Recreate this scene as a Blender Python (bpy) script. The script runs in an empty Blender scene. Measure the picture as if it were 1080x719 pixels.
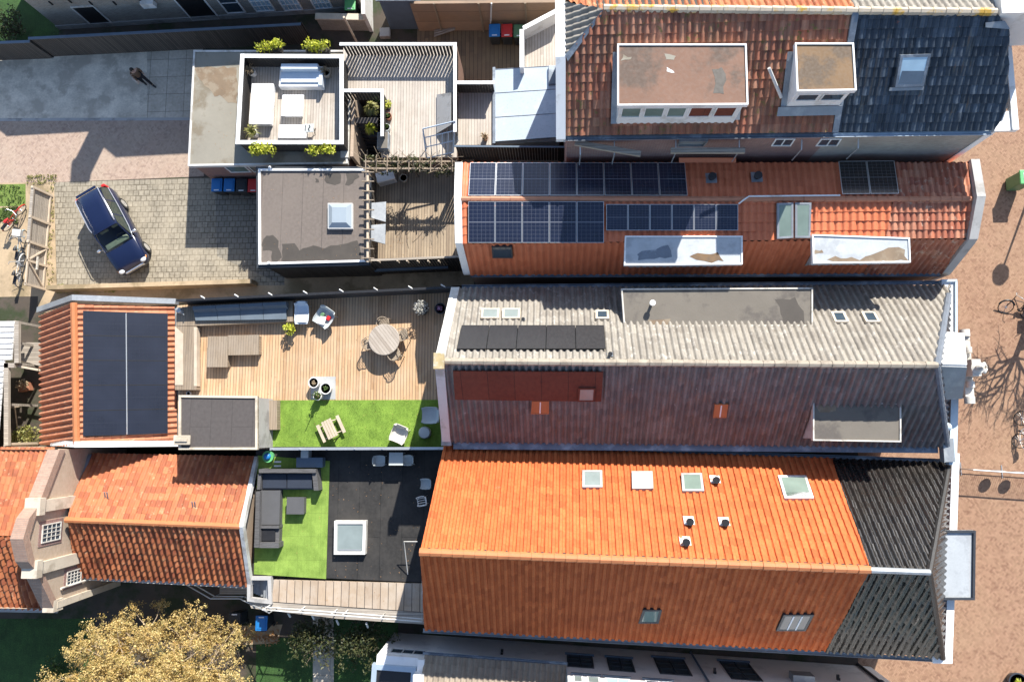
import bpy, bmesh, math, random
from mathutils import Vector, Matrix
RND = random.Random(11)
SC = bpy.context.scene
COL = SC.collection
PI = math.pi

# ---------------------------------------------------------------- camera model
# The drone stands 35.7 m above the paving, looking nearly straight down.
FPX, HCAM = 750.0, 35.7
NADX, NADY, CX, CY = 585.0, 450.0, 540.0, 359.5
_n = -Vector((NADX - CX, -(NADY - CY), -FPX)).normalized()      # world up in camera axes
_x = Vector((1, 0, 0)) - _n * _n.x
_x.normalize()
_y = _n.cross(_x)
RM = Matrix((_x, _y, _n))                                        # camera -> world
CAMP = Vector((0, 0, HCAM))

def ray(px, py):
    return RM @ Vector(((px - CX) / FPX, -(py - CY) / FPX, -1.0))

def U(px, py, z=0.0):
    """the point seen at a photograph position, at a known real height"""
    d = ray(px, py)
    return CAMP + d * ((z - HCAM) / d.z)

def UP(px, py, p0, n):
    """the point seen at a photograph position, on a known plane"""
    d = ray(px, py)
    return CAMP + d * ((p0 - CAMP).dot(n) / d.dot(n))

def nrm(pts):
    n = Vector((0, 0, 0))
    for i in range(len(pts)):
        a, b = pts[i], pts[(i + 1) % len(pts)]
        n += Vector(((a.y - b.y) * (a.z + b.z), (a.z - b.z) * (a.x + b.x), (a.x - b.x) * (a.y + b.y)))
    return n.normalized()

def upn(pts):
    n = nrm(pts)
    return n if n.z >= 0 else -n

V = Vector
def lerp(a, b, t): return a + (b - a) * t

# ---------------------------------------------------------------- mesh builder
class MB:
    def __init__(s):
        s.v = []; s.f = []; s.uv = []; s.mi = []; s.sm = []
    def face(s, pts, uv=None, mi=0, smooth=False):
        i = len(s.v)
        s.v += [V(p) for p in pts]
        s.f.append(tuple(range(i, i + len(pts))))
        if uv is None:
            n = nrm(pts) if len(pts) > 2 else V((0, 0, 1))
            if abs(n.z) > 0.75:
                uv = [(p[0], p[1]) for p in pts]
            else:
                t = V((0, 0, 1)).cross(n)
                t = t.normalized() if t.length > 1e-6 else V((1, 0, 0))
                uv = [(V(p).dot(t), p[2]) for p in pts]
        s.uv.append(uv); s.mi.append(mi); s.sm.append(smooth)
    def prism(s, pts, z0, z1, mi=0, bottom=False):
        """upright prism on a plan outline; z0/z1 numbers or lists"""
        n = len(pts)
        area = sum(pts[i][0] * pts[(i + 1) % n][1] - pts[(i + 1) % n][0] * pts[i][1] for i in range(n))
        idx = list(range(n)) if area > 0 else list(range(n))[::-1]
        lo = z0 if isinstance(z0, (list, tuple)) else [z0] * n
        hi = z1 if isinstance(z1, (list, tuple)) else [z1] * n
        b = [V((pts[i][0], pts[i][1], lo[i])) for i in idx]
        t = [V((pts[i][0], pts[i][1], hi[i])) for i in idx]
        s.face(t, mi=mi)
        if bottom: s.face(b[::-1], mi=mi)
        for i in range(n):
            j = (i + 1) % n
            s.face([b[i], b[j], t[j], t[i]], mi=mi)
    def hexa(s, b, t, mi=0):
        """8-corner solid from bottom quad and top quad (same order, ccw from above)"""
        s.face(t, mi=mi); s.face(b[::-1], mi=mi)
        for i in range(4):
            j = (i + 1) % 4
            s.face([b[i], b[j], t[j], t[i]], mi=mi)
    def obox(s, o, ax, ay, az, mi=0):
        o, ax, ay, az = V(o), V(ax), V(ay), V(az)
        if ax.cross(ay).dot(az) < 0: ax, ay = ay, ax
        b = [o, o + ax, o + ax + ay, o + ay]
        s.hexa(b, [p + az for p in b], mi)
    def box(s, c, sx, sy, sz, rz=0.0, mi=0):
        """box standing on c"""
        ca, sa = math.cos(rz), math.sin(rz)
        ax = V((ca * sx, sa * sx, 0)); ay = V((-sa * sy, ca * sy, 0))
        s.obox(V(c) - ax / 2 - ay / 2, ax, ay, V((0, 0, sz)), mi)
    def bbox(s, c, sx, sy, sz, r=0.03, rz=0.0, mi=0):
        """box standing on c with bevelled edges"""
        bm = bmesh.new()
        bmesh.ops.create_cube(bm, size=1.0)
        bmesh.ops.scale(bm, verts=bm.verts, vec=(sx, sy, sz))
        bmesh.ops.bevel(bm, geom=bm.edges[:], offset=min(r, sx * .45, sy * .45, sz * .45), segments=2, affect='EDGES', profile=0.6)
        M = Matrix.Translation(V(c) + V((0, 0, sz / 2))) @ Matrix.Rotation(rz, 4, 'Z')
        for f in bm.faces:
            s.face([M @ v.co for v in f.verts], mi=mi)
        bm.free()
    def slab(s, q, t, off=0.0, mi=0):
        """flat panel: polygon q pushed along its upward normal from off to off+t"""
        n = upn(q)
        if nrm(q).dot(n) < 0: q = q[::-1]
        a = [V(p) + n * off for p in q]; b = [V(p) + n * (off + t) for p in q]
        s.face(b, mi=mi); s.face(a[::-1], mi=mi)
        m = len(q)
        for i in range(m):
            j = (i + 1) % m
            s.face([a[i], a[j], b[j], b[i]], mi=mi)
    def ring(s, q, w, t, off=0.0, mi=0):
        """frame round quad q, width w inwards, thickness t along the normal"""
        n = upn(q)
        if nrm(q).dot(n) < 0: q = q[::-1]
        inn = inset(q, w)
        for i in range(4):
            j = (i + 1) % 4
            s.slab([q[i], q[j], inn[j], inn[i]], t, off, mi)
        return inn
    def tube(s, pts, r, n=8, mi=0, cap=True, smooth=True):
        pts = [V(p) for p in pts]
        rs = r if isinstance(r, (list, tuple)) else [r] * len(pts)
        rings = []
        prev = None
        for i, p in enumerate(pts):
            d = (pts[min(i + 1, len(pts) - 1)] - pts[max(i - 1, 0)])
            d = d.normalized() if d.length > 1e-9 else V((0, 0, 1))
            if prev is None:
                a = d.orthogonal().normalized()
            else:
                a = prev - d * prev.dot(d)
                a = a.normalized() if a.length > 1e-6 else d.orthogonal().normalized()
            prev = a
            b = d.cross(a)
            rings.append([p + (a * math.cos(2 * PI * k / n) + b * math.sin(2 * PI * k / n)) * rs[i] for k in range(n)])
        for i in range(len(rings) - 1):
            for k in range(n):
                l = (k + 1) % n
                s.face([rings[i][k], rings[i][l], rings[i + 1][l], rings[i + 1][k]], mi=mi, smooth=smooth)
        if cap:
            s.face(rings[0][::-1], mi=mi); s.face(rings[-1], mi=mi)
    def lathe(s, c, prof, n=20, mi=0, smooth=True):
        c = V(c)
        rings = [[c + V((r * math.cos(2 * PI * k / n), r * math.sin(2 * PI * k / n), z)) for k in range(n)] for r, z in prof]
        for i in range(len(rings) - 1):
            for k in range(n):
                l = (k + 1) % n
                s.face([rings[i][k], rings[i][l], rings[i + 1][l], rings[i + 1][k]], mi=mi, smooth=smooth)
        s.face(rings[-1], mi=mi)
        s.face(rings[0][::-1], mi=mi)
    def ell(s, c, rx, ry, rz, nu=12, nv=7, mi=0, jit=0.0):
        c = V(c)
        g = []
        for j in range(nv + 1):
            th = PI * j / nv - PI / 2
            g.append([c + V((rx * math.cos(th) * math.cos(2 * PI * k / nu), ry * math.cos(th) * math.sin(2 * PI * k / nu), rz * math.sin(th))) * 1.0
                      for k in range(nu)])
        if jit:
            g = [[p + V((RND.uniform(-jit, jit), RND.uniform(-jit, jit), RND.uniform(-jit, jit))) for p in row] for row in g]
        for j in range(nv):
            for k in range(nu):
                l = (k + 1) % nu
                s.face([g[j][k], g[j][l], g[j + 1][l], g[j + 1][k]], mi=mi, smooth=True)
    def leaves(s, c, rad, n, size, flat=0.0, shell=0.0, mi=0):
        """many small leaf faces in an ellipsoid"""
        c = V(c)
        for _ in range(n):
            while True:
                p = V((RND.uniform(-1, 1), RND.uniform(-1, 1), RND.uniform(-1, 1)))
                if shell < p.length < 1: break
            p = c + V((p.x * rad[0], p.y * rad[1], p.z * rad[2]))
            s.leaf(p, size * RND.uniform(.6, 1.4), flat, mi)
    def leaf(s, p, sz, flat=0.0, mi=0):
        d = V((RND.gauss(0, 1), RND.gauss(0, 1), RND.gauss(0, 1) + flat)).normalized()
        a = d.orthogonal().normalized()
        a = (Matrix.Rotation(RND.uniform(0, 6.28), 3, d) @ a) * sz
        b = d.cross(a) * .55
        s.face([p - a, p + b, p + a, p - b], uv=[(p.x, p.y)] * 4, mi=mi)
    def blades(s, c, n, h, spread, w=0.02, mi=0):
        """arching pointed leaves from one spot (yucca, grass tuft)"""
        c = V(c)
        for _ in range(n):
            a = RND.uniform(0, 2 * PI); k = RND.uniform(.4, 1)
            d = V((math.cos(a), math.sin(a), 0))
            t = V((-d.y, d.x, 0)) * w
            hh = h * RND.uniform(.6, 1.1); sp = spread * k
            m = c + d * sp * .5 + V((0, 0, hh * .8)); e = c + d * sp + V((0, 0, hh * (1 - .5 * k)))
            s.face([c - t, c + t, m + t, m - t], mi=mi); s.face([m - t, m + t, e], mi=mi)
    def build(s, name, mats, parent=None, merge=False):
        if not isinstance(mats, (list, tuple)): mats = [mats]
        off = V((0, 0, 0))
        if parent is not None: off = ROOT[parent.name]
        me = bpy.data.meshes.new(name)
        me.from_pydata([tuple(p - off) for p in s.v], [], s.f)
        uvl = me.uv_layers.new(name='UVMap')
        flat = []
        for u in s.uv:
            for q in u: flat += [q[0], q[1]]
        uvl.data.foreach_set('uv', flat)
        me.polygons.foreach_set('material_index', s.mi)
        for m in mats: me.materials.append(m)
        bm = bmesh.new(); bm.from_mesh(me)
        bmesh.ops.remove_doubles(bm, verts=bm.verts, dist=0.0004)
        for f in bm.faces: f.smooth = False
        bm.to_mesh(me); bm.free()
        if any(s.sm):
            sm = s.sm
            if len(sm) == len(me.polygons):
                me.polygons.foreach_set('use_smooth', sm)
            else:
                me.polygons.foreach_set('use_smooth', [True] * len(me.polygons))
            me.set_sharp_from_angle(angle=math.radians(43))
        me.update()
        o = bpy.data.objects.new(name, me)
        COL.objects.link(o)
        if parent is not None:
            o.parent = parent
            ROOT[o.name] = off
        else:
            ROOT[o.name] = V((0, 0, 0))
        return o

ROOT = {}
def inset(q, w):
    """shrink a planar polygon by w"""
    n = nrm(q); m = len(q); out = []
    for i in range(m):
        a, b, c = q[i - 1], q[i], q[(i + 1) % m]
        e1 = (b - a).normalized(); e2 = (c - b).normalized()
        n1 = n.cross(e1); n2 = n.cross(e2)
        k = 1 + n1.dot(n2)
        out.append(b + (n1 + n2) * (w / max(k, .2)))
    return out

def tag(o, label, cat, group=None, kind=None):
    if label: o['label'] = label
    if cat: o['category'] = cat
    if group: o['group'] = group
    if kind: o['kind'] = kind
    return o

def thing(name, label, cat, loc, group=None, rz=0.0):
    o = bpy.data.objects.new(name, None)
    COL.objects.link(o)
    o.location = loc; o.rotation_euler = (0, 0, rz)
    o.empty_display_size = .3
    ROOT[o.name] = V(loc)
    return tag(o, label, cat, group)

def proto(name, label, cat, group=None):
    return thing(name, label, cat, (0, 0, 0), group)

def dup(o, loc, rz=0.0, label=None, scale=None):
    """a copy of a thing with copies of its parts and sub-parts"""
    def cp(src, par):
        c = src.copy(); COL.objects.link(c)
        if par is not None: c.parent = par
        for ch in [x for x in bpy.data.objects if x.parent == src]:
            cp(ch, c)
        return c
    r = cp(o, None)
    r.location = loc; r.rotation_euler = (0, 0, rz)
    if scale: r.scale = scale
    if label: r['label'] = label
    return r

def put(o, loc, rz=0.0):
    o.location = loc; o.rotation_euler = (0, 0, rz); return o

def struct(name, mb, mat):
    return tag(mb.build(name, mat), None, None, kind='structure')

# ---------------------------------------------------------------- materials
class NT:
    def __init__(s, name):
        s.m = bpy.data.materials.new(name); s.m.use_nodes = True
        s.t = s.m.node_tree; s.t.nodes.clear()
        s.out = s.n('ShaderNodeOutputMaterial'); s.b = s.n('ShaderNodeBsdfPrincipled')
        s.l(s.b, 0, s.out, 0)
    def n(s, k, **kw):
        x = s.t.nodes.new(k)
        for a, v in kw.items(): setattr(x, a, v)
        return x
    def l(s, a, ai, b, bi):
        s.t.links.new(a.outputs[ai], b.inputs[bi])
    def math(s, op, a, b=None, c=None):
        x = s.n('ShaderNodeMath', operation=op)
        for i, q in enumerate((a, b, c)):
            if q is None: continue
            if isinstance(q, (int, float)): x.inputs[i].default_value = q
            else: s.t.links.new(q, x.inputs[i])
        return x.outputs[0]
    def noise(s, vec, scale, detail=4, rough=.55):
        x = s.n('ShaderNodeTexNoise'); x.inputs['Scale'].default_value = scale
        x.inputs['Detail'].default_value = detail; x.inputs['Roughness'].default_value = rough
        if vec is not None: s.t.links.new(vec, x.inputs['Vector'])
        return x.outputs['Fac']
    def ramp(s, fac, stops, const=False):
        x = s.n('ShaderNodeValToRGB')
        e = x.color_ramp.elements
        while len(e) < len(stops): e.new(0.5)
        for i, (p, c) in enumerate(stops):
            e[i].position = p; e[i].color = c if len(c) == 4 else (*c, 1)
        if const: x.color_ramp.interpolation = 'CONSTANT'
        s.t.links.new(fac, x.inputs[0])
        return x.outputs[0]
    def mix(s, fac, a, b, mode='MIX'):
        x = s.n('ShaderNodeMix', data_type='RGBA', blend_type=mode)
        for i, q in ((0, fac), (6, a), (7, b)):
            if isinstance(q, (int, float)): x.inputs[i].default_value = q
            elif isinstance(q, tuple): x.inputs[i].default_value = q if len(q) == 4 else (*q, 1)
            else: s.t.links.new(q, x.inputs[i])
        return x.outputs[2]
    def obj(s):
        return s.n('ShaderNodeTexCoord').outputs['Object']
    def uvc(s):
        return s.n('ShaderNodeTexCoord').outputs['UV']
    def mapped(s, vec, scale=(1, 1, 1), rot=(0, 0, 0), loc=(0, 0, 0)):
        x = s.n('ShaderNodeMapping')
        x.inputs['Scale'].default_value = scale; x.inputs['Rotation'].default_value = rot; x.inputs['Location'].default_value = loc
        s.t.links.new(vec, x.inputs['Vector']); return x.outputs[0]
    def fin(s, col, rough=.7, metal=0.0, bump=None, bstr=.3, bdist=.02, spec=None):
        for inp, q in (('Base Color', col), ('Roughness', rough), ('Metallic', metal)):
            if isinstance(q, (int, float)): s.b.inputs[inp].default_value = q
            elif isinstance(q, tuple): s.b.inputs[inp].default_value = q if len(q) == 4 else (*q, 1)
            else: s.t.links.new(q, s.b.inputs[inp])
        if spec is not None: s.b.inputs['Specular IOR Level'].default_value = spec
        if bump is not None:
            x = s.n('ShaderNodeBump'); x.inputs['Strength'].default_value = bstr; x.inputs['Distance'].default_value = bdist
            s.t.links.new(bump, x.inputs['Height']); s.l(x, 0, s.b, s.b.inputs.find('Normal'))
        return s.m

def sc(c, k): return tuple(min(1, x * k) for x in c)

def paint(name, c, rough=.6, var=.12, scale=1.3, metal=0.0, c2=None, c2amt=.0, bump=0.0, spec=None, streak=False):
    """worn single-colour surface: broad and fine blotches, optional stains of a second colour"""
    t = NT(name); o = t.obj()
    if streak: o = t.mapped(o, (1, 1, .25))
    a = t.noise(o, scale, 5); b = t.noise(o, scale * 9, 3)
    f = t.math('ADD', t.math('MULTIPLY', a, .65), t.math('MULTIPLY', b, .35))
    col = t.ramp(f, [(.3, sc(c, 1 - var)), (.7, sc(c, 1 + var))])
    if c2:
        g = t.noise(o, scale * .7, 6, .65)
        m = t.ramp(g, [(.58 - c2amt * .3, (0, 0, 0)), (.66 - c2amt * .22, (1, 1, 1))])
        col = t.mix(m, col, c2)
    rr = t.ramp(b, [(.3, (rough * .85,) * 3), (.7, (min(1, rough * 1.12),) * 3)])
    return t.fin(col, rr, metal, b if bump else None, bump, .02, spec)

def bricks(name, c1, c2, mortar, bw, bh, ms=.012, rough=.85, rot=0.0, offset=.5, dirt=None, dscale=.5, damt=.5, bias=0.0, wear=.3):
    t = NT(name); u = t.uvc()
    if rot: u = t.mapped(u, rot=(0, 0, rot))
    x = t.n('ShaderNodeTexBrick'); t.t.links.new(u, x.inputs['Vector'])
    x.offset = offset
    x.inputs['Color1'].default_value = (*c1, 1); x.inputs['Color2'].default_value = (*c2, 1); x.inputs['Mortar'].default_value = (*mortar, 1)
    x.inputs['Scale'].default_value = 1; x.inputs['Brick Width'].default_value = bw; x.inputs['Row Height'].default_value = bh
    x.inputs['Mortar Size'].default_value = ms; x.inputs['Bias'].default_value = bias; x.inputs['Mortar Smooth'].default_value = .2
    n = t.noise(u, dscale, 6, .6); n2 = t.noise(u, 7, 4)
    col = t.mix(wear, x.outputs['Color'], t.ramp(n2, [(.25, (.25, .25, .25)), (.75, (.8, .8, .8))]), 'SOFT_LIGHT')
    if dirt:
        m = t.ramp(n, [(.42, (0, 0, 0)), (.68, (damt,) * 3)])
        col = t.mix(m, col, dirt)
    return t.fin(col, rough, 0, x.outputs['Fac'], .35, -.01)

def herring(name, c1, c2, c3, mortar, bw=.2, bh=.1, dirt=None, damt=.4):
    """herringbone-like clinker paving: two brick layers at right angles, swapped in small diagonal zigzags"""
    t = NT(name); u = t.mapped(t.uvc(), rot=(0, 0, PI / 4))
    sp = t.n('ShaderNodeSeparateXYZ'); t.t.links.new(u, sp.inputs[0])
    # herringbone id: integer trick on a bh grid
    gx = t.math('FLOOR', t.math('DIVIDE', sp.outputs[0], bh)); gy = t.math('FLOOR', t.math('DIVIDE', sp.outputs[1], bh))
    k = t.math('FLOORED_MODULO', t.math('SUBTRACT', gx, gy), 4.0)
    # k=0,1 horizontal pair; k=2,3 vertical pair
    ish = t.math('LESS_THAN', k, 1.5)
    k1 = t.math('COMPARE', k, 1.0, .1); k3 = t.math('COMPARE', k, 2.0, .1)
    ix = t.math('SUBTRACT', gx, k1); iy = t.math('SUBTRACT', gy, k3)
    cb = t.n('ShaderNodeCombineXYZ'); t.t.links.new(ix, cb.inputs[0]); t.t.links.new(iy, cb.inputs[1]); t.t.links.new(ish, cb.inputs[2])
    wn = t.n('ShaderNodeTexWhiteNoise'); t.t.links.new(cb.outputs[0], wn.inputs['Vector'])
    col = t.ramp(wn.outputs['Value'], [(.0, c1), (.5, c2), (1., c3)])
    fx = t.math('FRACT', t.math('DIVIDE', sp.outputs[0], bh)); fy = t.math('FRACT', t.math('DIVIDE', sp.outputs[1], bh))
    ex = t.math('LESS_THAN', t.math('MINIMUM', fx, t.math('SUBTRACT', 1, fx)), .07)
    ey = t.math('LESS_THAN', t.math('MINIMUM', fy, t.math('SUBTRACT', 1, fy)), .07)
    long_e = t.math('ADD', t.math('MULTIPLY', ish, ey), t.math('MULTIPLY', t.math('SUBTRACT', 1, ish), ex))
    col = t.mix(t.math('MULTIPLY', long_e, .7), col, mortar)
    n = t.noise(u, .35, 7, .65); n2 = t.noise(u, 2.2, 5)
    col = t.mix(.3, col, t.ramp(n2, [(.3, (.36, .36, .36)), (.7, (.66, .66, .66))]), 'SOFT_LIGHT')
    if dirt:
        col = t.mix(t.ramp(n, [(.45, (0, 0, 0)), (.7, (damt,) * 3)]), col, dirt)
    return t.fin(col, .85, 0, long_e, .3, -.01)

def planks(name, c1, c2, c3, w=.14, L=3.2, rot=0.0, rough=.75, gap=.006, dark=(.02, .017, .014), gapk=.8, blotch=None, bamt=.5):
    """boards; each board with its own tone and grain"""
    t = NT(name); u = t.mapped(t.uvc(), rot=(0, 0, rot))
    sp = t.n('ShaderNodeSeparateXYZ'); t.t.links.new(u, sp.inputs[0])
    ry = t.math('DIVIDE', sp.outputs[1], w)
    row = t.math('FLOOR', ry); fr = t.math('FRACT', ry)
    w1 = t.n('ShaderNodeTexWhiteNoise', noise_dimensions='1D'); t.t.links.new(row, w1.inputs['W'])
    cx = t.math('FLOOR', t.math('ADD', t.math('DIVIDE', sp.outputs[0], L), w1.outputs['Value']))
    cb = t.n('ShaderNodeCombineXYZ'); t.t.links.new(row, cb.inputs[0]); t.t.links.new(cx, cb.inputs[1])
    wn = t.n('ShaderNodeTexWhiteNoise'); t.t.links.new(cb.outputs[0], wn.inputs['Vector'])
    col = t.ramp(wn.outputs['Value'], [(0, c1), (.5, c2), (1, c3)])
    gr = t.noise(t.mapped(u, (1.2, 30, 1)), 2.0, 4)
    col = t.mix(.5, col, t.ramp(gr, [(.3, (.28,) * 3), (.7, (.75,) * 3)]), 'SOFT_LIGHT')
    n = t.noise(u, .9, 6, .6)
    if blotch: col = t.mix(t.ramp(n, [(.4, (0, 0, 0)), (.66, (bamt,) * 3)]), col, blotch)
    e = t.math('LESS_THAN', t.math('MINIMUM', fr, t.math('SUBTRACT', 1, fr)), gap / w)
    col = t.mix(t.math('MULTIPLY', e, gapk), col, dark)
    return t.fin(col, rough, 0, e, .4, -.01)

def tiles(name, pal, dark, damt=.5, lichen=None, lamt=.25, rough=.6, spec=.4, wscale=.55, mix2=.35, edge=None):
    """roof tiles: UV counts ribs and courses, so every tile has its own tone; broad weathering on top"""
    t = NT(name); u = t.uvc(); o = t.obj()
    fl = t.n('ShaderNodeVectorMath', operation='FLOOR'); t.t.links.new(u, fl.inputs[0])
    wn = t.n('ShaderNodeTexWhiteNoise', noise_dimensions='2D'); t.t.links.new(fl.outputs[0], wn.inputs['Vector'])
    k = len(pal)
    col = t.ramp(wn.outputs['Value'], [(i / max(1, k - 1), p) for i, p in enumerate(pal)])
    n = t.noise(o, wscale, 7, .65); n2 = t.noise(o, 9, 4, .6)
    col = t.mix(mix2, col, t.ramp(n2, [(.3, (.25,) * 3), (.7, (.75,) * 3)]), 'SOFT_LIGHT')
    col = t.mix(t.ramp(n, [(.4, (0, 0, 0)), (.7, (damt,) * 3)]), col, dark)
    # grime caught in the channel of every rib
    sp = t.n('ShaderNodeSeparateXYZ'); t.t.links.new(u, sp.inputs[0])
    if lichen:
        n3 = t.noise(o, 3.2, 6, .7)
        col = t.mix(t.ramp(n3, [(.60 - lamt * .25, (0, 0, 0)), (.66 - lamt * .1, (.9,) * 3)]), col, lichen)
    rr = t.ramp(n2, [(.3, (rough * .8,) * 3), (.7, (min(1, rough * 1.2),) * 3)])
    return t.fin(col, rr, 0, n2, .15, .01, spec)

def pvmat(name, nx, ny, cell, line, rough=.12, busw=.018, fine=True):
    """solar cells: UV 0..1 over one panel"""
    t = NT(name); u = t.uvc()
    sp = t.n('ShaderNodeSeparateXYZ'); t.t.links.new(u, sp.inputs[0])
    fx = t.math('FRACT', t.math('MULTIPLY', sp.outputs[0], nx)); fy = t.math('FRACT', t.math('MULTIPLY', sp.outputs[1], ny))
    ex = t.math('LESS_THAN', t.math('MINIMUM', fx, t.math('SUBTRACT', 1, fx)), busw)
    ey = t.math('LESS_THAN', t.math('MINIMUM', fy, t.math('SUBTRACT', 1, fy)), busw)
    em = t.math('LESS_THAN', t.math('ABSOLUTE', t.math('SUBTRACT', sp.outputs[1], .5)), .011)
    e = t.math('MAXIMUM', t.math('MAXIMUM', ex, ey), em)
    n = t.noise(t.obj(), .8, 3)
    c = t.mix(t.ramp(n, [(.3, (0, 0, 0)), (.7, (1, 1, 1))]), cell, sc(cell, 1.5))
    if fine:
        fb = t.math('FRACT', t.math('MULTIPLY', sp.outputs[0], nx * 4))
        c = t.mix(t.math('MULTIPLY', t.math('LESS_THAN', fb, .12), .25), c, line)
    c = t.mix(t.math('MULTIPLY', e, .75), c, line)
    return t.fin(c, rough, 0, spec=.6)

def leafmat(name, pal, rough=.55, trans=.25):
    t = NT(name)
    g = t.n('ShaderNodeNewGeometry')
    col = t.ramp(g.outputs['Random Per Island'], [(i / max(1, len(pal) - 1), p) for i, p in enumerate(pal)])
    n = t.noise(t.obj(), 1.3, 4)
    col = t.mix(.75, col, t.ramp(n, [(.32, (.2,) * 3), (.68, (.78,) * 3)]), 'SOFT_LIGHT')
    t.fin(col, rough)
    tr = t.n('ShaderNodeBsdfTranslucent'); t.t.links.new(col, tr.inputs[0])
    mx = t.n('ShaderNodeMixShader'); mx.inputs[0].default_value = trans
    t.l(t.b, 0, mx, 1); t.l(tr, 0, mx, 2); t.l(mx, 0, t.out, 0)
    return t.m

def glassmat(name, c=(.03, .045, .06), rough=.06):
    t = NT(name); n = t.noise(t.obj(), 1.5, 3)
    return t.fin(t.mix(n, c, sc(c, 1.8)), rough, 0, spec=.8)

def turfmat(name, c1, c2, c3, scale=30, seam=None):
    t = NT(name); o = t.obj()
    a = t.noise(o, scale, 3, .7); b = t.noise(o, 1.4, 7, .65); 
    col = t.ramp(a, [(.25, c1), (.5, c2), (.75, c3)])
    col = t.mix(.85, col, t.ramp(b, [(.32, (.27,) * 3), (.68, (.72,) * 3)]), 'SOFT_LIGHT')
    wv = t.noise(t.mapped(o, (9, 1.2, 1)), 1.0, 3)
    col = t.mix(.4, col, t.ramp(wv, [(.35, (.35,) * 3), (.65, (.62,) * 3)]), 'SOFT_LIGHT')
    if seam:
        sp = t.n('ShaderNodeSeparateXYZ'); t.t.links.new(o, sp.inputs[0])
        fy = t.math('FRACT', t.math('DIVIDE', sp.outputs[1], seam)); fx = t.math('FRACT', t.math('DIVIDE', sp.outputs[0], seam))
        e = t.math('MAXIMUM', t.math('LESS_THAN', fy, .015), t.math('LESS_THAN', fx, .015))
        col = t.mix(t.math('MULTIPLY', e, .45), col, sc(c1, .5))
    return t.fin(col, .9, 0, a, .8, .03)

# ---------------------------------------------------------------- roof tiles in relief
def tileface(mb, poly, eave, rib=.25, row=.34, amp=.04, step=.025, sub=8, u0=0.0, off=.0, jit=.006, flat=False):
    """pantile surface over a convex polygon. eave: (a,b) the direction ribs are counted along"""
    n = upn(poly)
    ud = (eave[1] - eave[0]); ud = (ud - n * ud.dot(n)).normalized()
    vd = n.cross(ud)
    if vd.z < 0: vd = -vd
    o = poly[0] if eave[0] is None else eave[0]
    us = [(p - o).dot(ud) for p in poly]; vs = [(p - o).dot(vd) for p in poly]
    r0 = math.floor((min(us) - .01) / rib) ; r1 = math.ceil((max(us) + .01) / rib)
    c0 = math.floor((min(vs) - .01) / row); c1 = math.ceil((max(vs) + .01) / row)
    bm = bmesh.new(); uvl = bm.loops.layers.uv.new('UVMap')
    base = sum(((p - o).dot(n) for p in poly)) / len(poly) + off
    prof = []
    for k in range(sub + 1):
        x = k / sub
        prof.append(amp * 1.45 * ((max(0, math.sin(PI * x / .66)) ** .8 if x < .66 else 0) - (.12 * math.sin(PI * (x - .66) / .34) if x > .66 else 0) - .35))
    if flat:
        prof = [amp * (1.0 if .05 < k / sub < .62 else (-.15 if k / sub in (0, 1) else -.3)) + amp * .12 * math.sin(PI * min(1, (k / sub) / .62)) for k in range(sub + 1)]
        prof[-1] = prof[0]
    grid = {}
    jt = {}
    for c in range(c0, c1):
        for r in range(r0, r1):
            jt[(r, c)] = (RND.gauss(0, jit), RND.gauss(0, jit))
    for c in range(c0, c1):
        for e in (0, 1):
            for r in range(r0, r1):
                for k in range(sub + 1):
                    if k == sub and r < r1 - 1: continue
                    x = (r + k / sub) * rib
                    y = (c + (e * .97)) * row
                    h = base + prof[k] + (step if e == 0 else 0) + jt[(r, c)][e]
                    grid[(c, e, r * sub + k)] = bm.verts.new(o + ud * x + vd * y + n * h)
    lo, hi = r0 * sub, r1 * sub
    def addf(k1, k2, cc, i):
        f = bm.faces.new((grid[(*k1, i)], grid[(*k1, i + 1)], grid[(*k2, i + 1)], grid[(*k2, i)]))
        f.smooth = True
        cu = math.floor(i / sub) + .5 + (i % sub - sub / 2) / sub * .9
        for lp in f.loops: lp[uvl].uv = (cu + u0, cc + .5)
    for c in range(c0, c1):
        for i in range(lo, hi):
            addf((c, 0), (c, 1), c, i)
            if c < c1 - 1: addf((c, 1), (c + 1, 0), c, i)
    # clip to the polygon
    ctr = sum(poly, V((0, 0, 0))) / len(poly)
    for i in range(len(poly)):
        a, b = poly[i], poly[(i + 1) % len(poly)]
        if (b - a).length < 1e-5: continue
        pn = n.cross(b - a).normalized()
        if (ctr - a).dot(pn) > 0: pn = -pn
        g = bm.verts[:] + bm.edges[:] + bm.faces[:]
        bmesh.ops.bisect_plane(bm, geom=g, plane_co=a, plane_no=pn, clear_outer=True, dist=1e-5)
    bm.verts.ensure_lookup_table()
    i0 = len(mb.v)
    bm.verts.index_update()
    mb.v += [v.co.copy() for v in bm.verts]
    for f in bm.faces:
        mb.f.append(tuple(i0 + v.index for v in f.verts))
        mb.uv.append([tuple(lp[uvl].uv) for lp in f.loops]); mb.mi.append(0); mb.sm.append(True)
    bm.free()

def ridgecaps(mb, a, b, r=.13, L=.4, n=8):
    """row of overlapping half-round ridge tiles"""
    a, b = V(a), V(b)
    d = b - a; k = max(1, round(d.length / L)); d = d / k
    for i in range(k):
        p = a + d * i
        j = RND.uniform(-.008, .008)
        mb.tube([p - d * .03 + V((0, 0, j)), p + d * .94 + V((0, 0, j)), p + d * 1.04 + V((0, 0, j))], [r * 1.06, r * .93, r * .9], n)
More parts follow.
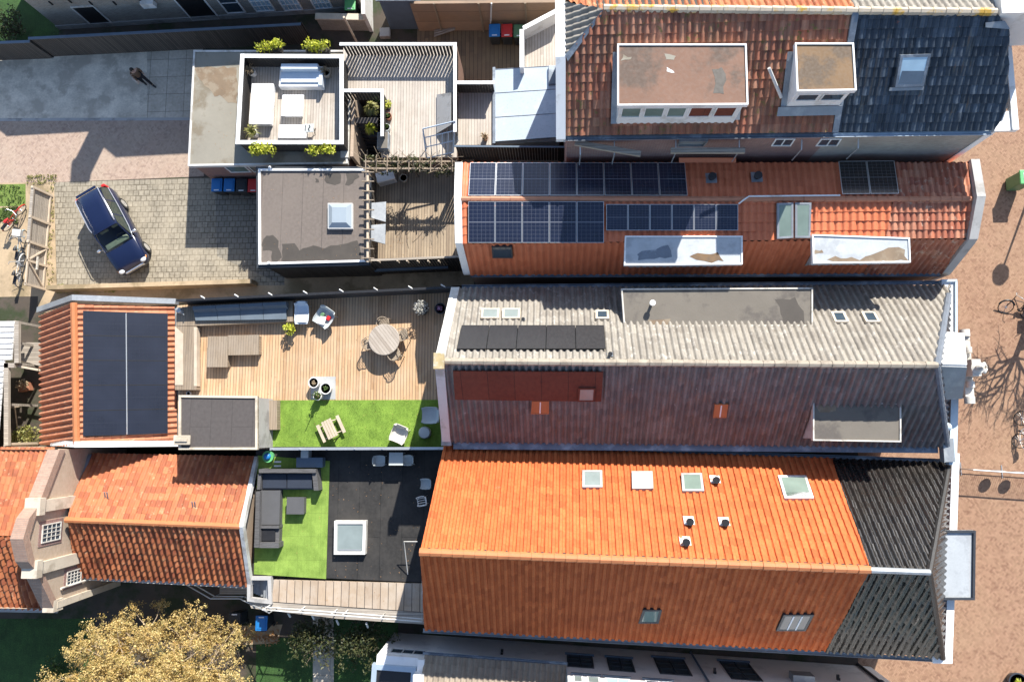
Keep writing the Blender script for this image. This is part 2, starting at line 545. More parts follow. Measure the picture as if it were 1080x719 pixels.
# ================================================================ MATERIALS
M = {}
M['soil'] = paint('dark_soil', (.07, .055, .042), .95, .35, .8, c2=(.03, .04, .015), c2amt=.3)
M['soil_tan'] = paint('sandy_soil', (.40, .30, .19), .95, .22, .9, c2=(.25, .19, .11), c2amt=.25)
M['clinker'] = herring('street_clinker', (.27, .155, .092), (.34, .20, .125), (.21, .11, .066), (.13, .095, .065), .14, .07, dirt=(.33, .225, .135), damt=.3)
M['clinker_lane'] = herring('lane_clinker', (.37, .265, .20), (.43, .32, .25), (.29, .205, .16), (.19, .145, .115), .14, .07, dirt=(.42, .35, .265), damt=.4)
M['asphalt'] = paint('old_concrete_lane', (.60, .535, .435), .9, .34, 1.1, c2=(.42, .37, .30), c2amt=.3, bump=.3)
M['slab'] = bricks('concrete_slabs', (.58, .515, .42), (.49, .435, .355), (.22, .195, .16), 1.0, 1.0, .015, offset=0, dirt=(.24, .21, .165), damt=.65, wear=.6)
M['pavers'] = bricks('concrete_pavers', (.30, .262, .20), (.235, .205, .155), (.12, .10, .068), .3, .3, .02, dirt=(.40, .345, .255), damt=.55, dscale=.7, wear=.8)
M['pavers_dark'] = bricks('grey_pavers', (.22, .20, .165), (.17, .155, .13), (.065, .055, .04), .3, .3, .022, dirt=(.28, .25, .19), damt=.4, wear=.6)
M['litter'] = planks('weathered_yard', (.17, .115, .07), (.22, .15, .085), (.12, .085, .055), .22, 1.4, rot=PI / 2, gap=.012, blotch=(.26, .19, .10), bamt=.5)
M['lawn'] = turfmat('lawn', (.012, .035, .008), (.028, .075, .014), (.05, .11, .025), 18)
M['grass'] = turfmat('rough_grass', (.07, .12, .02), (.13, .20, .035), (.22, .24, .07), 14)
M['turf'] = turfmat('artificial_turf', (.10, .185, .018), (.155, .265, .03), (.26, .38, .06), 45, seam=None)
M['turf2'] = turfmat('artificial_turf_tiles', (.155, .255, .038), (.205, .315, .05), (.28, .39, .085), 40, seam=1.05)
M['deck'] = planks('larch_deck', (.47, .285, .15), (.55, .355, .20), (.38, .23, .12), .14, 3.6, rot=PI / 2, gap=.010, blotch=(.55, .41, .275), bamt=.5)
M['deck_grey'] = planks('grey_deck', (.40, .345, .285), (.47, .41, .345), (.34, .29, .24), .14, 3.4, rot=PI / 2, gap=.007, blotch=(.56, .51, .45), bamt=.55)
M['deck_tan'] = planks('tan_deck', (.33, .25, .165), (.385, .30, .205), (.27, .20, .135), .14, 3.0, rot=PI / 2, gap=.010, blotch=(.19, .15, .11), bamt=.5)
M['walkway'] = planks('walkway_boards', (.34, .255, .175), (.41, .31, .22), (.28, .21, .15), .36, 9, rot=PI / 2, gap=.016, blotch=(.50, .44, .37), bamt=.6)
M['bench_wood'] = planks('bench_wood', (.245, .185, .125), (.285, .22, .155), (.21, .16, .11), .12, 4, rot=PI / 2, gap=.005, blotch=(.33, .275, .215), bamt=.45)
M['grey_wood'] = planks('silvered_wood', (.34, .295, .24), (.40, .35, .29), (.28, .24, .20), .12, 2.4, gap=.006, blotch=(.24, .21, .175), bamt=.4)
M['post_wood'] = paint('pale_post_wood', (.50, .41, .31), .8, .18, 2.5)
M['dark_boards'] = planks('dark_boards', (.030, .027, .025), (.040, .036, .033), (.024, .022, .021), .12, 6, gap=.008)
M['dark_boards_v'] = planks('dark_upright_boards', (.085, .073, .062), (.115, .10, .085), (.06, .053, .046), .13, 6, rot=PI / 2, gap=.016)
M['brown_boards'] = planks('brown_fence_boards', (.30, .20, .13), (.34, .23, .155), (.25, .165, .105), .9, 3.5, gap=.01, blotch=(.22, .17, .13), bamt=.5)
M['white'] = paint('white_paint', (.80, .80, .79), .45, .04, 1.5, c2=(.62, .61, .58), c2amt=.08)
M['white_dirty'] = paint('weathered_white', (.62, .61, .585), .6, .09, 1.2, c2=(.42, .395, .35), c2amt=.15)
M['render'] = paint('white_render', (.80, .80, .79), .8, .05, .9, c2=(.66, .66, .655), c2amt=.12)
M['zinc'] = paint('zinc', (.27, .29, .31), .45, .15, 1.4, metal=.25, c2=(.36, .38, .39), c2amt=.2)
M['zinc_pale'] = paint('pale_zinc', (.44, .465, .48), .4, .12, 1.6, metal=.15, c2=(.36, .38, .395), c2amt=.2)
M['zinc_dark'] = paint('lead', (.17, .20, .24), .5, .22, 2.0, metal=.3, c2=(.32, .36, .40), c2amt=.25)
M['steel'] = paint('galvanised_steel', (.55, .57, .58), .38, .1, 3, metal=.6)
M['alu_blue'] = paint('pale_blue_metal', (.42, .50, .58), .4, .1, 2, metal=.3)
M['anthracite'] = paint('anthracite_paint', (.035, .04, .048), .5, .2, 2)
M['slate_blue'] = paint('slate_blue_paint', (.10, .14, .19), .5, .15, 2)
M['black'] = paint('black_plastic', (.018, .018, .02), .45, .2, 4)
M['bitumen'] = bricks('black_bitumen', (.0205, .0195, .019), (.024, .0225, .0215), (.010, .010, .010), 5.0, 1.0, .022, rot=PI / 2, dirt=(.050, .046, .042), damt=.75, dscale=.9, wear=.75)
M['bit_grey'] = bricks('grey_roofing_felt', (.140, .115, .099), (.15, .124, .106), (.095, .078, .068), 60, 1.0, .02, rot=PI / 2, dirt=(.175, .145, .122), damt=.5, wear=.35)
M['felt_brown'] = paint('brown_roofing_felt', (.19, .105, .070), .8, .16, .8, c2=(.11, .075, .056), c2amt=.28, bump=.2)
M['felt_ochre'] = paint('ochre_roofing_felt', (.18, .11, .055), .8, .14, 1.2, c2=(.115, .08, .052), c2amt=.25)
M['felt_stone'] = paint('stone_grey_felt', (.155, .137, .113), .85, .12, 1.2, c2=(.105, .092, .08), c2amt=.2, bump=.2)
M['felt_pale'] = paint('pale_grey_felt', (.255, .235, .19), .8, .12, .8, c2=(.185, .155, .11), c2amt=.25, streak=True)
M['felt_dark'] = bricks('taupe_felt', (.078, .067, .062), (.083, .071, .066), (.058, .05, .046), 60, .95, .015, rot=PI / 2, wear=.3)
M['stain'] = paint('damp_stain', (.062, .052, .042), .6, .2, 1.5)
M['stain_brown'] = paint('brown_stain', (.19, .135, .085), .7, .2, 2, c2=(.25, .20, .14), c2amt=.35)
M['brick_red'] = bricks('red_brick', (.22, .105, .09), (.29, .14, .115), (.30, .24, .21), .21, .065, .012, dirt=(.15, .09, .085), damt=.5)
M['brick_brown'] = bricks('brown_brick', (.21, .11, .075), (.25, .14, .10), (.19, .15, .12), .21, .062, .01, dirt=(.15, .10, .08), damt=.4)
M['brick_grey'] = bricks('grey_brick', (.24, .22, .19), (.34, .31, .27), (.40, .37, .33), .21, .065, .012, dirt=(.18, .16, .135), damt=.5)
M['brick_tan'] = bricks('tan_brick', (.40, .29, .20), (.46, .345, .25), (.40, .33, .26), .21, .062, .01, dirt=(.47, .39, .30), damt=.5)
M['brick_cope'] = bricks('coping_brick', (.33, .20, .145), (.39, .25, .185), (.26, .20, .16), .30, .075, .012, dirt=(.24, .17, .13), damt=.4)
M['stone'] = paint('sandstone', (.55, .48, .38), .8, .12, 1.8, c2=(.40, .34, .26), c2amt=.2)
M['stone_pale'] = paint('pale_carved_stone', (.60, .57, .51), .8, .14, 3, c2=(.36, .33, .28), c2amt=.2)
M['concrete'] = paint('concrete', (.38, .37, .355), .85, .12, 1.4, c2=(.26, .25, .235), c2amt=.2)
M['lichen'] = paint('lichen_stone', (.40, .31, .16), .9, .25, 4, c2=(.48, .44, .36), c2amt=.4)
M['glass'] = glassmat('window_glass')
M['glass_pale'] = glassmat('blind_behind_glass', (.16, .19, .185), .12)
M['glass_green'] = glassmat('greenish_glass', (.13, .17, .145), .1)
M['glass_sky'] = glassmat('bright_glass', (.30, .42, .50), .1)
M['poly'] = paint('opal_sheet', (.46, .53, .59), .3, .06, 1.2, c2=(.54, .60, .65), c2amt=.2, spec=.6)
M['dome'] = paint('opal_dome', (.30, .35, .39), .18, .06, 2, spec=.7)
M['pv_blue'] = pvmat('blue_cells', 6, 10, (.006, .010, .026), (.20, .21, .245), rough=.2)
M['pv_black'] = pvmat('black_cells', 6, 10, (.006, .007, .010), (.14, .145, .155), busw=.03, rough=.2)
M['pv_full'] = pvmat('allblack_cells', 10, 6, (.011, .013, .021), (.020, .023, .033), busw=.02, rough=.25, fine=False)
M['pv_slate'] = paint('matt_black_panel', (.020, .019, .021), .45, .15, 1.2)
M['fascia'] = paint('pale_blue_fascia', (.50, .585, .645), .4, .07, 1.5, c2=(.40, .47, .53), c2amt=.1)
# roof tiles
M['t_orange'] = tiles('orange_pantiles', [(.53, .140, .046), (.58, .162, .055), (.46, .118, .040), (.54, .145, .048), (.41, .102, .035)], (.42, .10, .034), .45, lichen=(.38, .15, .07), lamt=-.2, rough=.75, spec=.12, wscale=.45, mix2=.5)
M['t_black'] = tiles('black_glazed_pantiles', [(.017, .015, .014), (.024, .020, .018), (.013, .012, .012)], (.03, .024, .018), .5, rough=.26, spec=.6, mix2=.2)
M['t_sand'] = tiles('sand_grey_pantiles', [(.26, .235, .20), (.30, .275, .235), (.215, .193, .165)], (.165, .145, .122), .5, lichen=(.39, .365, .325), lamt=.15, rough=.8)
M['t_plum'] = tiles('plum_brown_pantiles', [(.195, .172, .158), (.24, .212, .192), (.155, .137, .127), (.21, .178, .158)], (.092, .082, .079), .6, lichen=(.62, .58, .55), lamt=-.30, rough=.6)
M['t_rust'] = tiles('old_rust_pantiles', [(.33, .115, .07), (.42, .155, .09), (.23, .09, .06), (.44, .21, .135), (.28, .115, .075)], (.13, .09, .055), .6, lichen=(.17, .15, .045), lamt=.1, rough=.78)
M['t_slate'] = tiles('blue_black_pantiles', [(.030, .040, .055), (.047, .062, .083), (.022, .030, .041), (.09, .118, .155), (.034, .046, .062)], (.021, .025, .033), .5, lichen=(.26, .11, .075), lamt=-.36, rough=.34, spec=.5)
M['t_red'] = tiles('red_flat_tiles', [(.58, .165, .072), (.62, .185, .082), (.53, .145, .062)], (.46, .12, .052), .4, rough=.55, wscale=.4, mix2=.25)
M['t_redold'] = tiles('aged_red_pantiles', [(.50, .17, .09), (.39, .125, .07), (.55, .25, .15), (.33, .105, .065)], (.16, .08, .055), .5, lichen=(.55, .40, .29), lamt=.05, rough=.75)
M['t_barn'] = tiles('salmon_barn_pantiles', [(.40, .155, .078), (.44, .185, .098), (.35, .128, .065)], (.31, .11, .058), .4, lichen=(.44, .27, .17), lamt=.08, rough=.78)
M['t_farm'] = tiles('orange_brown_old_pantiles', [(.40, .135, .052), (.45, .165, .07), (.35, .108, .043), (.29, .085, .038)], (.20, .068, .036), .45, lichen=(.43, .25, .14), lamt=.05, rough=.75)
M['t_brownpan'] = tiles('flat_brown_pantiles', [(.27, .225, .17), (.31, .26, .20), (.23, .19, .145)], (.19, .15, .115), .4, rough=.8)
M['cap_sand'] = paint('sand_ridge', (.33, .285, .225), .85, .15, 2.5, c2=(.25, .21, .165), c2amt=.25)
M['cap_yellow'] = paint('lichened_ridge', (.47, .40, .31), .85, .15, 2, c2=(.50, .30, .05), c2amt=.18)
M['cap_orange'] = paint('orange_ridge', (.46, .165, .062), .7, .13, 2)
M['cap_red'] = paint('red_ridge', (.46, .20, .115), .7, .13, 2)
M['cap_black'] = paint('black_ridge', (.03, .028, .027), .35, .25, 3)
M['cap_blue'] = paint('blue_grey_ridge', (.14, .16, .19), .45, .25, 3)
M['brownpanel'] = bricks('red_brown_sheet', (.135, .030, .015), (.155, .036, .018), (.075, .018, .010), 1.05, 9, .02, dirt=(.19, .06, .035), damt=.35, wear=.5)
# things
M['bin_blue'] = paint('blue_bin_lid', (.015, .17, .46), .45, .08, 3)
M['bin_red'] = paint('red_bin_lid', (.55, .03, .028), .45, .08, 3)
M['bin_green'] = paint('green_bin_lid', (.10, .21, .10), .5, .1, 3)
M['bin_dark'] = paint('dark_bin_body', (.025, .03, .035), .5, .15, 3)
M['bright_green'] = paint('bright_green_plastic', (.12, .42, .16), .45, .1, 3)
M['fabric_white'] = paint('white_cushion', (.80, .79, .77), .85, .04, 2)
M['fabric_grey'] = paint('grey_cushion', (.115, .145, .175), .9, .12, 2)
M['fabric_navy'] = paint('navy_cushion', (.022, .030, .048), .9, .15, 2)
M['fabric_char'] = paint('charcoal_cushion', (.085, .085, .088), .9, .12, 2)
M['fabric_blue'] = paint('pale_blue_cushion', (.60, .66, .72), .9, .08, 2)
M['rattan'] = planks('rattan', (.10, .098, .10), (.13, .128, .13), (.08, .078, .08), .025, .3, gap=.004)
M['wicker'] = planks('wicker', (.38, .30, .215), (.44, .355, .26), (.32, .25, .175), .03, .2, gap=.005)
M['wire_white'] = paint('off_white_cord', (.62, .58, .50), .6, .1, 3)
M['wire_grey'] = paint('grey_cord', (.42, .46, .47), .6, .1, 3)
M['grey_plastic'] = paint('pale_grey_plastic', (.47, .50, .49), .5, .06, 2)
M['tabletop'] = planks('whitewashed_teak', (.36, .305, .25), (.42, .365, .305), (.31, .26, .21), .13, 3, rot=.9, gap=.005, blotch=(.29, .24, .19), bamt=.4)
M['leaf_y'] = leafmat('yellow_green_leaves', [(.42, .46, .03), (.58, .58, .06), (.28, .34, .02), (.66, .62, .13)])
M['leaf_g'] = leafmat('green_leaves', [(.06, .11, .02), (.10, .16, .035), (.14, .20, .05), (.04, .08, .018)])
M['leaf_tuft'] = leafmat('straw_green_blades', [(.30, .30, .08), (.40, .37, .13), (.22, .25, .05), (.46, .40, .20)])
M['leaf_dark'] = leafmat('dark_leaves', [(.04, .055, .018), (.06, .075, .025), (.085, .095, .035), (.10, .085, .035)])
M['leaf_tan'] = leafmat('tan_spring_leaves', [(.56, .39, .13), (.66, .48, .18), (.42, .30, .095), (.70, .54, .25), (.27, .235, .065), (.48, .33, .14)])
M['leaf_white'] = leafmat('white_blossom', [(.62, .60, .55), (.50, .48, .42), (.70, .69, .66)])
M['leaf_pink'] = leafmat('pink_blossom', [(.55, .33, .48), (.40, .24, .40)])
M['leaf_dry'] = leafmat('dry_stalks', [(.38, .28, .17), (.45, .35, .22), (.28, .20, .12)])
M['leaf_floor'] = leafmat('fallen_leaves', [(.42, .21, .08), (.48, .27, .11), (.33, .16, .06)])
M['bark'] = paint('bark', (.13, .10, .075), .9, .25, 5)
M['bark_pale'] = paint('pale_twig', (.36, .28, .19), .9, .2, 5)
M['car'] = paint('navy_car_paint', (.007, .013, .045), .2, .05, .5, spec=.6)
M['chrome'] = paint('brushed_chrome', (.75, .75, .77), .22, .04, 3, metal=.8)
M['car_glass'] = glassmat('tinted_car_glass', (.02, .028, .024), .05)
_t = NT('clear_car_glass'); _t.fin((.9, .95, .9), .04, 0, spec=.8)
_tr = _t.n('ShaderNodeBsdfTransparent'); _tr.inputs[0].default_value = (.72, .80, .72, 1); _mx = _t.n('ShaderNodeMixShader'); _gl = _t.n('ShaderNodeBsdfGlossy'); _gl.inputs['Roughness'].default_value = .05
_lw = _t.n('ShaderNodeLayerWeight'); _lw.inputs[0].default_value = .35
_t.l(_lw, 1, _mx, 0); _t.l(_tr, 0, _mx, 1); _t.l(_gl, 0, _mx, 2); _t.l(_mx, 0, _t.out, 0)
M['clear_glass'] = _t.m
M['car_cabin'] = paint('pale_car_interior', (.33, .35, .29), .6, .25, 5)
M['tyre'] = paint('tyre_rubber', (.018, .018, .018), .8, .2, 6)
M['lamp_red'] = paint('red_lens', (.50, .02, .02), .3, .05, 3)
M['lamp_amber'] = paint('amber_lens', (.65, .24, .06), .3, .05, 3)
M['lens'] = paint('clear_lens', (.62, .65, .68), .15, .05, 3)
M['skin'] = paint('skin', (.50, .32, .235), .6, .05, 6)
M['hair'] = paint('dark_hair', (.018, .013, .010), .6, .2, 8)
M['jacket'] = paint('brown_jacket', (.16, .10, .06), .8, .15, 6)
M['trousers'] = paint('black_trousers', (.016, .016, .020), .8, .15, 6)
M['bag'] = paint('pale_bag', (.55, .50, .44), .7, .1, 6)
M['bike_red'] = paint('red_enamel', (.50, .03, .03), .35, .06, 4)
M['bike_black'] = paint('black_enamel', (.02, .02, .022), .4, .1, 4)
M['bike_blue'] = paint('pale_blue_enamel', (.33, .46, .52), .4, .08, 4)
M['bike_white'] = paint('white_enamel', (.72, .70, .67), .4, .05, 4)
M['yellow'] = paint('yellow_enamel', (.55, .36, .04), .4, .08, 4)
M['terracotta'] = paint('terracotta', (.36, .15, .085), .8, .15, 3)
M['pot_white'] = paint('white_pot', (.74, .72, .69), .5, .05, 3)
M['pot_dark'] = paint('dark_pot', (.035, .04, .05), .5, .15, 3)
M['rug'] = paint('grey_mat', (.36, .37, .365), .9, .08, 2.5)

# ================================================================ SETTING
def sheet(name, px, z, mat, div=0):
    mb = MB(); mb.face([U(x, y, z) for x, y in px][::-1] if False else [U(x, y, z) for x, y in px])
    if nrm(mb.v).z < 0:
        mb = MB(); mb.face([U(x, y, z) for x, y in px][::-1])
    return struct(name, mb, M[mat])

g = MB(); g.face([V((-400, -400, 0)), V((400, -400, 0)), V((400, 400, 0)), V((-400, 400, 0))]); struct('ground', g, M['soil'])
sheet('street', [(905, -900), (2600, -900), (2600, 1700), (905, 1700)], .004, 'clinker')
sheet('alley_asphalt', [(-900, 61), (155, 52), (155, 126), (-900, 131)], .004, 'asphalt')
sheet('alley_concrete', [(155, 52), (214, 50), (214, 125), (155, 126)], .004, 'slab')
sheet('alley_kerb', [(-900, 128), (215, 124), (215, 127), (-900, 131.4)], .010, 'concrete')
sheet('lane', [(-900, 131.4), (215, 127), (215, 186), (55, 192.5), (-900, 202)], .004, 'clinker_lane')
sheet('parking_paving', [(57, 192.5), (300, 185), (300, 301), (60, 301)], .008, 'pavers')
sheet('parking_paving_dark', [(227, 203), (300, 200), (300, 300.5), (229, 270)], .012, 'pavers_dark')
sheet('verge_soil', [(-900, 202), (57, 192.5), (60, 312), (-900, 330)], .004, 'soil_tan')
sheet('path', [(40, 301), (500, 285), (500, 300), (40, 330)], .006, 'soil_tan')
sheet('courtyard_floor', [(440, 22), (592, 22), (592, 175), (440, 175)], .006, 'litter')
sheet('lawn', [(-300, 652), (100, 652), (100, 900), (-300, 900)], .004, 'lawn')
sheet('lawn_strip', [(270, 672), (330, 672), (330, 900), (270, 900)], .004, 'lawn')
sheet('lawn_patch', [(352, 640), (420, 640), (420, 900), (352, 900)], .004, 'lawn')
sheet('garden_path', [(330, 640), (352, 640), (352, 900), (330, 900)], .006, 'slab')
sheet('garden_bed', [(180, 662), (298, 658), (292, 678), (180, 683)], .008, 'soil_tan')
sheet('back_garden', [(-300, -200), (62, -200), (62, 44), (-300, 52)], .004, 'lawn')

# fallen leaves on the lit garden bed, and tufts on the verge: ground cover
mb = MB()
for _ in range(700):
    p = U(RND.uniform(180, 294), RND.gauss(671, 4.5), .02 + RND.uniform(0, .04)); mb.leaf(p, RND.uniform(.04, .09), 1.5)
tag(mb.build('leaf_litter', M['leaf_floor']), 'orange fallen leaves on the sunlit soil beside the tan tree', 'leaf litter', kind='stuff')
def tufts(name, label, spots, n, mat='leaf_tuft', h=.12):
    mb = MB()
    for _ in range(n):
        x0, x1, y0, y1 = RND.choice(spots)
        mb.blades(U(RND.uniform(x0, x1), RND.uniform(y0, y1), .0), 5, h, .1, .012)
    tag(mb.build(name, M[mat]), label, 'grass', kind='stuff')
gm = MB()
for poly in ([(-60, 196), (27, 194), (27, 217), (-60, 219)], [(-60, 221), (14, 219), (14, 233), (-60, 236)]):
    gm.face([U(x, y, .009) for x, y in poly][::-1])
struct('grass_verge', gm, M['grass'])
tufts('verge_grass', 'rough green grass tufts on the verge left of the wooden gate', [(-20, 26, 195, 216), (-20, 13, 222, 234), (4, 20, 218, 236)], 420, 'leaf_g', .14)
tufts('kerb_weeds', 'yellowish weeds along the edge of the car park paving', [(58, 125, 300, 309), (50, 57, 196, 300), (28, 60, 185, 194)], 260)
# ================================================================ HOUSES
def roofpart(house, name, poly, mat, eave, **kw):
    mb = MB(); tileface(mb, poly, eave, **kw); return mb.build(name, M[mat], house)

def under(house, name, polys, mat, t=.12):
    """roof boarding just below the tiles"""
    mb = MB()
    for q in polys: mb.slab(q, t, -t - .10)
    return mb.build(name, M[mat], house)

def gutter(house, a, b, r=.075, mat='zinc_dark', name='gutter'):
    mb = MB(); a, b = V(a), V(b); d = (b - a).normalized(); s = d.cross(V((0, 0, 1)))
    N = 8
    for k in range(N):
        t0, t1 = PI * k / N, PI * (k + 1) / N
        p = [s * (-math.cos(t)) * r + V((0, 0, -math.sin(t) * r)) for t in (t0, t1)]
        q = [s * (-math.cos(t)) * r * .85 + V((0, 0, -math.sin(t) * r * .85)) for t in (t0, t1)]
        mb.face([a + p[0], b + p[0], b + p[1], a + p[1]], smooth=False)
        mb.face([a + q[1], b + q[1], b + q[0], a + q[0]], smooth=False)
    for k, sg in ((-1, 1), (1, 1)):
        mb.obox(a + s * k * r - s * .008, d * (b - a).length, s * .016, V((0, 0, .012)))
    return mb.build(name, M[mat], house)

def skylight(house, px, plane, fm='anthracite', gm='glass', split=0, w=.08, h=.09, flash=None, label=None):
    p0, n = plane
    q = [UP(x, y, p0 + n * .05, n) for x, y in px]
    if nrm(q).z < 0: q = q[::-1]
    mb = MB()
    inn = mb.ring(q, w, h + .06, -.06)
    f = mb.build('skylight', M[fm], house)
    if label: f['label'] = label
    g = MB(); g.slab(inn, .02, h - .03); g.build('pane', M[gm], f)
    if split:
        d = MB()
        for k in range(1, split):
            a = lerp(inn[0], inn[1], k / split); b = lerp(inn[3], inn[2], k / split); e = (inn[1] - inn[0]).normalized() * .025
            d.slab([a - e, a + e, b + e, b - e], .03, h - .02)
        d.build('glazing_bar', M['white'], f)
    if flash:
        fl = MB(); fl.slab([lerp(q[i], q[i - 1], 0) + (q[i] - sum(q, V((0, 0, 0))) / 4).normalized() * .1 for i in range(4)], .012, -.012)
        fl.build('flashing', M[flash], f)
    return f

def vent(house, px, plane, base='zinc', r=.09, h=.35, mat='black', lean=True, pad=.2):
    p0, n = plane; p = UP(px[0], px[1], p0 + n * .04, n)
    e = V((1, 0, 0)); e = (e - n * e.dot(n)).normalized(); f = n.cross(e)
    b = MB(); b.slab([p - e * pad - f * pad, p + e * pad - f * pad, p + e * pad + f * pad, p - e * pad + f * pad], .03, 0)
    o = b.build('roof_vent', M[base], house)
    c = MB(); c.tube([p, p + V((0, 0, h))], r, 12); c.tube([p + V((0, 0, h)), p + V((0, 0, h + .05))], r * 1.45, 12)
    c.build('vent_pipe', M[mat], o)
    return o

def pv(house, quad, nu, nv, mat, off=.08, gap=.012, frame='steel', fw=.018, group=None):
    """rows of panels on a quad (a,b,c,d): nu along a-b, nv along a-d"""
    a, b, c, d = quad
    n = upn(quad)
    for i in range(nu):
        for j in range(nv):
            f = lambda u, v: lerp(lerp(a, b, u), lerp(d, c, u), v)
            q = [f(i / nu, j / nv), f((i + 1) / nu, j / nv), f((i + 1) / nu, (j + 1) / nv), f(i / nu, (j + 1) / nv)]
            if nrm(q).z < 0: q = q[::-1]
            q = inset(q, gap)
            mb = MB(); inn = mb.ring(q, fw, .04, off)
            p = mb.build('solar_panel', M[frame], house)
            g = MB(); k = [v + n * (off + .034) for v in inn]
            g.face(k, uv=[(0, 0), (1, 0), (1, 1), (0, 1)])
            g.face([v + n * off for v in inn][::-1])
            g.build('cells', M[mat], p)

def onroof(px, plane, off=.0):
    p0, n = plane
    return [UP(x, y, p0 + n * off, n) for x, y in px]

def verge(house, pts, w, t, mat, name='verge', side=V((1, 0, 0)), up=.06):
    """coping strip following a gable line; w measured along side"""
    mb = MB()
    for a, b in zip(pts, pts[1:]):
        q = [a, a + side * w, b + side * w, b]
        mb.slab(q, t, up)
    return mb.build(name, M[mat], house)

def walls(house, name, outline, z0, z1, mat):
    mb = MB(); mb.prism([(p.x, p.y) for p in outline], z0, z1); return mb.build(name, M[mat], house)

def gablewalls(house, A0, A1, R0, R1, B0, B1, mat, z0=0.0, inset_=.12):
    """two long walls and two gables under a ridged roof, as one shell"""
    mb = MB()
    dn = V((0, 0, -.16))
    c = (A0 + A1 + B0 + B1) / 4
    def sh(p): return V((lerp(p.x, c.x, inset_ / max(3, abs(p.x - c.x))), lerp(p.y, c.y, inset_ / max(1.5, abs(p.y - c.y))), p.z)) + dn
    a0, a1, r0, r1, b0, b1 = map(sh, (A0, A1, R0, R1, B0, B1))
    g = lambda p: V((p.x, p.y, z0))
    mb.face([g(a1), g(a0), a0, a1]); mb.face([g(b0), g(b1), b1, b0])
    mb.face([g(a0), g(b0), b0, r0, a0]); mb.face([g(b1), g(a1), a1, r1, b1])
    return mb.build('wall', M[mat], house)

def frontwin(house, p0, n, px, fm='white', gm='glass', bars=(1, 1), w=.06, proud=.04, name='window'):
    """window on an upright wall plane through p0 with outward normal n; px corner positions in the photo"""
    q = [UP(x, y, p0, n) for x, y in px]
    return winquad(house, q, n, fm, gm, bars, w, proud, name)

def winquad(house, q, n, fm='white', gm='glass', bars=(1, 1), w=.06, proud=.04, name='window', bw=.02):
    mb = MB()
    if nrm(q).dot(n) < 0: q = q[::-1]
    inn = inset(q, w)
    def sl(mb, qq, o, t):
        a = [v + n * o for v in qq]; b = [v + n * (o + t) for v in qq]
        mb.face(b); m = len(qq)
        for i in range(m): mb.face([a[i], a[(i + 1) % m], b[(i + 1) % m], b[i]])
    for i in range(4):
        j = (i + 1) % 4; sl(mb, [q[i], q[j], inn[j], inn[i]], -.02, proud + .02)
    f = mb.build(name, M[fm], house)
    g = MB(); sl(g, inn, -.01, .022); g.build('pane', M[gm], f)
    if bars != (1, 1):
        d = MB()
        for k in range(1, bars[0]):
            a = lerp(inn[0], inn[1], k / bars[0]); b = lerp(inn[3], inn[2], k / bars[0]); e = (inn[1] - inn[0]).normalized() * bw
            sl(d, [a - e, a + e, b + e, b - e], .01, .025)
        for k in range(1, bars[1]):
            a = lerp(inn[0], inn[3], k / bars[1]); b = lerp(inn[1], inn[2], k / bars[1]); e = (inn[3] - inn[0]).normalized() * bw
            sl(d, [a - e, b - e, b + e, a + e], .008, .025)
        d.build('glazing_bar', M[fm], f)
    return f

def flat_dormer(house, px, zt, zb, roofmat, wallmat='white_dirty', edge='white', over=.08, stain_shade=None):
    """flat-roofed dormer: px = roof corners (back-left, back-right, front-right, front-left) seen at zt"""
    q = [U(x, y, zt) for x, y in px]
    mb = MB(); inn = inset(q if nrm(q).z > 0 else q[::-1], over)
    mb.prism([(p.x, p.y) for p in inn], zb, zt - .14)
    d = mb.build('dormer', M[wallmat], house)
    qq = q if nrm(q).z > 0 else q[::-1]
    r = MB(); r.prism([(p.x, p.y) for p in inset(qq, .05)], zt - .14, zt, bottom=True); r.build('dormer_roof', M[roofmat], d)
    e = MB(); i2 = inset(qq, .055)
    for i in range(4):
        j = (i + 1) % 4
        e.prism([(p.x, p.y) for p in (qq[i], qq[j], i2[j], i2[i])], zt - .16, zt + .05, bottom=True)
    e.build('roof_edge', M[edge], d)
    return d, q

def blotch(parent, px, z, mat, name='stain', seed=0, t=.004, wob=.12):
    """damp patch lying on a flat roof, ragged outline"""
    rr = random.Random(seed); pts = [U(x, y, z) for x, y in px]; out = []
    for i in range(len(pts)):
        a, b = pts[i], pts[(i + 1) % len(pts)]
        k = max(2, int((b - a).length / .22))
        for j in range(k):
            p = lerp(a, b, j / k); out.append(V((p.x + rr.uniform(-wob, wob) * .5, p.y + rr.uniform(-wob, wob) * .5, z + t)))
    mb = MB()
    if nrm(out).z < 0: out = out[::-1]
    mb.face(out); return mb.build(name, M[mat], parent)

# ---------------------------------------------------------------- house with the large orange roof
he, zr = 4.7, 8.65
A0, A1 = U(468, 470, he), U(1001, 488, he); B0, B1 = U(448, 662, he), U(994, 693, he)
R0, R1 = U(443, 582, zr), U(980, 603, zr)
h4 = thing('row_house', 'long house with bright orange tiled roof and black tiled street end', 'house', (A0 + B1) / 2 * V((1, 1, 0)) if False else V(((A0.x + B1.x) / 2, (A0.y + B1.y) / 2, 0)), 'row houses between the street and the yards')
gablewalls(h4, A0, A1, R0, R1, B0, B1, 'brick_brown')
n4 = upn([A0, A1, R1, R0]); P4 = (A0, n4)
n4b = upn([B0, B1, R1, R0]); P4b = (B0, n4b)
SA = UP(876, 480, A0, n4); SR = lerp(R0, R1, (920 - 443) / (980 - 443)); SB = UP(869, 685, B0, n4b)
SA = A0 + (A1 - A0) * ((SA - A0).dot((A1 - A0).normalized()) / (A1 - A0).length)
SB = B0 + (B1 - B0) * ((SB - B0).dot((B1 - B0).normalized()) / (B1 - B0).length)
roofpart(h4, 'roof', [A0, SA, SR, R0], 't_orange', (A0, SA), rib=.265, row=.36, amp=.055, step=.03, flat=True)
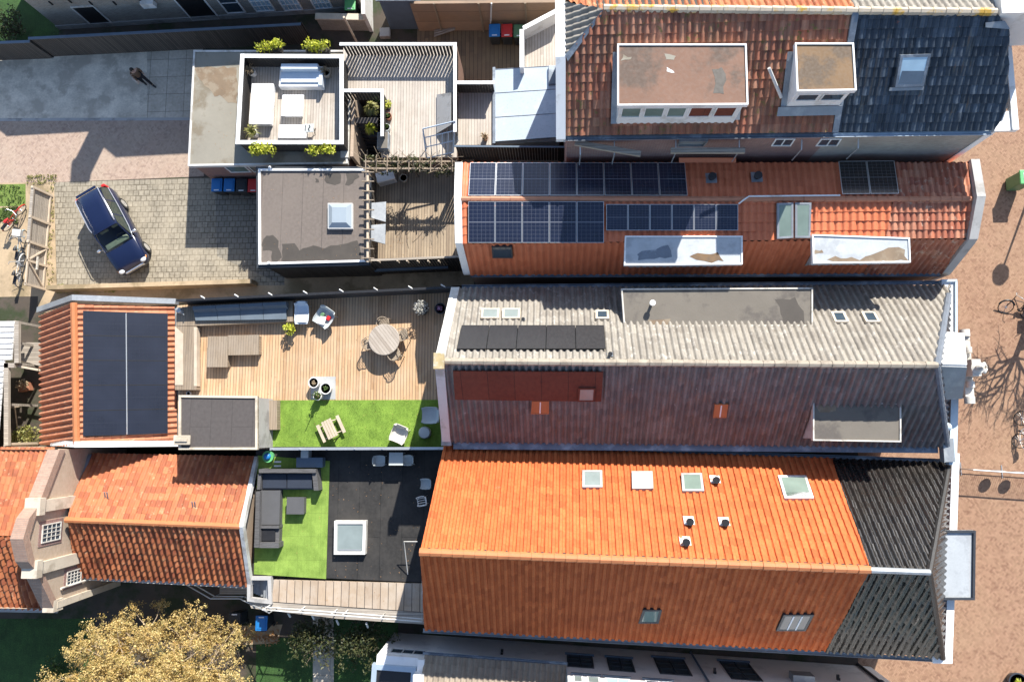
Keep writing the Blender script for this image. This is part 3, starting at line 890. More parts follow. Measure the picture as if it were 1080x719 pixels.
roofpart(h4, 'roof', [SA, A1, R1, SR], 't_black', (SA, A1), rib=.27, row=.33, amp=.065, step=.035)
roofpart(h4, 'roof', [B0, SB, SR, R0], 't_orange', (B0, SB), rib=.265, row=.36, amp=.055, step=.03, flat=True)
roofpart(h4, 'roof', [SB, B1, R1, SR], 't_black', (SB, B1), rib=.27, row=.33, amp=.085, step=.035)
roofpart(h4, 'roof', [A1, B1, R1], 't_black', (A1, B1), rib=.25, row=.33, amp=.05, step=.035)
under(h4, 'roof_boarding', [[A0, A1, R1, R0], [B0, B1, R1, R0], [A1, B1, R1]], 'dark_boards')
mb = MB(); ridgecaps(mb, R0, SR, .15, .42); mb.build('ridge_tile', M['cap_orange'], h4)
mb = MB(); mb.tube([SR + V((0, 0, .04)), R1 + V((0, 0, .04))], .11, 8); mb.build('ridge_tile', M['zinc'], h4)
mb = MB(); ridgecaps(mb, A1, R1, .12, .36); ridgecaps(mb, B1, R1, .12, .36); mb.build('hip_tile', M['cap_black'], h4)
gutter(h4, U(446, 664.5, he - .1), U(990, 695.5, he - .1), .08, 'zinc')
gutter(h4, U(470, 468, he - .1), U(1000, 486, he - .1), .08, 'zinc_dark')
mb = MB()
a, b = U(1004, 478, he - .05), U(996, 699, he - .05)
e = V((.30, 0, 0)); mb.obox(a - V((0, 0, .22)), e, b - a, V((0, 0, .25))); 
mb.build('cornice', M['white'], h4)
mb = MB(); mb.obox(U(984, 699, he - .05) - V((0, 0, .25)), V((.55, 0, 0)), V((0, .35, 0)), V((0, 0, .262))); mb.build('cornice_return', M['white'], h4)
mb = MB(); mb.obox(a - V((.18, 0, .14)), V((.17, 0, 0)), b - a + V((0, .4, 0)), V((0, 0, .05))); mb.build('valley_gutter', M['brick_red'], h4)
for px, g in (([(614, 497), (635, 497), (635.5, 515), (614, 515)], 'glass_pale'), ([(666, 498), (688, 498), (689, 516.5), (666.5, 516.5)], 'fabric_blue'),
              ([(718, 500), (740, 500), (742.5, 519), (719.5, 519)], 'glass_green')):
    skylight(h4, px, P4, 'concrete', g, w=.1)
f = skylight(h4, [(820, 502.5), (850, 502.5), (858, 526.5), (827, 526.5)], P4, 'white_dirty', 'glass_green', w=.1)
blind = onroof([(829, 519), (854, 519), (856, 524.5), (831, 524.5)], P4, .115)
mb = MB(); mb.slab(blind, .015, 0); mb.build('blind', M['white'], f)
skylight(h4, [(678, 641), (698, 641), (694.5, 655), (673, 655)], P4b, 'anthracite', 'glass_green', w=.1)
skylight(h4, [(826, 646), (858, 646), (849, 663), (818, 663)], P4b, 'anthracite', 'glass', split=3, w=.09)
for p in ((726.5, 549), (763.5, 550), (722.5, 570.5), (754, 505.5)):
    vent(h4, p, P4, 'white', r=.10, h=.26)
# flat zinc roof of the street bay
q = [U(990, 559, 5.0), U(1028, 559, 5.0), U(1027, 632, 5.0), U(990, 632, 5.0)]
mb = MB(); mb.prism([(p.x, p.y) for p in inset(q[::-1], .1)], 0, 4.85); bay = mb.build('bay', M['brick_red'], h4)
mb = MB(); mb.prism([(p.x, p.y) for p in q], 4.85, 5.0, bottom=True); mb.build('bay_roof', M['zinc_pale'], bay)
mb = MB()
for i in (0, 1, 2):
    j = (i + 1) % 4; ii = inset(q[::-1], .09)[::-1]
    mb.prism([(p.x, p.y) for p in (q[i], q[j], ii[j], ii[i])], 4.9, 5.09)
mb.build('roof_edge', M['anthracite'], bay)

# ---------------------------------------------------------------- sand and plum house
he, zr = 5.2, 8.45
A0, A1 = U(482, 304.5, he), U(1002, 300, he); B0, B1 = U(472, 466, he), U(999, 471, he)
R0, R1 = U(465, 381, zr), U(988, 385, zr)
h3 = thing('row_house', 'narrow house with sand grey tiles on one slope and plum brown tiles on the other', 'house', V(((A0.x + B1.x) / 2, (A0.y + B1.y) / 2, 0)), 'row houses between the street and the yards')
gablewalls(h3, A0, A1, R0, R1, B0, B1, 'brick_brown')
n3 = upn([A0, A1, R1, R0]); P3 = (A0, n3); n3b = upn([B0, B1, R1, R0]); P3b = (B0, n3b)
roofpart(h3, 'roof', [A0, A1, R1, R0], 't_sand', (A0, A1), rib=.26, row=.34, amp=.06)
roofpart(h3, 'roof', [B0, B1, R1, R0], 't_plum', (B0, B1), rib=.26, row=.34, amp=.065)
roofpart(h3, 'roof', [A1, B1, R1], 't_slate', (A1, B1), rib=.24, row=.34)
under(h3, 'roof_boarding', [[A0, A1, R1, R0], [B0, B1, R1, R0], [A1, B1, R1]], 'dark_boards')
mb = MB(); ridgecaps(mb, R0, R1, .14, .42); mb.build('ridge_tile', M['cap_sand'], h3)
mb = MB(); ridgecaps(mb, A1 + (R1 - A1) * .15, R1, .13, .33); ridgecaps(mb, B1, R1, .12, .33); mb.build('hip_tile', M['cap_blue'], h3)
gutter(h3, U(487, 302.5, he - .08), U(1000, 298, he - .08), .08, 'zinc_dark')
mb = MB(); a, b = U(478, 468, he - .05), U(990, 472, he - .05)
mb.obox(a - V((0, .22, .1)), b - a, V((0, .30, 0)), V((0, 0, .04))); mb.build('valley_gutter', M['zinc_dark'], h3)
# gable coping on the yard side
o = V((-.36, 0, 0))
vA, vR, vB = A0 + V((.12, .05, .12)), R0 + V((.14, 0, .2)), B0 + V((.14, 0, .12))
mb = MB()
for a, b in ((vA, vR), (vR, vB)):
    mb.hexa([a + o - V((0, 0, .5)), a - V((0, 0, .5)), b - V((0, 0, .5)), b + o - V((0, 0, .5))], [a + o, a, b, b + o])
mb.build('gable_coping', M['white_dirty'], h3)
mb = MB(); mb.box(vR + o / 2 + V((0, 0, -.1)), .40, .62, .2); mb.build('coping_stone', M['lichen'], h3)
mb = MB(); mb.box(vB + o / 2 + V((0, .1, -.3)), .42, .5, .32); mb.build('kneeler_stone', M['concrete'], h3)
# black panels and roof windows on the sunny side
pv(h3, onroof([(487, 346), (637, 346), (639, 371), (482, 371)], P3), 5, 1, 'pv_slate', off=.13, frame='black', fw=.02)
for px in ([(508, 326.5), (527, 326.5), (526.5, 337), (507, 337)], [(530, 326.5), (549, 326.5), (548.5, 337), (529.5, 337)]):
    skylight(h3, px, P3, 'stone', 'glass_pale', w=.09)
skylight(h3, [(628, 328.5), (642, 328.5), (642.5, 337.5), (628, 337.5)], P3, 'stone', 'glass', w=.09)
skylight(h3, [(875.5, 330), (890, 330), (895, 341), (880, 341)], P3, 'stone', 'glass', w=.09)
skylight(h3, [(907.5, 330), (922, 330), (928, 341), (913, 341)], P3, 'stone', 'glass', w=.09)
vent(h3, (643, 374), P3, 'zinc_dark', r=.06, h=.3, pad=.12)
vent(h3, (552, 337), P3, 'zinc', r=.05, h=.15, pad=.08)
# long flat dormer
d, q = flat_dormer(h3, [(655, 304.5), (857, 303.5), (857, 344), (658, 345)], 6.87, 4.9, 'felt_stone', 'zinc', 'stone_pale')
blotch(d, [(818, 316), (840, 314), (846, 328), (848, 341), (826, 342), (824, 330)], 6.87, 'stain', seed=3)
blotch(d, [(684, 336), (706, 337), (704, 343), (684, 343)], 6.87, 'stain_brown', seed=4)
p = U(687, 321, 6.9); mb = MB(); mb.tube([p, p + V((0, 0, .32))], .06, 10); mb.tube([p + V((0, 0, .32)), p + V((0, 0, .42))], .12, 10); mb.build('vent_pipe', M['white'], d)
# plum side
mb = MB(); qq = onroof([(478, 390), (636, 391), (634, 422), (480, 420)], P3b, .05); mb.slab(qq, .05, .03); aw = mb.build('flat_sheet', M['brownpanel'], h3)
skylight(h3, [(610, 407), (628, 407), (627, 421), (609, 421)], P3b, 'brownpanel', 'glass_pale', w=.07, h=.14)
for px in ([(561, 422.5), (579, 422.5), (579, 436), (560, 436)], [(754, 426), (768, 426), (766, 440), (752, 440)]):
    f = skylight(h3, px, P3b, 't_orange' if False else 'cap_orange', 'cap_orange', w=.05, h=.03, split=2)
d, q = flat_dormer(h3, [(857, 422), (950, 425), (950, 466), (857, 464.5)], 6.9, 4.9, 'felt_stone', 'white_dirty', 'stone_pale')
blotch(d, [(860, 424), (884, 424), (882, 434), (864, 435)], 6.9, 'stain_brown', seed=6)
# street end: dormer gable with carved stone front, sun and shade coloured into its roof slopes
ze = 6.1
a0, a1 = U(996, 351, ze), U(1016, 353, ze); r0, r1 = U(991, 385, 7.3), U(1019, 386, 7.3); b0, b1 = U(995, 420, ze), U(1014, 419, ze)
mb = MB(); mb.slab([a0, a1, r1, r0], .08); up1 = mb.build('gable_roof', M['white'], h3)  # sunlit slope coloured white, the shaded slope of the same roof grey
mb = MB(); mb.slab([b0, b1, r1, r0], .08); mb.build('gable_roof', M['zinc'], h3)
mb = MB(); g_ = lambda p, z=0: V((p.x, p.y, z)); mb.face([g_(a0), g_(a1), a1, a0]); mb.face([g_(a1), g_(b1), b1, r1, a1]); mb.face([g_(b1), g_(b0), b0, b1]); mb.build('gable_wall', M['brick_red'], h3)
st = MB()
x0 = a1.x + .02
for (ya, yb, zt, zb_) in ((a1.y, lerp(a1.y, r1.y, .75), 5.9, 4.6), (lerp(a1.y, r1.y, .75), lerp(b1.y, r1.y, .72), 6.5, 4.8), (lerp(b1.y, r1.y, .72), b1.y, 5.9, 4.6)):
    st.obox(V((x0, min(ya, yb), zb_)), V((.34, 0, 0)), V((0, abs(ya - yb), 0)), V((0, 0, zt - zb_)))
for yy in (a1.y + .1, b1.y - .1):
    st.tube([V((x0 + .17, yy - .14, 5.85)), V((x0 + .17, yy + .14, 5.85))], .2, 12)
for yy in (lerp(a1.y, r1.y, .45), lerp(b1.y, r1.y, .45)):
    st.tube([V((x0 + .17, yy - .12, 6.0)), V((x0 + .17, yy + .12, 6.0))], .15, 12)
c_ = V((x0 + .2, r1.y, 6.45))
st.lathe(c_, [(.24, 0), (.26, .08), (.13, .15), (.16, .24), (.08, .34), (.02, .40)], 12)
st.build('gable_front', M['stone_pale'], h3)
st = MB()
for s_ in (-1, 1):
    st.tube([c_ + V((.10, 0, .05)), c_ + V((.30, s_ * .16, .0)), c_ + V((.42, s_ * .03, -.08))], [.10, .08, .05], 8)
st.build('finial', M['stone_pale'], h3)
# white box gutters of the street end
mb = MB(); a, b = U(1001, 297, he + .02), U(1001, 352, he + .02)
mb.obox(a - V((.30, 0, .3)), V((.58, 0, 0)), b - a, V((0, 0, .30))); mb.build('box_gutter', M['white'], h3)
mb = MB(); mb.obox(a + V((.2, 0, -.3)), V((.09, 0, 0)), b - a, V((0, 0, .40))); mb.obox(a + V((-.35, -.02, -.3)), V((.63, 0, 0)), V((0, .1, 0)), V((0, 0, .40))); mb.build('fascia_board', M['fascia'], h3)
mb = MB(); a, b = U(1003, 420, he), U(1001, 490, he)
mb.obox(a - V((0, 0, .25)), V((.30, 0, 0)), b - a, V((0, 0, .26))); mb.build('box_gutter', M['fascia'], h3)
mb = MB(); mb.obox(U(994, 466, he + .1) - V((0, .8, .3)), V((.42, 0, 0)), V((0, .95, 0)), V((0, 0, .35))); mb.build('gutter_corner', M['zinc'], h3)
mb = MB(); mb.ell(U(999, 450, he + .45), .17, .17, .17, 14, 9); mb.tube([U(999, 450, he + .4), U(999, 450, he - .1)], .05, 8); mb.build('ball_finial', M['fascia'], h3)

# ---------------------------------------------------------------- red house with the solar panels
zE, zB, zR = 5.2, 7.45, 7.78
T0, T1 = U(488, 172, zB), U(1022, 172, zB); R0, R1 = U(487, 210, zR), U(1025, 210, zR)
K0, K1 = U(488, 257, zB), U(1019, 251, zB); E0, E1 = U(496, 289, zE), U(993, 288, zE)
X0, X1 = V((T0.x, T0.y + .6, zE)), V((T1.x, T1.y + .6, zE))
h2 = thing('row_house', 'long house with red mansard roof carrying rows of solar panels', 'house', V(((T0.x + E1.x) / 2, (T0.y + E1.y) / 2, 0)), 'row houses between the street and the yards')
mb = MB(); g_ = lambda p: V((p.x, p.y, 0)); dn = V((0, -.0, -.15))
mb.face([g_(E0), g_(E1), E1 + dn, E0 + dn]); mb.face([g_(X1), g_(X0), X0 + dn, X1 + dn])
i_ = V((.12, 0, 0))
mb.face([g_(X0) + i_, g_(E0) + i_, E0 + i_ + dn, K0 + i_ + dn, R0 + i_ + dn, T0 + i_ + dn, X0 + i_ + dn]); mb.face([g_(E1) - i_, g_(X1) - i_, X1 - i_ + dn, T1 - i_ + dn, R1 - i_ + dn, K1 - i_ + dn, E1 - i_ + dn]); mb.build('wall', M['brick_brown'], h2)
nT = upn([T0, T1, R1, R0]); PT = (T0, nT); nK = upn([K0, K1, R1, R0]); PK = (K0, nK); nE = upn([E0, E1, K1, K0]); PE = (E0, nE)
f1 = (946 - 488) / (1022 - 488); f2 = (936 - 488) / (1019 - 488)
s1, s2, s3 = lerp(T0, T1, f1), lerp(R0, R1, .852), lerp(K0, K1, f2); s4 = lerp(E0, E1, .84)
kw = dict(rib=.28, row=.36, amp=.042, step=.03)
roofpart(h2, 'roof', [T0, s1, s2, R0], 't_red', (T0, s1), **kw)
roofpart(h2, 'roof', [s1, T1, R1, s2], 't_redold', (s1, T1), rib=.24, row=.34, amp=.05, step=.035)
roofpart(h2, 'roof', [K0, s3, s2, R0], 't_red', (K0, s3), **kw)
roofpart(h2, 'roof', [s3, K1, R1, s2], 't_redold', (s3, K1), rib=.24, row=.34, amp=.05, step=.035)
roofpart(h2, 'roof', [E0, s4, s3, K0], 't_red', (E0, s4), **kw)
roofpart(h2, 'roof', [s4, E1, K1, s3], 't_redold', (s4, E1), rib=.24, row=.34, amp=.05, step=.035)
roofpart(h2, 'roof', [X0, X1, T1, T0], 't_red', (X0, X1), **kw)
under(h2, 'roof_boarding', [[T0, T1, R1, R0], [K0, K1, R1, R0], [E0, E1, K1, K0]], 'dark_boards')
mb = MB(); ridgecaps(mb, R0, R1, .12, .4); mb.build('ridge_tile', M['cap_red'], h2)
gutter(h2, E0 - V((0, .05, .08)), E1 - V((0, .05, .08)), .07, 'zinc_dark')
# yard-side verge board and street-side parapet gable
o = V((-.30, 0, 0)); mb = MB()
for a, b in ((T0, R0), (R0, K0), (K0, E0)):
    a, b = a + V((0, 0, .1)), b + V((0, 0, .1))
    mb.hexa([a + o - V((0, 0, .3)), a - V((0, 0, .3)), b - V((0, 0, .3)), b + o - V((0, 0, .3))], [a + o, a, b, b + o])
mb.build('verge', M['white'], h2)
mb = MB(); o = V((.33, 0, 0)); pts = [T1 + V((0, .1, .15)), R1 + V((0, 0, .35)), K1 + V((0, -.1, .2)), E1 + V((0, 0, .15))]
for a, b in zip(pts, pts[1:]):
    mb.hexa([a - V((0, 0, .5)), a + o - V((0, 0, .5)), b + o - V((0, 0, .5)), b - V((0, 0, .5))][::-1], [a, a + o, b + o, b][::-1])
mb.build('parapet', M['concrete'], h2)
mb = MB()
for a, b in zip(pts, pts[1:]):
    a, b = a + V((.335, 0, -.5)), b + V((.335, 0, -.5)); mb.hexa([a - V((0, 0, 2)), a + o * .6 - V((0, 0, 2)), b + o * .6 - V((0, 0, 2)), b - V((0, 0, 2))][::-1], [a, a + o * .6, b + o * .6, b][::-1])
mb.build('facade_ledge', M['concrete'], h2)
# panels
pv(h2, onroof([(496, 173), (722, 173), (725, 208), (494, 208)], PT), 8, 1, 'pv_blue')
pv(h2, onroof([(494, 212.5), (637, 212.5), (637, 256.5), (494, 256.5)], PK), 5, 1, 'pv_blue')
pv(h2, onroof([(639, 215.5), (778, 215.5), (778, 243.5), (639, 243.5)], PK), 6, 1, 'pv_blue')
pv(h2, onroof([(883, 171.5), (942, 171), (947, 206), (887, 206.5)], PT), 2, 1, 'pv_black')
for p in ((750, 188), (798, 187)): vent(h2, p, PT, 'zinc', r=.11, h=.22, pad=.22)
cq = [UP(x, y, PK[0] + nK * .12, nK) for x, y in ((779, 215), (784, 211))] + [UP(x, y, PT[0] + nT * .12, nT) for x, y in ((790, 207), (886, 206))]
mb = MB(); mb.tube(cq, .035, 6); mb.build('conduit', M['white'], h2)
f = skylight(h2, [(819, 214.5), (836, 214), (836, 251), (819, 252)], PK, 'zinc', 'glass_green', w=.08)
f = skylight(h2, [(838, 214), (855, 214), (854, 251), (838, 251)], PK, 'zinc', 'glass_green', w=.08)
skylight(h2, [(518.5, 258.5), (540, 258.5), (541, 270.5), (519.5, 270.5)], PE, 'anthracite', 'glass', w=.06)
for k, (px, zt) in enumerate(([[(659, 249), (783, 249), (783, 279), (658, 280)], 7.62], [[(856, 247.5), (959, 251), (960, 277), (857, 278)], 7.62])):
    d, q = flat_dormer(h2, px, zt, 5.3, 'zinc_pale', 'white_dirty', 'white', over=.35)
    y0 = inset(q if nrm(q).z > 0 else q[::-1], .35)
    fr = sorted(y0, key=lambda p: p.y)[:2]; fr.sort(key=lambda p: p.x)
    nwin = 4 if k == 0 else 3
    for i in range(nwin):
        a = lerp(fr[0], fr[1], (i + .08) / nwin); b = lerp(fr[0], fr[1], (i + .92) / nwin)
        winquad(d, [V((a.x, a.y, 6.0)), V((b.x, b.y, 6.0)), V((b.x, b.y, 7.3)), V((a.x, a.y, 7.3))], V((0, -1, 0)), 'white', 'glass')
    if k == 0:
        blotch(d, [(728, 272), (737, 266), (748, 268), (758, 267), (765, 275), (744, 277)], zt, 'felt_ochre', seed=8)
        blotch(d, [(672, 268), (690, 262), (706, 258), (708, 270), (690, 274), (674, 274)], zt, 'zinc_dark', seed=9)  # bluish shade from the tall house's dormer, coloured in as a darker patch
    else:
        blotch(d, [(866, 274), (880, 271), (905, 273), (925, 266), (938, 262), (954, 262), (957, 275), (900, 277)], zt, 'stain_brown', seed=10)
        blotch(d, [(860, 264), (868, 263), (868, 267), (860, 268)], zt, 'stain_brown', seed=12)
# small tiled piece behind the far edge
q = [U(716, 171, 7.6), U(776, 171, 7.6), U(776, 166, 7.75), U(716, 166, 7.75)]
mb = MB(); mb.slab(q, .06); mb.build('roof_upstand', M['t_red'], h2)

# ---------------------------------------------------------------- tall house with rust and blue-black tiles
he, zr = 9.6, 11.85
A0, A1 = U(597, 143, he), U(1048, 137, he)
R0, R1 = U(637, 9, zr), U(1050, 13, zr)
yr = (R0.y + R1.y) / 2
xl = A0.x
R00 = V((xl, R0.y + (R0.y - R1.y) * .1, zr))
BK0, BK1 = V((xl, 2 * yr - A0.y, he)), V((A1.x, 2 * yr - A1.y, he))
n1 = upn([A0, A1, R1, R0]); P1 = (A0, n1)
h1 = thing('row_house', 'tall corner house with dormers, half rust brown and half blue black tiled', 'house', V(((A0.x + A1.x) / 2, yr, 0)), 'row houses between the street and the yards')
H0 = UP(600, 60, A0, n1); H0.x = xl
HB = V((xl, 2 * yr - H0.y, H0.z))
SA = A0 + (A1 - A0) * ((UP(881, 139, A0, n1) - A0).dot((A1 - A0).normalized()) / (A1 - A0).length)
SR = lerp(R0, R1, (905 - 637) / (1050 - 637))
C1, C2 = UP(1064, 113, A0, n1), UP(1064, 30, A0, n1)
roofpart(h1, 'roof', [A0, SA, SR, R0, H0], 't_rust', (A0, SA), rib=.25, row=.32, amp=.048, step=.03, jit=.012)
roofpart(h1, 'roof', [SA, A1, C1, C2, R1, SR], 't_slate', (SA, A1), rib=.25, row=.32, amp=.045, step=.035, jit=.010)
roofpart(h1, 'roof', [H0, R0, HB], 't_sand', (HB, H0), rib=.235, row=.32, amp=.05, step=.03)
roofpart(h1, 'roof', [BK0, V((SA.x, BK0.y, he)), SR, R0, HB], 't_farm', (BK0, V((SA.x, BK0.y, he))), rib=.235, row=.32, amp=.05)
roofpart(h1, 'roof', [V((SA.x, BK0.y, he)), BK1, R1, SR], 't_sand', (V((SA.x, BK0.y, he)), BK1), rib=.235, row=.32, amp=.05)
under(h1, 'roof_boarding', [[A0, A1, C1, C2, R1, R0, H0], [BK0, BK1, R1, R0, HB]], 'dark_boards')
mb = MB(); ridgecaps(mb, R0, R1, .14, .42); mb.build('ridge_tile', M['cap_yellow'], h1)
mb = MB(); mb.slab([R0 + V((0, .02, 0)), R0 - V((0, .10, .09)), H0 - V((-.06, .12, .1)), H0 + V((-.04, .08, 0))], .06, .02); mb.build('hip_lead', M['zinc_dark'], h1)
mb = MB(); e = V((.11, 0, 0)); mb.slab([SA - e, SA + e, SR + e, SR - e], .09, .02); mb.build('party_lead', M['zinc_dark'], h1)
gutter(h1, A0 - V((.1, .08, .08)), SA - V((0, .08, .08)), .09, 'zinc_dark'); gutter(h1, SA - V((0, .08, .08)), A1 - V((0, .08, .08)), .08, 'alu_blue')
# walls
W0, W1, WS = A0 + V((.05, -.02, -.1)), A1 + V((0, -.02, -.1)), SA + V((0, -.02, -.1))
mb = MB(); mb.face([g_(W0), g_(WS), WS, W0]); mb.face([g_(BK0), g_(W0), W0, H0 - V((0, 0, .15)), HB - V((0, 0, .15)), BK0]); mb.build('wall', M['brick_red'], h1)
mb = MB(); mb.face([g_(WS), g_(W1), W1, WS]); mb.face([g_(W1), g_(BK1), BK1, R1 - V((0, 0, .15)), W1]); mb.face([g_(BK1), g_(BK0), BK0, BK1]); mb.build('wall', M['brick_grey'], h1)
mb = MB(); mb.obox(V((W1.x - .12, W1.y - .035, 0)), V((.25, 0, 0)), V((0, .03, 0)), V((0, 0, he - .12))); mb.build('corner_board', M['white'], h1)
wn = V((0, -1, 0)); wn = (V((W1.y - W0.y, -(W1.x - W0.x), 0))).normalized()
for px in ([(818, 146), (839, 146), (834, 153.5), (813, 153.5)], [(866, 146), (888, 146), (883, 153.5), (860, 153.5)]):
    frontwin(h1, W0, wn, px, 'white', 'glass', (2, 1), w=.05)
frontwin(h1, W0, wn, [(717, 146.5), (747, 146.5), (742, 152.5), (714, 152.5)], 'zinc', 'zinc', w=.04, proud=.1)
mb = MB(); o_ = W0.copy()
for (xa, ya, xb, yb) in ((606, 154, 675, 166), (707, 162.5, 785, 162.5)):
    a, b = U(xa, ya, 9.0), U(xb, yb, 9.0); d_ = b - a; s_ = V((-d_.y, d_.x, 0)).normalized() * .2
    mb.obox(a, d_, s_, V((0, 0, .14)))
mb.build('wall_shelf', M['grey_wood'], h1)
mb = MB()
for px in (612, 648, 713, 780, 846, 906):
    a = U(px, 151, 9.0); a.y = W0.y - .02; mb.tube([a, a + V((0, -.45, -.1)), a + V((0, -.45, -1.2))], .025, 6)
mb.build('wall_bracket', M['steel'], h1)
# white fascia round the half-hipped left end
mb = MB(); o = V((-.36, 0, 0))
pts = [A0 + V((-.02, -.15, .02)), H0 + V((-.02, 0, .04)), HB + V((-.02, 0, .04)), BK0 + V((-.02, 0, .02))]
for a, b in zip(pts, pts[1:]):
    mb.hexa([a + o - V((0, 0, .25)), a - V((0, 0, .25)), b - V((0, 0, .25)), b + o - V((0, 0, .25))], [a + o, a, b, b + o])
mb.build('verge', M['white'], h1)
# right parapet and gutter
mb = MB(); a = U(1066, 126, 9.75); mb.obox(V((a.x - .05, a.y, 8.5)), V((.13, 0, 0)), V((0, BK1.y - a.y, 0)), V((0, 0, .75))); mb.build('parapet', M['brick_red'], h1)
mb = MB(); a = U(1071, 137, 9.7); mb.obox(V((a.x - .1, a.y, 9.5)), V((.22, 0, 0)), V((0, 8, 0)), V((0, 0, .22))); mb.obox(V((a.x - .70, a.y, 9.52)), V((.59, 0, 0)), V((0, .75, 0)), V((0, 0, .12))); mb.build('cornice', M['white'], h1)
mb = MB(); mb.slab([UP(x, y, A0, n1) for x, y in ((1038, 24), (1058, 22), (1064, 31), (1038, 29))], .03, .07); mb.build('lead_flashing', M['zinc'], h1)
mb = MB(); a = U(1057, 14, 12.0); mb.obox(V((a.x, a.y, 9.8)), V((2.4, 0, 0)), V((0, 2.5, 0)), V((0, 0, 2.2))); mb.build('roof_box', M['white'], h1)
# dormers
d, q = flat_dormer(h1, [(651, 47), (787, 47), (789, 111), (651, 112)], 11.52, 9.5, 'felt_brown', 'white', 'white', over=.1)
ii = inset(q if nrm(q).z > 0 else q[::-1], .1); fr = sorted(ii, key=lambda p: p.y)[:2]; fr.sort(key=lambda p: p.x)
for i in range(5):
    cuts = (0.02, .21, .40, .58, .79, .985)
    a = lerp(fr[0], fr[1], cuts[i]); b = lerp(fr[0], fr[1], cuts[i + 1] - .02)
    winquad(d, [V((a.x, a.y, 10.42)), V((b.x, b.y, 10.42)), V((b.x, b.y, 11.22)), V((a.x, a.y, 11.22))], V((0, -1, 0)), 'white', 'glass_green' if i < 3 else 'brownpanel', w=.05)
mb = MB(); a, b = fr[0] + V((-.12, -.16, 0)), fr[1] + V((.12, -.16, 0))
mb.obox(V((a.x, a.y, 9.60)), V((b.x - a.x, 0, 0)), V((0, .2, 0)), V((0, 0, .05))); mb.build('lead_apron', M['zinc'], d)
for px in ((648, 60, 645, 128), (788, 60, 770, 128)): pass
mb = MB()
for sx, w_ in ((fr[0].x - .2, .22), (fr[1].x - .02, .22)):
    y0, y1 = fr[0].y, sorted(ii, key=lambda p: p.y)[3].y
    p = [V((sx, y0, 0)), V((sx + w_, y0, 0)), V((sx + w_, y1, 0)), V((sx, y1, 0))]
    for v in p: v.z = A0.z - ((v - A0).x * n1.x + (v - A0).y * n1.y) / n1.z
    mb.slab(p, .03, .06)
    mb.build('lead_soaker', M['zinc'], d); mb = MB()
blotch(d, [(752, 74), (762, 72), (766, 84), (763, 98), (753, 97)], 11.52, 'stain', seed=21); blotch(d, [(702, 73), (708, 72), (710, 76), (703, 77)], 11.52, 'white_dirty', seed=22)
blotch(d, [(656, 59), (666, 60), (664, 63), (656, 63)], 11.52, 'felt_pale', seed=23); blotch(d, [(700, 58), (714, 60), (712, 64), (702, 64)], 11.52, 'felt_pale', seed=24)
d, q = flat_dormer(h1, [(838, 46), (900, 46), (903, 96), (840, 97)], 11.58, 10.05, 'felt_ochre', 'white', 'white', over=.08)
ii = inset(q if nrm(q).z > 0 else q[::-1], .08); fr = sorted(ii, key=lambda p: p.y)[:2]; fr.sort(key=lambda p: p.x)
for i in range(2):
    a = lerp(fr[0], fr[1], .05 + .47 * i); b = lerp(fr[0], fr[1], .47 + .47 * i)
    winquad(d, [V((a.x, a.y, 10.75)), V((b.x, b.y, 10.75)), V((b.x, b.y, 11.28)), V((a.x, a.y, 11.28))], V((0, -1, 0)), 'white', 'glass', w=.05)
mb = MB(); a, b = fr[0] + V((-.3, -.22, 0)), fr[1] + V((.1, -.22, 0))
for v in (a, b): v.z = A0.z - ((v - A0).x * n1.x + (v - A0).y * n1.y) / n1.z
mb.slab([a, b, b + V((0, .25, .22)), a + V((0, .25, .22))], .03, .07); mb.build('lead_apron', M['zinc'], d)
mb = MB(); y0, y1 = fr[0].y, sorted(ii, key=lambda p: p.y)[3].y; sx = fr[0].x - .2
p = [V((sx, y0, 0)), V((sx + .22, y0, 0)), V((sx + .22, y1, 0)), V((sx, y1, 0))]
for v in p: v.z = A0.z - ((v - A0).x * n1.x + (v - A0).y * n1.y) / n1.z
mb.slab(p, .03, .06); mb.build('lead_soaker', M['zinc'], d)
f = skylight(h1, [(949, 58), (981, 57), (973, 91), (943, 92)], P1, 'zinc_dark', 'glass_sky', w=.09)
mb = MB(); a = onroof([(951.5, 75), (975, 75), (971.5, 88.5), (947.5, 89)], P1, .13); mb.slab(a, .01, 0); mb.build('blind', M['slate_blue'], f)
mb = MB(); mb.slab(onroof([(938, 92.5), (974, 91.5), (973, 95), (937, 96)], P1, .06), .03, .02); mb.build('lead_apron', M['zinc'], f)
a = UP(811, 72, A0 + n1 * .5, n1); b = UP(824, 103, A0 + n1 * .12, n1)
mb = MB(); mb.tube([a, b], .06, 8); mb.build('flue', M['white_dirty'], h1)
# ================================================================ BARNS AND YARDS
def slatfence(parent, name, a, b, z0, z1, mat, sw=.10, gap=.05, t=.03):
    """upright slats between two plan points"""
    mb = MB(); a = V((a.x, a.y, 0)); b = V((b.x, b.y, 0)); d = b - a; L = d.length; d.normalize(); s = V((-d.y, d.x, 0)) * t
    n = max(1, int(L / (sw + gap))); st = L / n
    for i in range(n):
        mb.obox(a + d * (i * st + gap / 2) - s / 2 + V((0, 0, z0)), d * (st - gap), s, V((0, 0, z1 - z0 - RND.uniform(0, .012))))
    return mb.build(name, M[mat], parent)

def cap(parent, a, b, z, w, t, mat, name='rail_cap', ext=0.0):
    mb = MB(); a = V((a.x, a.y, z)); b = V((b.x, b.y, z)); d = (b - a).normalized(); s = V((-d.y, d.x, 0)) * w
    mb.obox(a - s / 2 - d * ext, (b - a) + d * 2 * ext, s, V((0, 0, t))); return mb.build(name, M[mat], parent)

def mid(*p): return sum(p, V((0, 0, 0))) / len(p)
def at0(v): return V((v.x, v.y, 0))

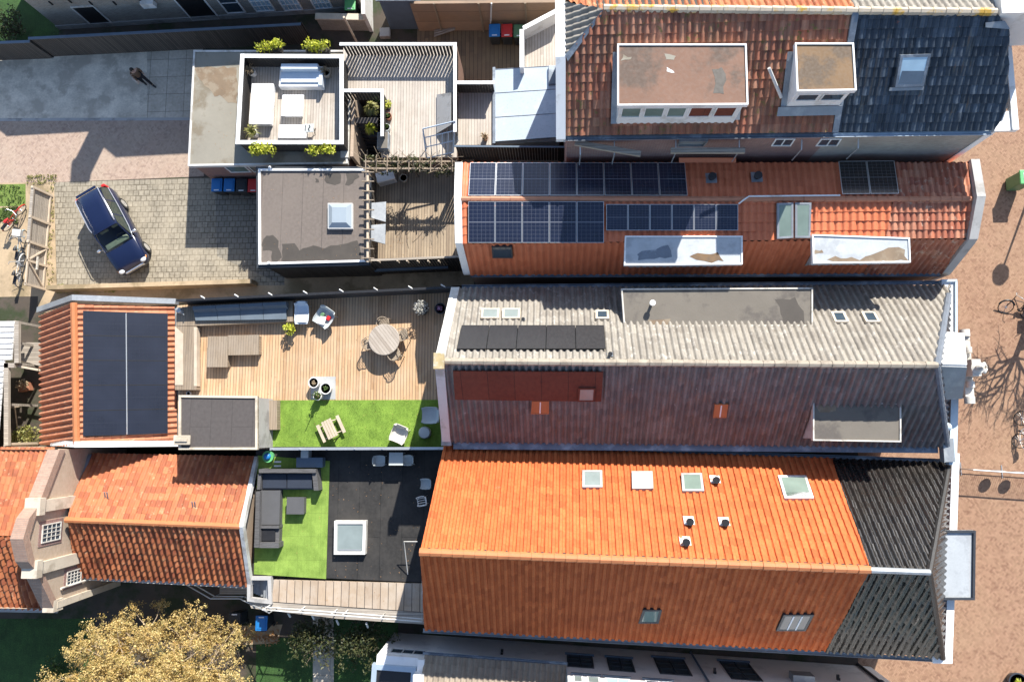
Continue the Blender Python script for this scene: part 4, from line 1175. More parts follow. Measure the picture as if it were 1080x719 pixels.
# ---------------------------------------------------------------- solar barn on the left
he, zr = 2.6, 4.75
A0, A1 = U(43, 332, he), U(43.5, 469, he); B0, B1 = U(184, 323, he), U(187, 470, he); R0, R1 = U(78, 320, zr), U(81, 471, zr)
k = thing('barn', 'small barn with salmon pantiles and a block of ten black solar panels', 'barn', at0(mid(A0, A1, B0, B1)))
nl = upn([A0, A1, R1, R0]); nr = upn([B0, B1, R1, R0])
gablewalls(k, A1, A0, R1, R0, B1, B0, 'brick_tan')
roofpart(k, 'roof', [A0, A1, R1, R0], 't_barn', (A0, A1), rib=.28, row=.34, amp=.085, step=.03)
roofpart(k, 'roof', [B0, B1, R1, R0], 't_barn', (B0, B1), rib=.26, row=.34, amp=.055, step=.03)
under(k, 'roof_boarding', [[A0, A1, R1, R0], [B0, B1, R1, R0]], 'dark_boards')
mb = MB(); ridgecaps(mb, R0, R1, .15, .4); mb.build('ridge_tile', M['cap_orange'], k)
for q in ((A0 + V((-.15, .1, 0)), R0 + V((0, .12, .05)), B0 + V((.1, .1, 0))), (A1 + V((.9, -.02, .5)), R1 + V((0, -.02, .05)), B1 + V((.15, -.02, 0)))):
    mb = MB(); o = V((0, .26, 0))
    for a, b in zip(q, q[1:]): mb.hexa([a - V((0, 0, .2)), b - V((0, 0, .2)), b + o - V((0, 0, .2)), a + o - V((0, 0, .2))], [a + V((0, 0, .12)), b + V((0, 0, .12)), b + o + V((0, 0, .12)), a + o + V((0, 0, .12))])
    mb.build('verge', M['white' if q[0].y < B0.y - 2 else 'zinc'], k)
PB = (B0, nr)
pv(k, [UP(x, y, B0 + nr * .0, nr) for x, y in ((87.5, 328), (177, 331), (177, 457), (87.5, 460))], 2, 5, 'pv_full', frame='black', fw=.012, gap=.006)
mb = MB(); a = UP(133, 331, B0, nr) + nr * .13; b = UP(134, 458, B0, nr) + nr * .13; mb.tube([a, b], .025, 6); mb.build('panel_rail', M['steel'], k)
gutter(k, B1 + V((.06, 0, -.08)), B0 + V((.06, 0, -.08)), .07, 'zinc')

# ---------------------------------------------------------------- orange barn below it
he, zr = 2.8, 4.55
A0, A1 = U(92, 478, he), U(269, 481, he); B0, B1 = U(85, 608, he), U(262, 617, he); R0, R1 = U(70, 548, zr), U(253, 555, zr)
l = thing('barn', 'old barn with weathered orange pantiles and white verge beside the turf terrace', 'barn', at0(mid(A0, A1, B0, B1)))
gablewalls(l, A0, A1, R0, R1, B0, B1, 'brick_tan')
roofpart(l, 'roof', [A0, A1, R1, R0], 't_farm', (A0, A1), rib=.25, row=.33, amp=.05, step=.03, jit=.012)
roofpart(l, 'roof', [B0, B1, R1, R0], 't_farm', (B0, B1), rib=.28, row=.33, amp=.085, step=.055, jit=.014)
under(l, 'roof_boarding', [[A0, A1, R1, R0], [B0, B1, R1, R0]], 'dark_boards')
mb = MB(); ridgecaps(mb, R0, R1, .13, .4); mb.build('ridge_tile', M['cap_orange'], l)
mb = MB(); o = V((.17, 0, 0))
for a, b in ((A1, R1), (R1, B1)):
    mb.hexa([a - V((0, 0, .2)), a + o - V((0, 0, .2)), b + o - V((0, 0, .2)), b - V((0, 0, .2))][::-1], [a + V((0, 0, .1)), a + o + V((0, 0, .1)), b + o + V((0, 0, .1)), b + V((0, 0, .1))][::-1])
mb.build('verge', M['white_dirty'], l)
gutter(l, B0 + V((0, -.06, -.05)), B1 + V((0, -.06, -.05)), .07, 'white_dirty')
nl = upn([A0, A1, R1, R0])
for x, y in ((113, 522), (205, 532)):
    p = UP(x, y, A0 + nl * .06, nl); mb = MB()
    for s_ in (-.06, .06): mb.slab([p + V((s_ - .03, -.16, 0)), p + V((s_ + .03, -.16, 0)), p + V((s_ + .09, .16, .22)), p + V((s_ + .03, .16, .22))], .02)
    mb.build('vent_tile', M['zinc'], l)
mb = MB(); mb.slab([U(64, 479, 3.0), U(97, 479, 3.0), U(78, 528, 3.7), U(70, 500, 3.4)], .05); mb.build('lead_valley', M['zinc_dark'], l)

# ---------------------------------------------------------------- gabled house at the far left
WX = -21.95; p0 = V((WX, 0, 0)); ex = V((1, 0, 0))
pg = [UP(x, y, p0, ex) for x, y in ((62, 474), (39, 534), (30, 546), (23.5, 568), (29, 592), (36, 600), (56, 642))]
mh = thing('gabled_house', 'old tan brick house end with curved brick gable and two barred windows', 'house', V((WX - 5, pg[3].y, 0)))
top, bot = pg[0], pg[-1]
mb = MB()
for a, b in zip(pg, pg[1:]): mb.face([V((WX, a.y, 0)), a, b, V((WX, b.y, 0))][::-1])
mb.face([V((WX, bot.y, 0)), bot, bot + V((-14, 0, 0)), V((WX - 14, bot.y, 0))]); mb.face([V((WX, top.y, 0)), top, top + V((-14, 0, 0)), V((WX - 14, top.y, 0))][::-1])
mb.build('wall', M['brick_tan'], mh)
zr = pg[3].z - .75; ry = pg[3].y
T1, R1, B1 = V((WX - .3, top.y + .1, top.z - .15)), V((WX - .3, ry, zr)), V((WX - .3, bot.y - .05, bot.z - .25))
o = V((-14, 0, 0))
roofpart(mh, 'roof', [T1 + o, T1, R1, R1 + o], 't_farm', (T1 + o, T1), rib=.23, row=.33, amp=.04, step=.028, jit=.012)
roofpart(mh, 'roof', [B1 + o, B1, R1, R1 + o], 't_farm', (B1 + o, B1), rib=.27, row=.33, amp=.09, step=.055, jit=.014)
under(mh, 'roof_boarding', [[T1 + o, T1, R1, R1 + o], [B1 + o, B1, R1, R1 + o]], 'dark_boards')
gutter(mh, B1 + o + V((0, -.1, -.05)), B1 + V((.3, -.1, -.05)), .07, 'white_dirty')
mb = MB(); w = V((-.48, 0, 0)); f_ = V((.09, 0, 0))
for a, b in zip(pg, pg[1:]):
    mb.hexa([a + f_ - V((0, 0, .3)), a + w - V((0, 0, .3)), b + w - V((0, 0, .3)), b + f_ - V((0, 0, .3))], [a + f_ + V((0, 0, .07)), a + w + V((0, 0, .07)), b + w + V((0, 0, .07)), b + f_ + V((0, 0, .07))])
mb.build('gable_coping', M['brick_cope'], mh)
mb = MB()
for c, w_ in ((pg[1], .50), (pg[5], .50)):
    mb.obox(V((WX, c.y - w_ / 2, 0)), V((.16, 0, 0)), V((0, w_, 0)), V((0, 0, c.z - .1)))
    mb.obox(V((WX - .46, c.y - .36, c.z - .22)), V((.68, 0, 0)), V((0, .72, 0)), V((0, 0, .34)))
mb.build('pilaster', M['stone'], mh)
mb = MB(); mb.obox(V((WX, bot.y, 0)), V((.12, 0, 0)), V((0, .3, 0)), V((0, 0, bot.z - .1))); mb.obox(V((WX - .4, bot.y - .12, bot.z - .5)), V((.5, 0, 0)), V((0, .5, 0)), V((0, 0, .62))); mb.build('kneeler_stone', M['stone'], mh)
for px in ([(44, 551), (64, 547), (60, 571), (44, 575)], [(70, 601), (83, 597), (84, 615), (69, 620)]):
    q = [UP(x, y, p0, ex) for x, y in px]
    y0, y1 = min(v.y for v in q), max(v.y for v in q); z0, z1 = min(v.z for v in q), max(v.z for v in q)
    y0, y1 = lerp(y0, y1, .1), lerp(y0, y1, .9)
    mb = MB(); mb.obox(V((WX, y0 - .14, z0 - .12)), V((.03, 0, 0)), V((0, y1 - y0 + .28, 0)), V((0, 0, z1 - z0 + .26))); mb.build('window_surround', M['brick_red'], mh)
    winquad(mh, [V((WX + .03, y0, z0)), V((WX + .03, y1, z0)), V((WX + .03, y1, z1)), V((WX + .03, y0, z1))], ex, 'stone_pale', 'glass', (4, 4), w=.05, bw=.012)
mb = MB(); a, b = mid(pg[4], pg[5]), bot; 
mb.tube([V((WX + .1, lerp(a.y, b.y, .62), 0)), V((WX + .1, lerp(a.y, b.y, .62), 4.4))], .05, 8); mb.build('downpipe', M['stone_pale'], mh)

# ---------------------------------------------------------------- shed with white roof and the little yard
q = [U(-30, 339, 2.3), U(16, 339, 2.3), U(16, 383, 2.3), U(5, 383, 2.3), U(5, 470, 2.3), U(-30, 470, 2.3)]
s_ = thing('shed', 'open shed with white ribbed sheet roof at the left edge', 'shed', at0(mid(*q)))
for p in (q[0], q[1], q[2], q[3], q[4], lerp(q[1], q[2], .5), lerp(q[3], q[4], .5)):
    mb = MB(); mb.box(V((p.x - .08, p.y, 0)), .12, .12, 2.2); mb.build('post', M['grey_wood'], s_)
mb = MB(); mb.obox(V((q[0].x, q[4].y, 0)), V((.1, 0, 0)), V((0, q[0].y - q[4].y, 0)), V((0, 0, 2.15))); mb.build('wall', M['grey_wood'], s_)
mb = MB()
ys = q[0].y; ye = q[4].y; n_ = 22
for i in range(n_):
    ya = lerp(ys, ye, i / n_); yb = lerp(ys, ye, (i + .9) / n_); xr = q[1].x if yb > q[2].y else q[3].x - .0
    mb.hexa([V((q[0].x, yb, 2.2)), V((xr - .05, yb, 2.2)), V((xr - .05, ya, 2.2)), V((q[0].x, ya, 2.2))], [V((q[0].x, yb, 2.33)), V((xr - .05, yb, 2.33)), V((xr - .05, ya, 2.26)), V((q[0].x, ya, 2.26))])
mb.build('roof', M['white'], s_)
mb = MB()
for a, b in ((q[1], q[2]), (q[3], q[4]), (q[2], q[3])):
    d = b - a; sd = V((-d.y, d.x, 0)).normalized() * .22; mb.obox(a - V((0, 0, .1)), d, sd, V((0, 0, .16)))
mb.build('roof_edge', M['grey_wood'], s_)
# roofed store between shed and barn
c = U(31, 354, 0); tb = thing('planter_shelf', 'grey plank workbench in the narrow yard between white shed and barn', 'workbench', at0(U(33, 372)))
mb = MB(); mb.prism([(p.x, p.y) for p in (U(22, 361, 1.0), U(42, 361, 1.0), U(42, 386, 1.0), U(22, 380, 1.0))], .9, 1.0, bottom=True); mb.build('top', M['grey_wood'], tb)
for x, y in ((23.5, 363), (40, 363), (40, 382), (23.5, 379)):
    mb = MB(); mb.box(at0(U(x, y, 1.0)), .08, .08, .9); mb.build('leg', M['grey_wood'], tb)
fr = thing('timber_frame', 'grey timber frame standing against the shed above the weeds', 'frame', at0(U(14, 420)))
mb = MB()
a, b, c_ = U(8, 384, 2.0), U(41, 390, 2.0), U(10, 468, 2.0)
for s0, s1 in ((a, b), (a, c_)): mb.tube([s0, s1], .07, 4)
mb.build('beam', M['post_wood'], fr)
for p in (a, b, c_):
    mb = MB(); mb.box(at0(p), .11, .11, 1.98); mb.build('post', M['post_wood'], fr)
cr = thing('crate', 'orange brown crate of dried plants in the shaded yard', 'crate', at0(U(25, 408, .3)))
mb = MB(); mb.bbox(ROOT[cr.name], .6, .42, .32, .02, .15); mb.build('box', M['terracotta'], cr)
mb = MB(); mb.leaves(ROOT[cr.name] + V((.05, .1, .5)), (.35, .3, .25), 90, .07); mb.build('plant', M['leaf_dry'], cr)
br = thing('garden_broom', 'pale wooden broom leaning in the yard beside the salmon barn', 'broom', at0(U(20, 445)))
p = ROOT[br.name]
mb = MB(); mb.tube([p + V((.0, -.4, .05)), p + V((.5, .75, 1.0))], .03, 6); mb.build('handle', M['post_wood'], br)
mb = MB(); mb.obox(p + V((.3, .7, .95)), V((.5, .05, 0)), V((0, .12, 0)), V((0, 0, .12))); mb.build('head', M['bench_wood'], br)
mb = MB()
for _ in range(12):
    mb.leaves(U(RND.uniform(8, 40), RND.uniform(453, 468), .25), (.4, .35, .35), 45, .07)
tag(mb.build('weeds', M['leaf_tuft']), 'yellowing weeds along the foot of the yard by the salmon barn', 'weeds', kind='stuff')

# ---------------------------------------------------------------- deck terrace
ZD = 3.0
dq = [U(187, 322, ZD), U(474, 308, ZD), U(470, 472, ZD), U(188, 474, ZD)]
dk = thing('terrace_building', 'flat roofed building carrying a larch deck and a strip of artificial turf', 'building', at0(mid(*dq)))
mb = MB(); mb.prism([(p.x, p.y) for p in dq], 0, ZD - .06); mb.build('wall', M['brick_brown'], dk)
mb = MB(); mb.prism([(p.x, p.y) for p in dq], ZD - .06, ZD); mb.build('deck', M['deck'], dk)
tq = [U(287, 422, ZD), U(469, 421.5, ZD), U(468.5, 471, ZD), U(286, 471, ZD)]
mb = MB(); mb.prism([(p.x, p.y) for p in tq], ZD + .001, ZD + .03); mb.build('turf', M['turf'], dk)
mb = MB()
for _ in range(6000):
    x, y = RND.uniform(287, 468), RND.uniform(422, 470.5)
    p = U(x, y, ZD + .03); a = RND.uniform(0, 6.28); t_ = V((math.cos(a), math.sin(a), 0)) * .008; lean = V((RND.gauss(0, .02), RND.gauss(0, .02), RND.uniform(.02, .045)))
    mb.face([p - t_, p + t_, p + lean])
tg = mb.build('turf_blades', M['turf'], dk); tg['kind'] = 'stuff'
# upper fence
fa, fb = U(186, 317.5, 4.1), U(477, 303.5, 4.1)
uf = thing('terrace_fence', 'long black board fence along the alley side of the larch deck', 'fence', at0(mid(fa, fb)))
d = (fb - fa); sd = V((-d.y, d.x, 0)).normalized()
mb = MB(); mb.obox(V((fa.x, fa.y, 0.6)), V((d.x, d.y, 0)), sd * .05, V((0, 0, 3.5))); mb.build('boards', M['anthracite'], uf)
mb = MB(); mb.obox(V((fa.x, fa.y, 4.1)) - sd * .03, V((d.x, d.y, 0)), sd * .11, V((0, 0, .03))); mb.build('rail_cap', M['black'], uf)
for x in (217, 253, 289, 326, 364, 400, 436, 470):
    t_ = (x - 186) / (477 - 186); p = lerp(fa, fb, t_)
    mb = MB(); mb.tube([p + sd * .04 + V((0, 0, .0)), p + sd * .17 + V((-.20, 0, .02))], .035, 6); mb.build('strut', M['white_dirty'], uf)
# lower fence
fa, fb = U(285, 472.2, 4.0), U(468, 471.6, 4.0)
lf = thing('terrace_fence', 'dark fence with pale steel rail along the turf strip', 'fence', at0(mid(fa, fb)))
d = fb - fa
mb = MB(); mb.obox(V((fa.x, fa.y, 2.85)), V((d.x, d.y, 0)), V((0, -.05, 0)), V((0, 0, 1.14))); mb.build('boards', M['anthracite'], lf)
mb = MB(); mb.obox(fa + V((0, .02, 0)), d, V((0, -.12, 0)), V((0, 0, .05))); mb.build('rail_cap', M['steel'], lf)
for i in range(7):
    p = lerp(fa, fb, (i + .1) / 6.3); mb = MB(); mb.box(V((p.x, p.y - .05, 2.85)), .06, .06, 1.24); mb.build('post', M['steel'], lf)
# access hatch house
zq = 4.85
sq = [U(189, 416.5, zq), U(272, 417.5, zq), U(272, 474, zq), U(189, 474, zq)]
sh = thing('roof_shed', 'flat taupe roofed stair hut standing on the deck beside the turf', 'shed', V((mid(*sq).x, mid(*sq).y, ZD)))
mb = MB(); mb.prism([(p.x, p.y) for p in inset(sq[::-1], .06)], ZD - 2.9, zq - .1); mb.build('wall', M['concrete'], sh)
mb = MB(); mb.prism([(p.x, p.y) for p in sq], zq - .1, zq, bottom=True); mb.build('roof', M['felt_dark'], sh)
mb = MB(); ii = inset(sq[::-1], .10); so = sq[::-1]
for i in range(4):
    j = (i + 1) % 4; mb.prism([(p.x, p.y) for p in (so[i], so[j], ii[j], ii[i])], zq - .12, zq + .06)
mb.build('roof_edge', M['stone'], sh)
mb = MB(); a = U(187, 459, zq + .1); mb.bbox(a + V((.25, -.2, 0)), .75, .42, .10, .03); mb.bbox(a + V((.25, -.2, .1)), .55, .14, .06, .02); mb.build('roof_hatch', M['stone'], sh)
bx = thing('wooden_box', 'narrow pale wooden box between the stair hut and the turf', 'box', V(U(287, 438, ZD)))
mb = MB(); mb.prism([(p.x, p.y) for p in (U(283, 422, 3.45), U(292, 422, 3.45), U(292, 453, 3.45), U(283, 453, 3.45))], ZD, 3.45); mb.build('body', M['bench_wood'], bx)

# built-in corner bench
z1 = 3.42
cb = thing('corner_bench', 'built-in wooden corner bench with grey cushions along the black fence', 'bench', V(U(200, 335, ZD)))
mb = MB()
mb.prism([(p.x, p.y) for p in (U(186, 324, z1), U(309, 317.5, z1), U(309, 339, z1), U(206.5, 343.5, z1), U(186, 343.6, z1))], ZD, z1)
mb.prism([(p.x, p.y) for p in (U(185, 344, z1), U(207, 344, z1), U(207, 411, z1), U(184.5, 411, z1))], ZD, z1 - .004)
mb.build('seat', M['bench_wood'], cb)
mb = MB(); mb.prism([(p.x, p.y) for p in (U(184.5, 344, z1 + .02), U(193, 352, z1 + .02), U(193, 406, z1 + .02), U(184.5, 406, z1 + .02))], z1, z1 + .02)
mb.prism([(p.x, p.y) for p in (U(204.5, 345, z1 + .01), U(207.5, 345, z1 + .01), U(207.5, 407, z1 + .01), U(204.5, 407, z1 + .01))], z1 - .3, z1 + .01); mb.build('side_rail', M['post_wood'], cb)
a, b, c_, d_ = U(204, 329, 3.55), U(302, 323.5, 3.55), U(302, 336.5, 3.55), U(206, 338, 3.55)
mb = MB()
for i in range(4):
    f = lambda u, v: lerp(lerp(a, b, u), lerp(d_, c_, u), v)
    q = [f((i + .01) / 4, 0), f((i + .99) / 4, 0), f((i + .99) / 4, 1), f((i + .01) / 4, 1)]
    mb.prism([(p.x, p.y) for p in q], z1 + .001, 3.55)
mb.build('seat_cushion', M['fabric_grey'], cb)
a, b = U(203, 323, 3.78), U(302, 318, 3.78); d = (b - a)
mb = MB()
for i in range(4): mb.hexa([v for v in (lerp(a, b, (i + .01) / 4) + V((0, 0, -.33)), lerp(a, b, (i + .01) / 4) + V((0, -.32, -.33)), lerp(a, b, (i + .99) / 4) + V((0, -.32, -.33)), lerp(a, b, (i + .99) / 4) + V((0, 0, -.33)))],
                            [v for v in (lerp(a, b, (i + .01) / 4), lerp(a, b, (i + .01) / 4) + V((0, -.16, 0)), lerp(a, b, (i + .99) / 4) + V((0, -.16, 0)), lerp(a, b, (i + .99) / 4))])
mb.build('back_cushion', M['fabric_grey'], cb)
for k_, (px, lab) in enumerate((([(219, 354.5), (240, 354.5), (240, 387), (218, 387)], 'upright oblong wooden block table left of the other block table'), ([(240.5, 353.5), (273, 353), (273, 374), (240.5, 374.5)], 'wide oblong wooden block table nearer the round table'))):
    q = [U(x, y, 3.43) for x, y in px]
    t_ = thing('block_table', lab, 'table', V((mid(*q).x, mid(*q).y, ZD + .0)), 'wooden block tables by the corner bench')
    mb = MB(); mb.prism([(p.x, p.y) for p in q], 3.36, 3.43, bottom=True); mb.build('tabletop', M['bench_wood'], t_)
    i2 = inset(q[::-1], .04); mb = MB(); mb.prism([(p.x, p.y) for p in i2], ZD, 3.36); mb.build('base', M['bench_wood'], t_)
# ---- seats, pots
def shell_chair(name, label, loc, rz, mat, w=.72, dp=.72, sh=.38, bh=.78, cush=None, group=None, slats=False, legm=None):
    o = thing(name, label, 'chair', loc, group, rz); r = ROOT[o.name]; n = 9
    mb = MB(); L = lambda x, y, z: r + V((x, y, z))
    def bar(p, q, rr=.014): mb.tube([p, q], rr, 6)
    # seat pan: rounded front, back curved and sloped
    prof = [(-.5, .96), (-.5, .98), (-.2, 1), (.25, .92), (.5, .75)]
    rows = []
    for (t, wf, z) in ((-.62, .78, bh), (-.52, .92, sh + .22), (-.40, .96, sh + .04), (-.1, 1.0, sh), (.25, .98, sh + .01), (.46, .84, sh + .03)):
        row = []
        for i in range(n):
            u = i / (n - 1) * 2 - 1
            edge = abs(u) ** 4
            row.append(L(u * w / 2 * wf, t * dp + edge * .02, z + (edge * .14 if t > -.6 else -edge * .10)))
        rows.append(row)
    for a, b in zip(rows, rows[1:]):
        for i in range(n - 1):
            if slats:
                if i % 2 == 0:
                    bar(lerp(a[i], a[i + 1], .5), lerp(b[i], b[i + 1], .5), .018)
            else:
                mb.face([a[i], a[i + 1], b[i + 1], b[i]], smooth=True); mb.face([v - V((0, 0, .025)) for v in (a[i], b[i], b[i + 1], a[i + 1])], smooth=True)
    if slats:
        for row in (rows[0], rows[2], rows[-1]): mb.tube(row, .02, 6)
        mb.tube([r_[0] for r_ in rows], .02, 6); mb.tube([r_[-1] for r_ in rows], .02, 6)
    mb.build('seat', M[mat], o)
    if not slats:
        rim = MB(); rim.tube(rows[0] + [r_[-1] for r_ in rows[1:]] + rows[-1][::-1][1:] + [r_[0] for r_ in rows[::-1][1:]], .018, 6); rim.build('rim', M[mat], o)
    for sx in (-1, 1):
        for sy in (-.42, .36):
            lg = MB(); lg.tube([L(sx * w * .36, sy * dp, sh), L(sx * w * .42, sy * dp * 1.12, 0)], .016, 6); lg.build('leg', M[legm or mat], o)
    if cush:
        cu = MB(); cu.bbox(L(0, -.05 * dp, sh + .02), w * .74, dp * .62, .09, .04); cu.build('cushion', M[cush], o)
    return o
def armchair(name, label, loc, rz, mat, group):
    """wicker dining armchair: woven seat, curved slatted back with arms, four legs"""
    o = thing(name, label, 'chair', loc, group, rz); r = ROOT[o.name]; L = lambda x, y, z: r + V((x, y, z))
    mb = MB(); mb.bbox(L(0, .02, .41), .48, .46, .05, .02)
    mb.build('seat', M['wicker'], o)
    mb = MB(); arc = [L(.29 * math.cos(t), .27 * math.sin(t) * -1 + .02, .80 if math.sin(t) > .5 else .70) for t in [PI * k / 12 for k in range(13)]]
    low = [L(.26 * math.cos(t), .25 * math.sin(t) * -1 + .02, .44) for t in [PI * k / 12 for k in range(13)]]
    arc = [L(.29, .24, .64)] + arc + [L(-.29, .24, .64)]
    mb.tube(arc, .022, 6); mb.build('back_rail', M[mat], o)
    mb = MB()
    for k in range(1, 12): mb.tube([arc[k + 1], low[k]], .014, 5)
    mb.build('backrest', M[mat], o)
    for sx in (-.27, .27):
        for sy, z in ((.24, .63), (-.2, .45)):
            lg = MB(); lg.tube([L(sx * .93, sy * .93, z), L(sx, sy, 0)], .018, 6); lg.build('leg', M[mat], o)
    return o
def pot(name, label, c, r, h, mat, leaf=None, lr=.3, n=120, lsz=.05, group=None, kind='tuft', cat='plant pot', lh=None):
    o = thing(name, label, cat, c, group)
    mb = MB(); mb.lathe(c, [(r * .72, 0), (r * .95, h * .7), (r, h), (r * .86, h), (r * .84, h * .86)], 20)
    mb.build('pot', M[mat], o)
    s = MB(); s.lathe(c, [(r * .5, h * .82), (r * .84, h * .86)], 16); s.build('earth', M['soil'], o)
    if leaf:
        mb = MB()
        if kind == 'tuft':
            mb.blades(c + V((0, 0, h * .85)), n, lh or lr * 1.1, lr, .016)
        else:
            mb.leaves(c + V((0, 0, h + lr * .6)), (lr, lr, lr * .8), n, lsz)
            mb.tube([c + V((0, 0, h * .8)), c + V((0, 0, h + lr * .6))], .02, 5)
        mb.build('plant', M[leaf], o)
    return o
c = U(405, 358, 3.74); tb_ = thing('round_table', 'round whitewashed garden table in the middle of the deck', 'table', V((c.x, c.y, ZD)))
mb = MB(); mb.lathe(V((c.x, c.y, 3.70)), [(.68, 0), (.72, .01), (.72, .035), (.70, .045)], 40, smooth=False); mb.build('tabletop', M['tabletop'], tb_)
mb = MB(); mb.lathe(V((c.x, c.y, ZD)), [(.32, 0), (.30, .04), (.07, .10), (.06, .6), (.22, .70)], 16); mb.build('pedestal', M['tabletop'], tb_)
tc = V((c.x, c.y, ZD))
for ang, dist, lab in ((97, .80, 'open-back wicker armchair tucked in at the shaded side of the round table'), (17, .86, 'wicker armchair on the right of the round table facing left'), (192, .80, 'wicker armchair mostly hidden under the left rim of the round table'), (-56, .85, 'dark wicker armchair in the shadow below the round table')):
    a = math.radians(ang); p = tc + V((math.cos(a), math.sin(a), 0)) * dist
    armchair('wicker_armchair', lab, p, a - PI / 2 + PI, 'wicker', 'wicker chairs round the garden table')
# lounge chairs
o = shell_chair('lounge_chair', 'lounge chair with white and pale blue cushions beside the corner bench', V(U(322, 333, ZD)), PI, 'fabric_blue', .66, .95, .34, .62, None, legm='steel')
mb = MB(); r = ROOT[o.name]; mb.bbox(r + V((0, .18, .36)), .58, .40, .11, .04); mb.build('cushion', M['fabric_white'], o)
o = shell_chair('egg_chair', 'pointed pale shell chair with red and white cushions on the shaded deck', V(U(345, 337, ZD)), 2.55, 'grey_plastic', .86, .82, .36, .72)
r = ROOT[o.name]
for x, y, w_, m_ in ((-.18, -.12, .24, 'lamp_red'), (.02, .06, .30, 'fabric_white'), (.15, -.1, .22, 'bright_green' if False else 'bin_green'), (.0, .2, .34, 'fabric_white')):
    mb = MB(); mb.bbox(r + V((x, y, .40)), w_, w_ * .8, .12, .05, RND.uniform(0, 2)); mb.build('cushion', M[m_], o)
pot('potted_shrub', 'yellow green potted shrub at the end of the corner bench', V(U(309, 348, ZD)), .17, .34, 'pot_dark', 'leaf_y', .30, 130, .07, kind='bush')
pot('flower_pot', 'large pot overflowing with white blossom near the black fence', V(U(447, 327, ZD)), .30, .55, 'pot_dark', 'leaf_white', .36, 320, .05, kind='bush')
pot('flower_pot', 'dark pot with a few pink flowers beside the white house gable', V(U(466, 327, ZD)), .26, .5, 'pot_dark', 'leaf_pink', .14, 60, .05, kind='bush')
m_ = thing('floor_mat', 'grey square mat on the deck edge under the white pots', 'mat', V(U(341, 410, ZD)))
mb = MB(); mb.prism([(p.x, p.y) for p in (U(328, 397, ZD), U(354, 397, ZD), U(354, 421, ZD), U(328, 421, ZD))], ZD + .002, ZD + .012); mb.build('fabric', M['rug'], m_)
for x, y, r_, lab, m2 in ((334, 404, .25, 'white pot with reddish soil at the top of the trio on the mat', 'terracotta'), (346.5, 410, .27, 'largest white pot, rightmost of the trio on the mat', 'leaf_g'), (338, 418, .20, 'smallest white pot with a thin stake at the turf edge', 'leaf_g')):
    o = pot('white_pot', lab, V(U(x, y, ZD + .012)), r_, .46, 'pot_white', 'leaf_g' if r_ > .26 else 'leaf_dry', r_ * .6, 26, .04, 'white pots on the grey mat', lh=.1)
    if r_ < .22:
        mb = MB(); c = ROOT[o.name]; mb.tube([c + V((0, 0, .3)), c + V((.02, 0, 1.35))], .018, 6); mb.build('stake', M['black'], o)
        mb = MB(); mb.leaves(c + V((0, 0, .62)), (.22, .22, .18), 60, .06); mb.build('foliage', M['leaf_g'], o)
# small picnic bench
c = U(351, 452, ZD); pb = thing('picnic_bench', 'small slatted wooden picnic bench standing askew on the turf', 'picnic bench', V((c.x, c.y, ZD)))
ux = V((.44, -.90, 0)); ux.normalize(); uy = V((ux.y, -ux.x, 0)) * -1
r = ROOT[pb.name]
mb = MB()
for i in range(4): mb.obox(r + uy * (-.24 + i * .125) - ux * .43 + V((0, 0, .46)), ux * .86, uy * .105, V((0, 0, .03)))
mb.build('tabletop', M['post_wood'], pb)
for s_ in (-1, 1):
    mb = MB(); mb.obox(r + uy * (s_ * .50 - .075) - ux * .43 + V((0, 0, .26)), ux * .86, uy * .15, V((0, 0, .03))); mb.build('seat', M['post_wood'], pb)
for s_ in (-1, 1):
    mb = MB()
    for k_ in (-1, 1): mb.tube([r + ux * .3 * s_ + uy * .16 * k_ + V((0, 0, .46)), r + ux * .3 * s_ + uy * .45 * k_], .03, 5)
    mb.tube([r + ux * .3 * s_ - uy * .52 + V((0, 0, .24)), r + ux * .3 * s_ + uy * .52 + V((0, 0, .24))], .025, 5); mb.build('leg', M['post_wood'], pb)
shell_chair('wire_chair', 'off-white corded lounge chair half in the sun on the turf', V(U(423, 458.5, ZD + .03)), 2.75, 'wire_white', .74, .74, .38, .70, slats=False, group='lounge chairs on the turf')
shell_chair('wire_chair', 'grey lounge chair in the shade on the turf by the gable', V(U(455, 438, ZD + .03)), PI / 2, 'wire_grey', .74, .74, .38, .70, group='lounge chairs on the turf')
p = V(U(449, 456, ZD + .03)); o = thing('pouf', 'round grey pouf in the shade between the lounge chairs', 'pouf', p)
mb = MB(); mb.lathe(p, [(.24, 0), (.28, .08), (.28, .3), (.24, .38), (.1, .4)], 20); mb.build('body', M['wire_grey'], o)
o = pot('small_pot', 'small white pot by the foot of the corner bench', V(U(201, 415, ZD)), .10, .22, 'pot_white')
p = V(U(191, 328, z1)); o = thing('watering_can', 'small steel watering can on the corner of the wooden bench', 'watering can', p)
mb = MB(); mb.lathe(p, [(.14, 0), (.14, .22), (.11, .26)], 14); mb.build('body', M['steel'], o)
mb = MB(); mb.tube([p + V((.1, -.08, .1)), p + V((.3, -.22, .3))], .025, 6); mb.build('spout', M['steel'], o)
mb = MB(); mb.tube([p + V((-.13, .05, .05)), p + V((-.24, .1, .16)), p + V((-.1, .04, .3)), p + V((.08, -.02, .28))], .014, 6); mb.build('handle', M['steel'], o)

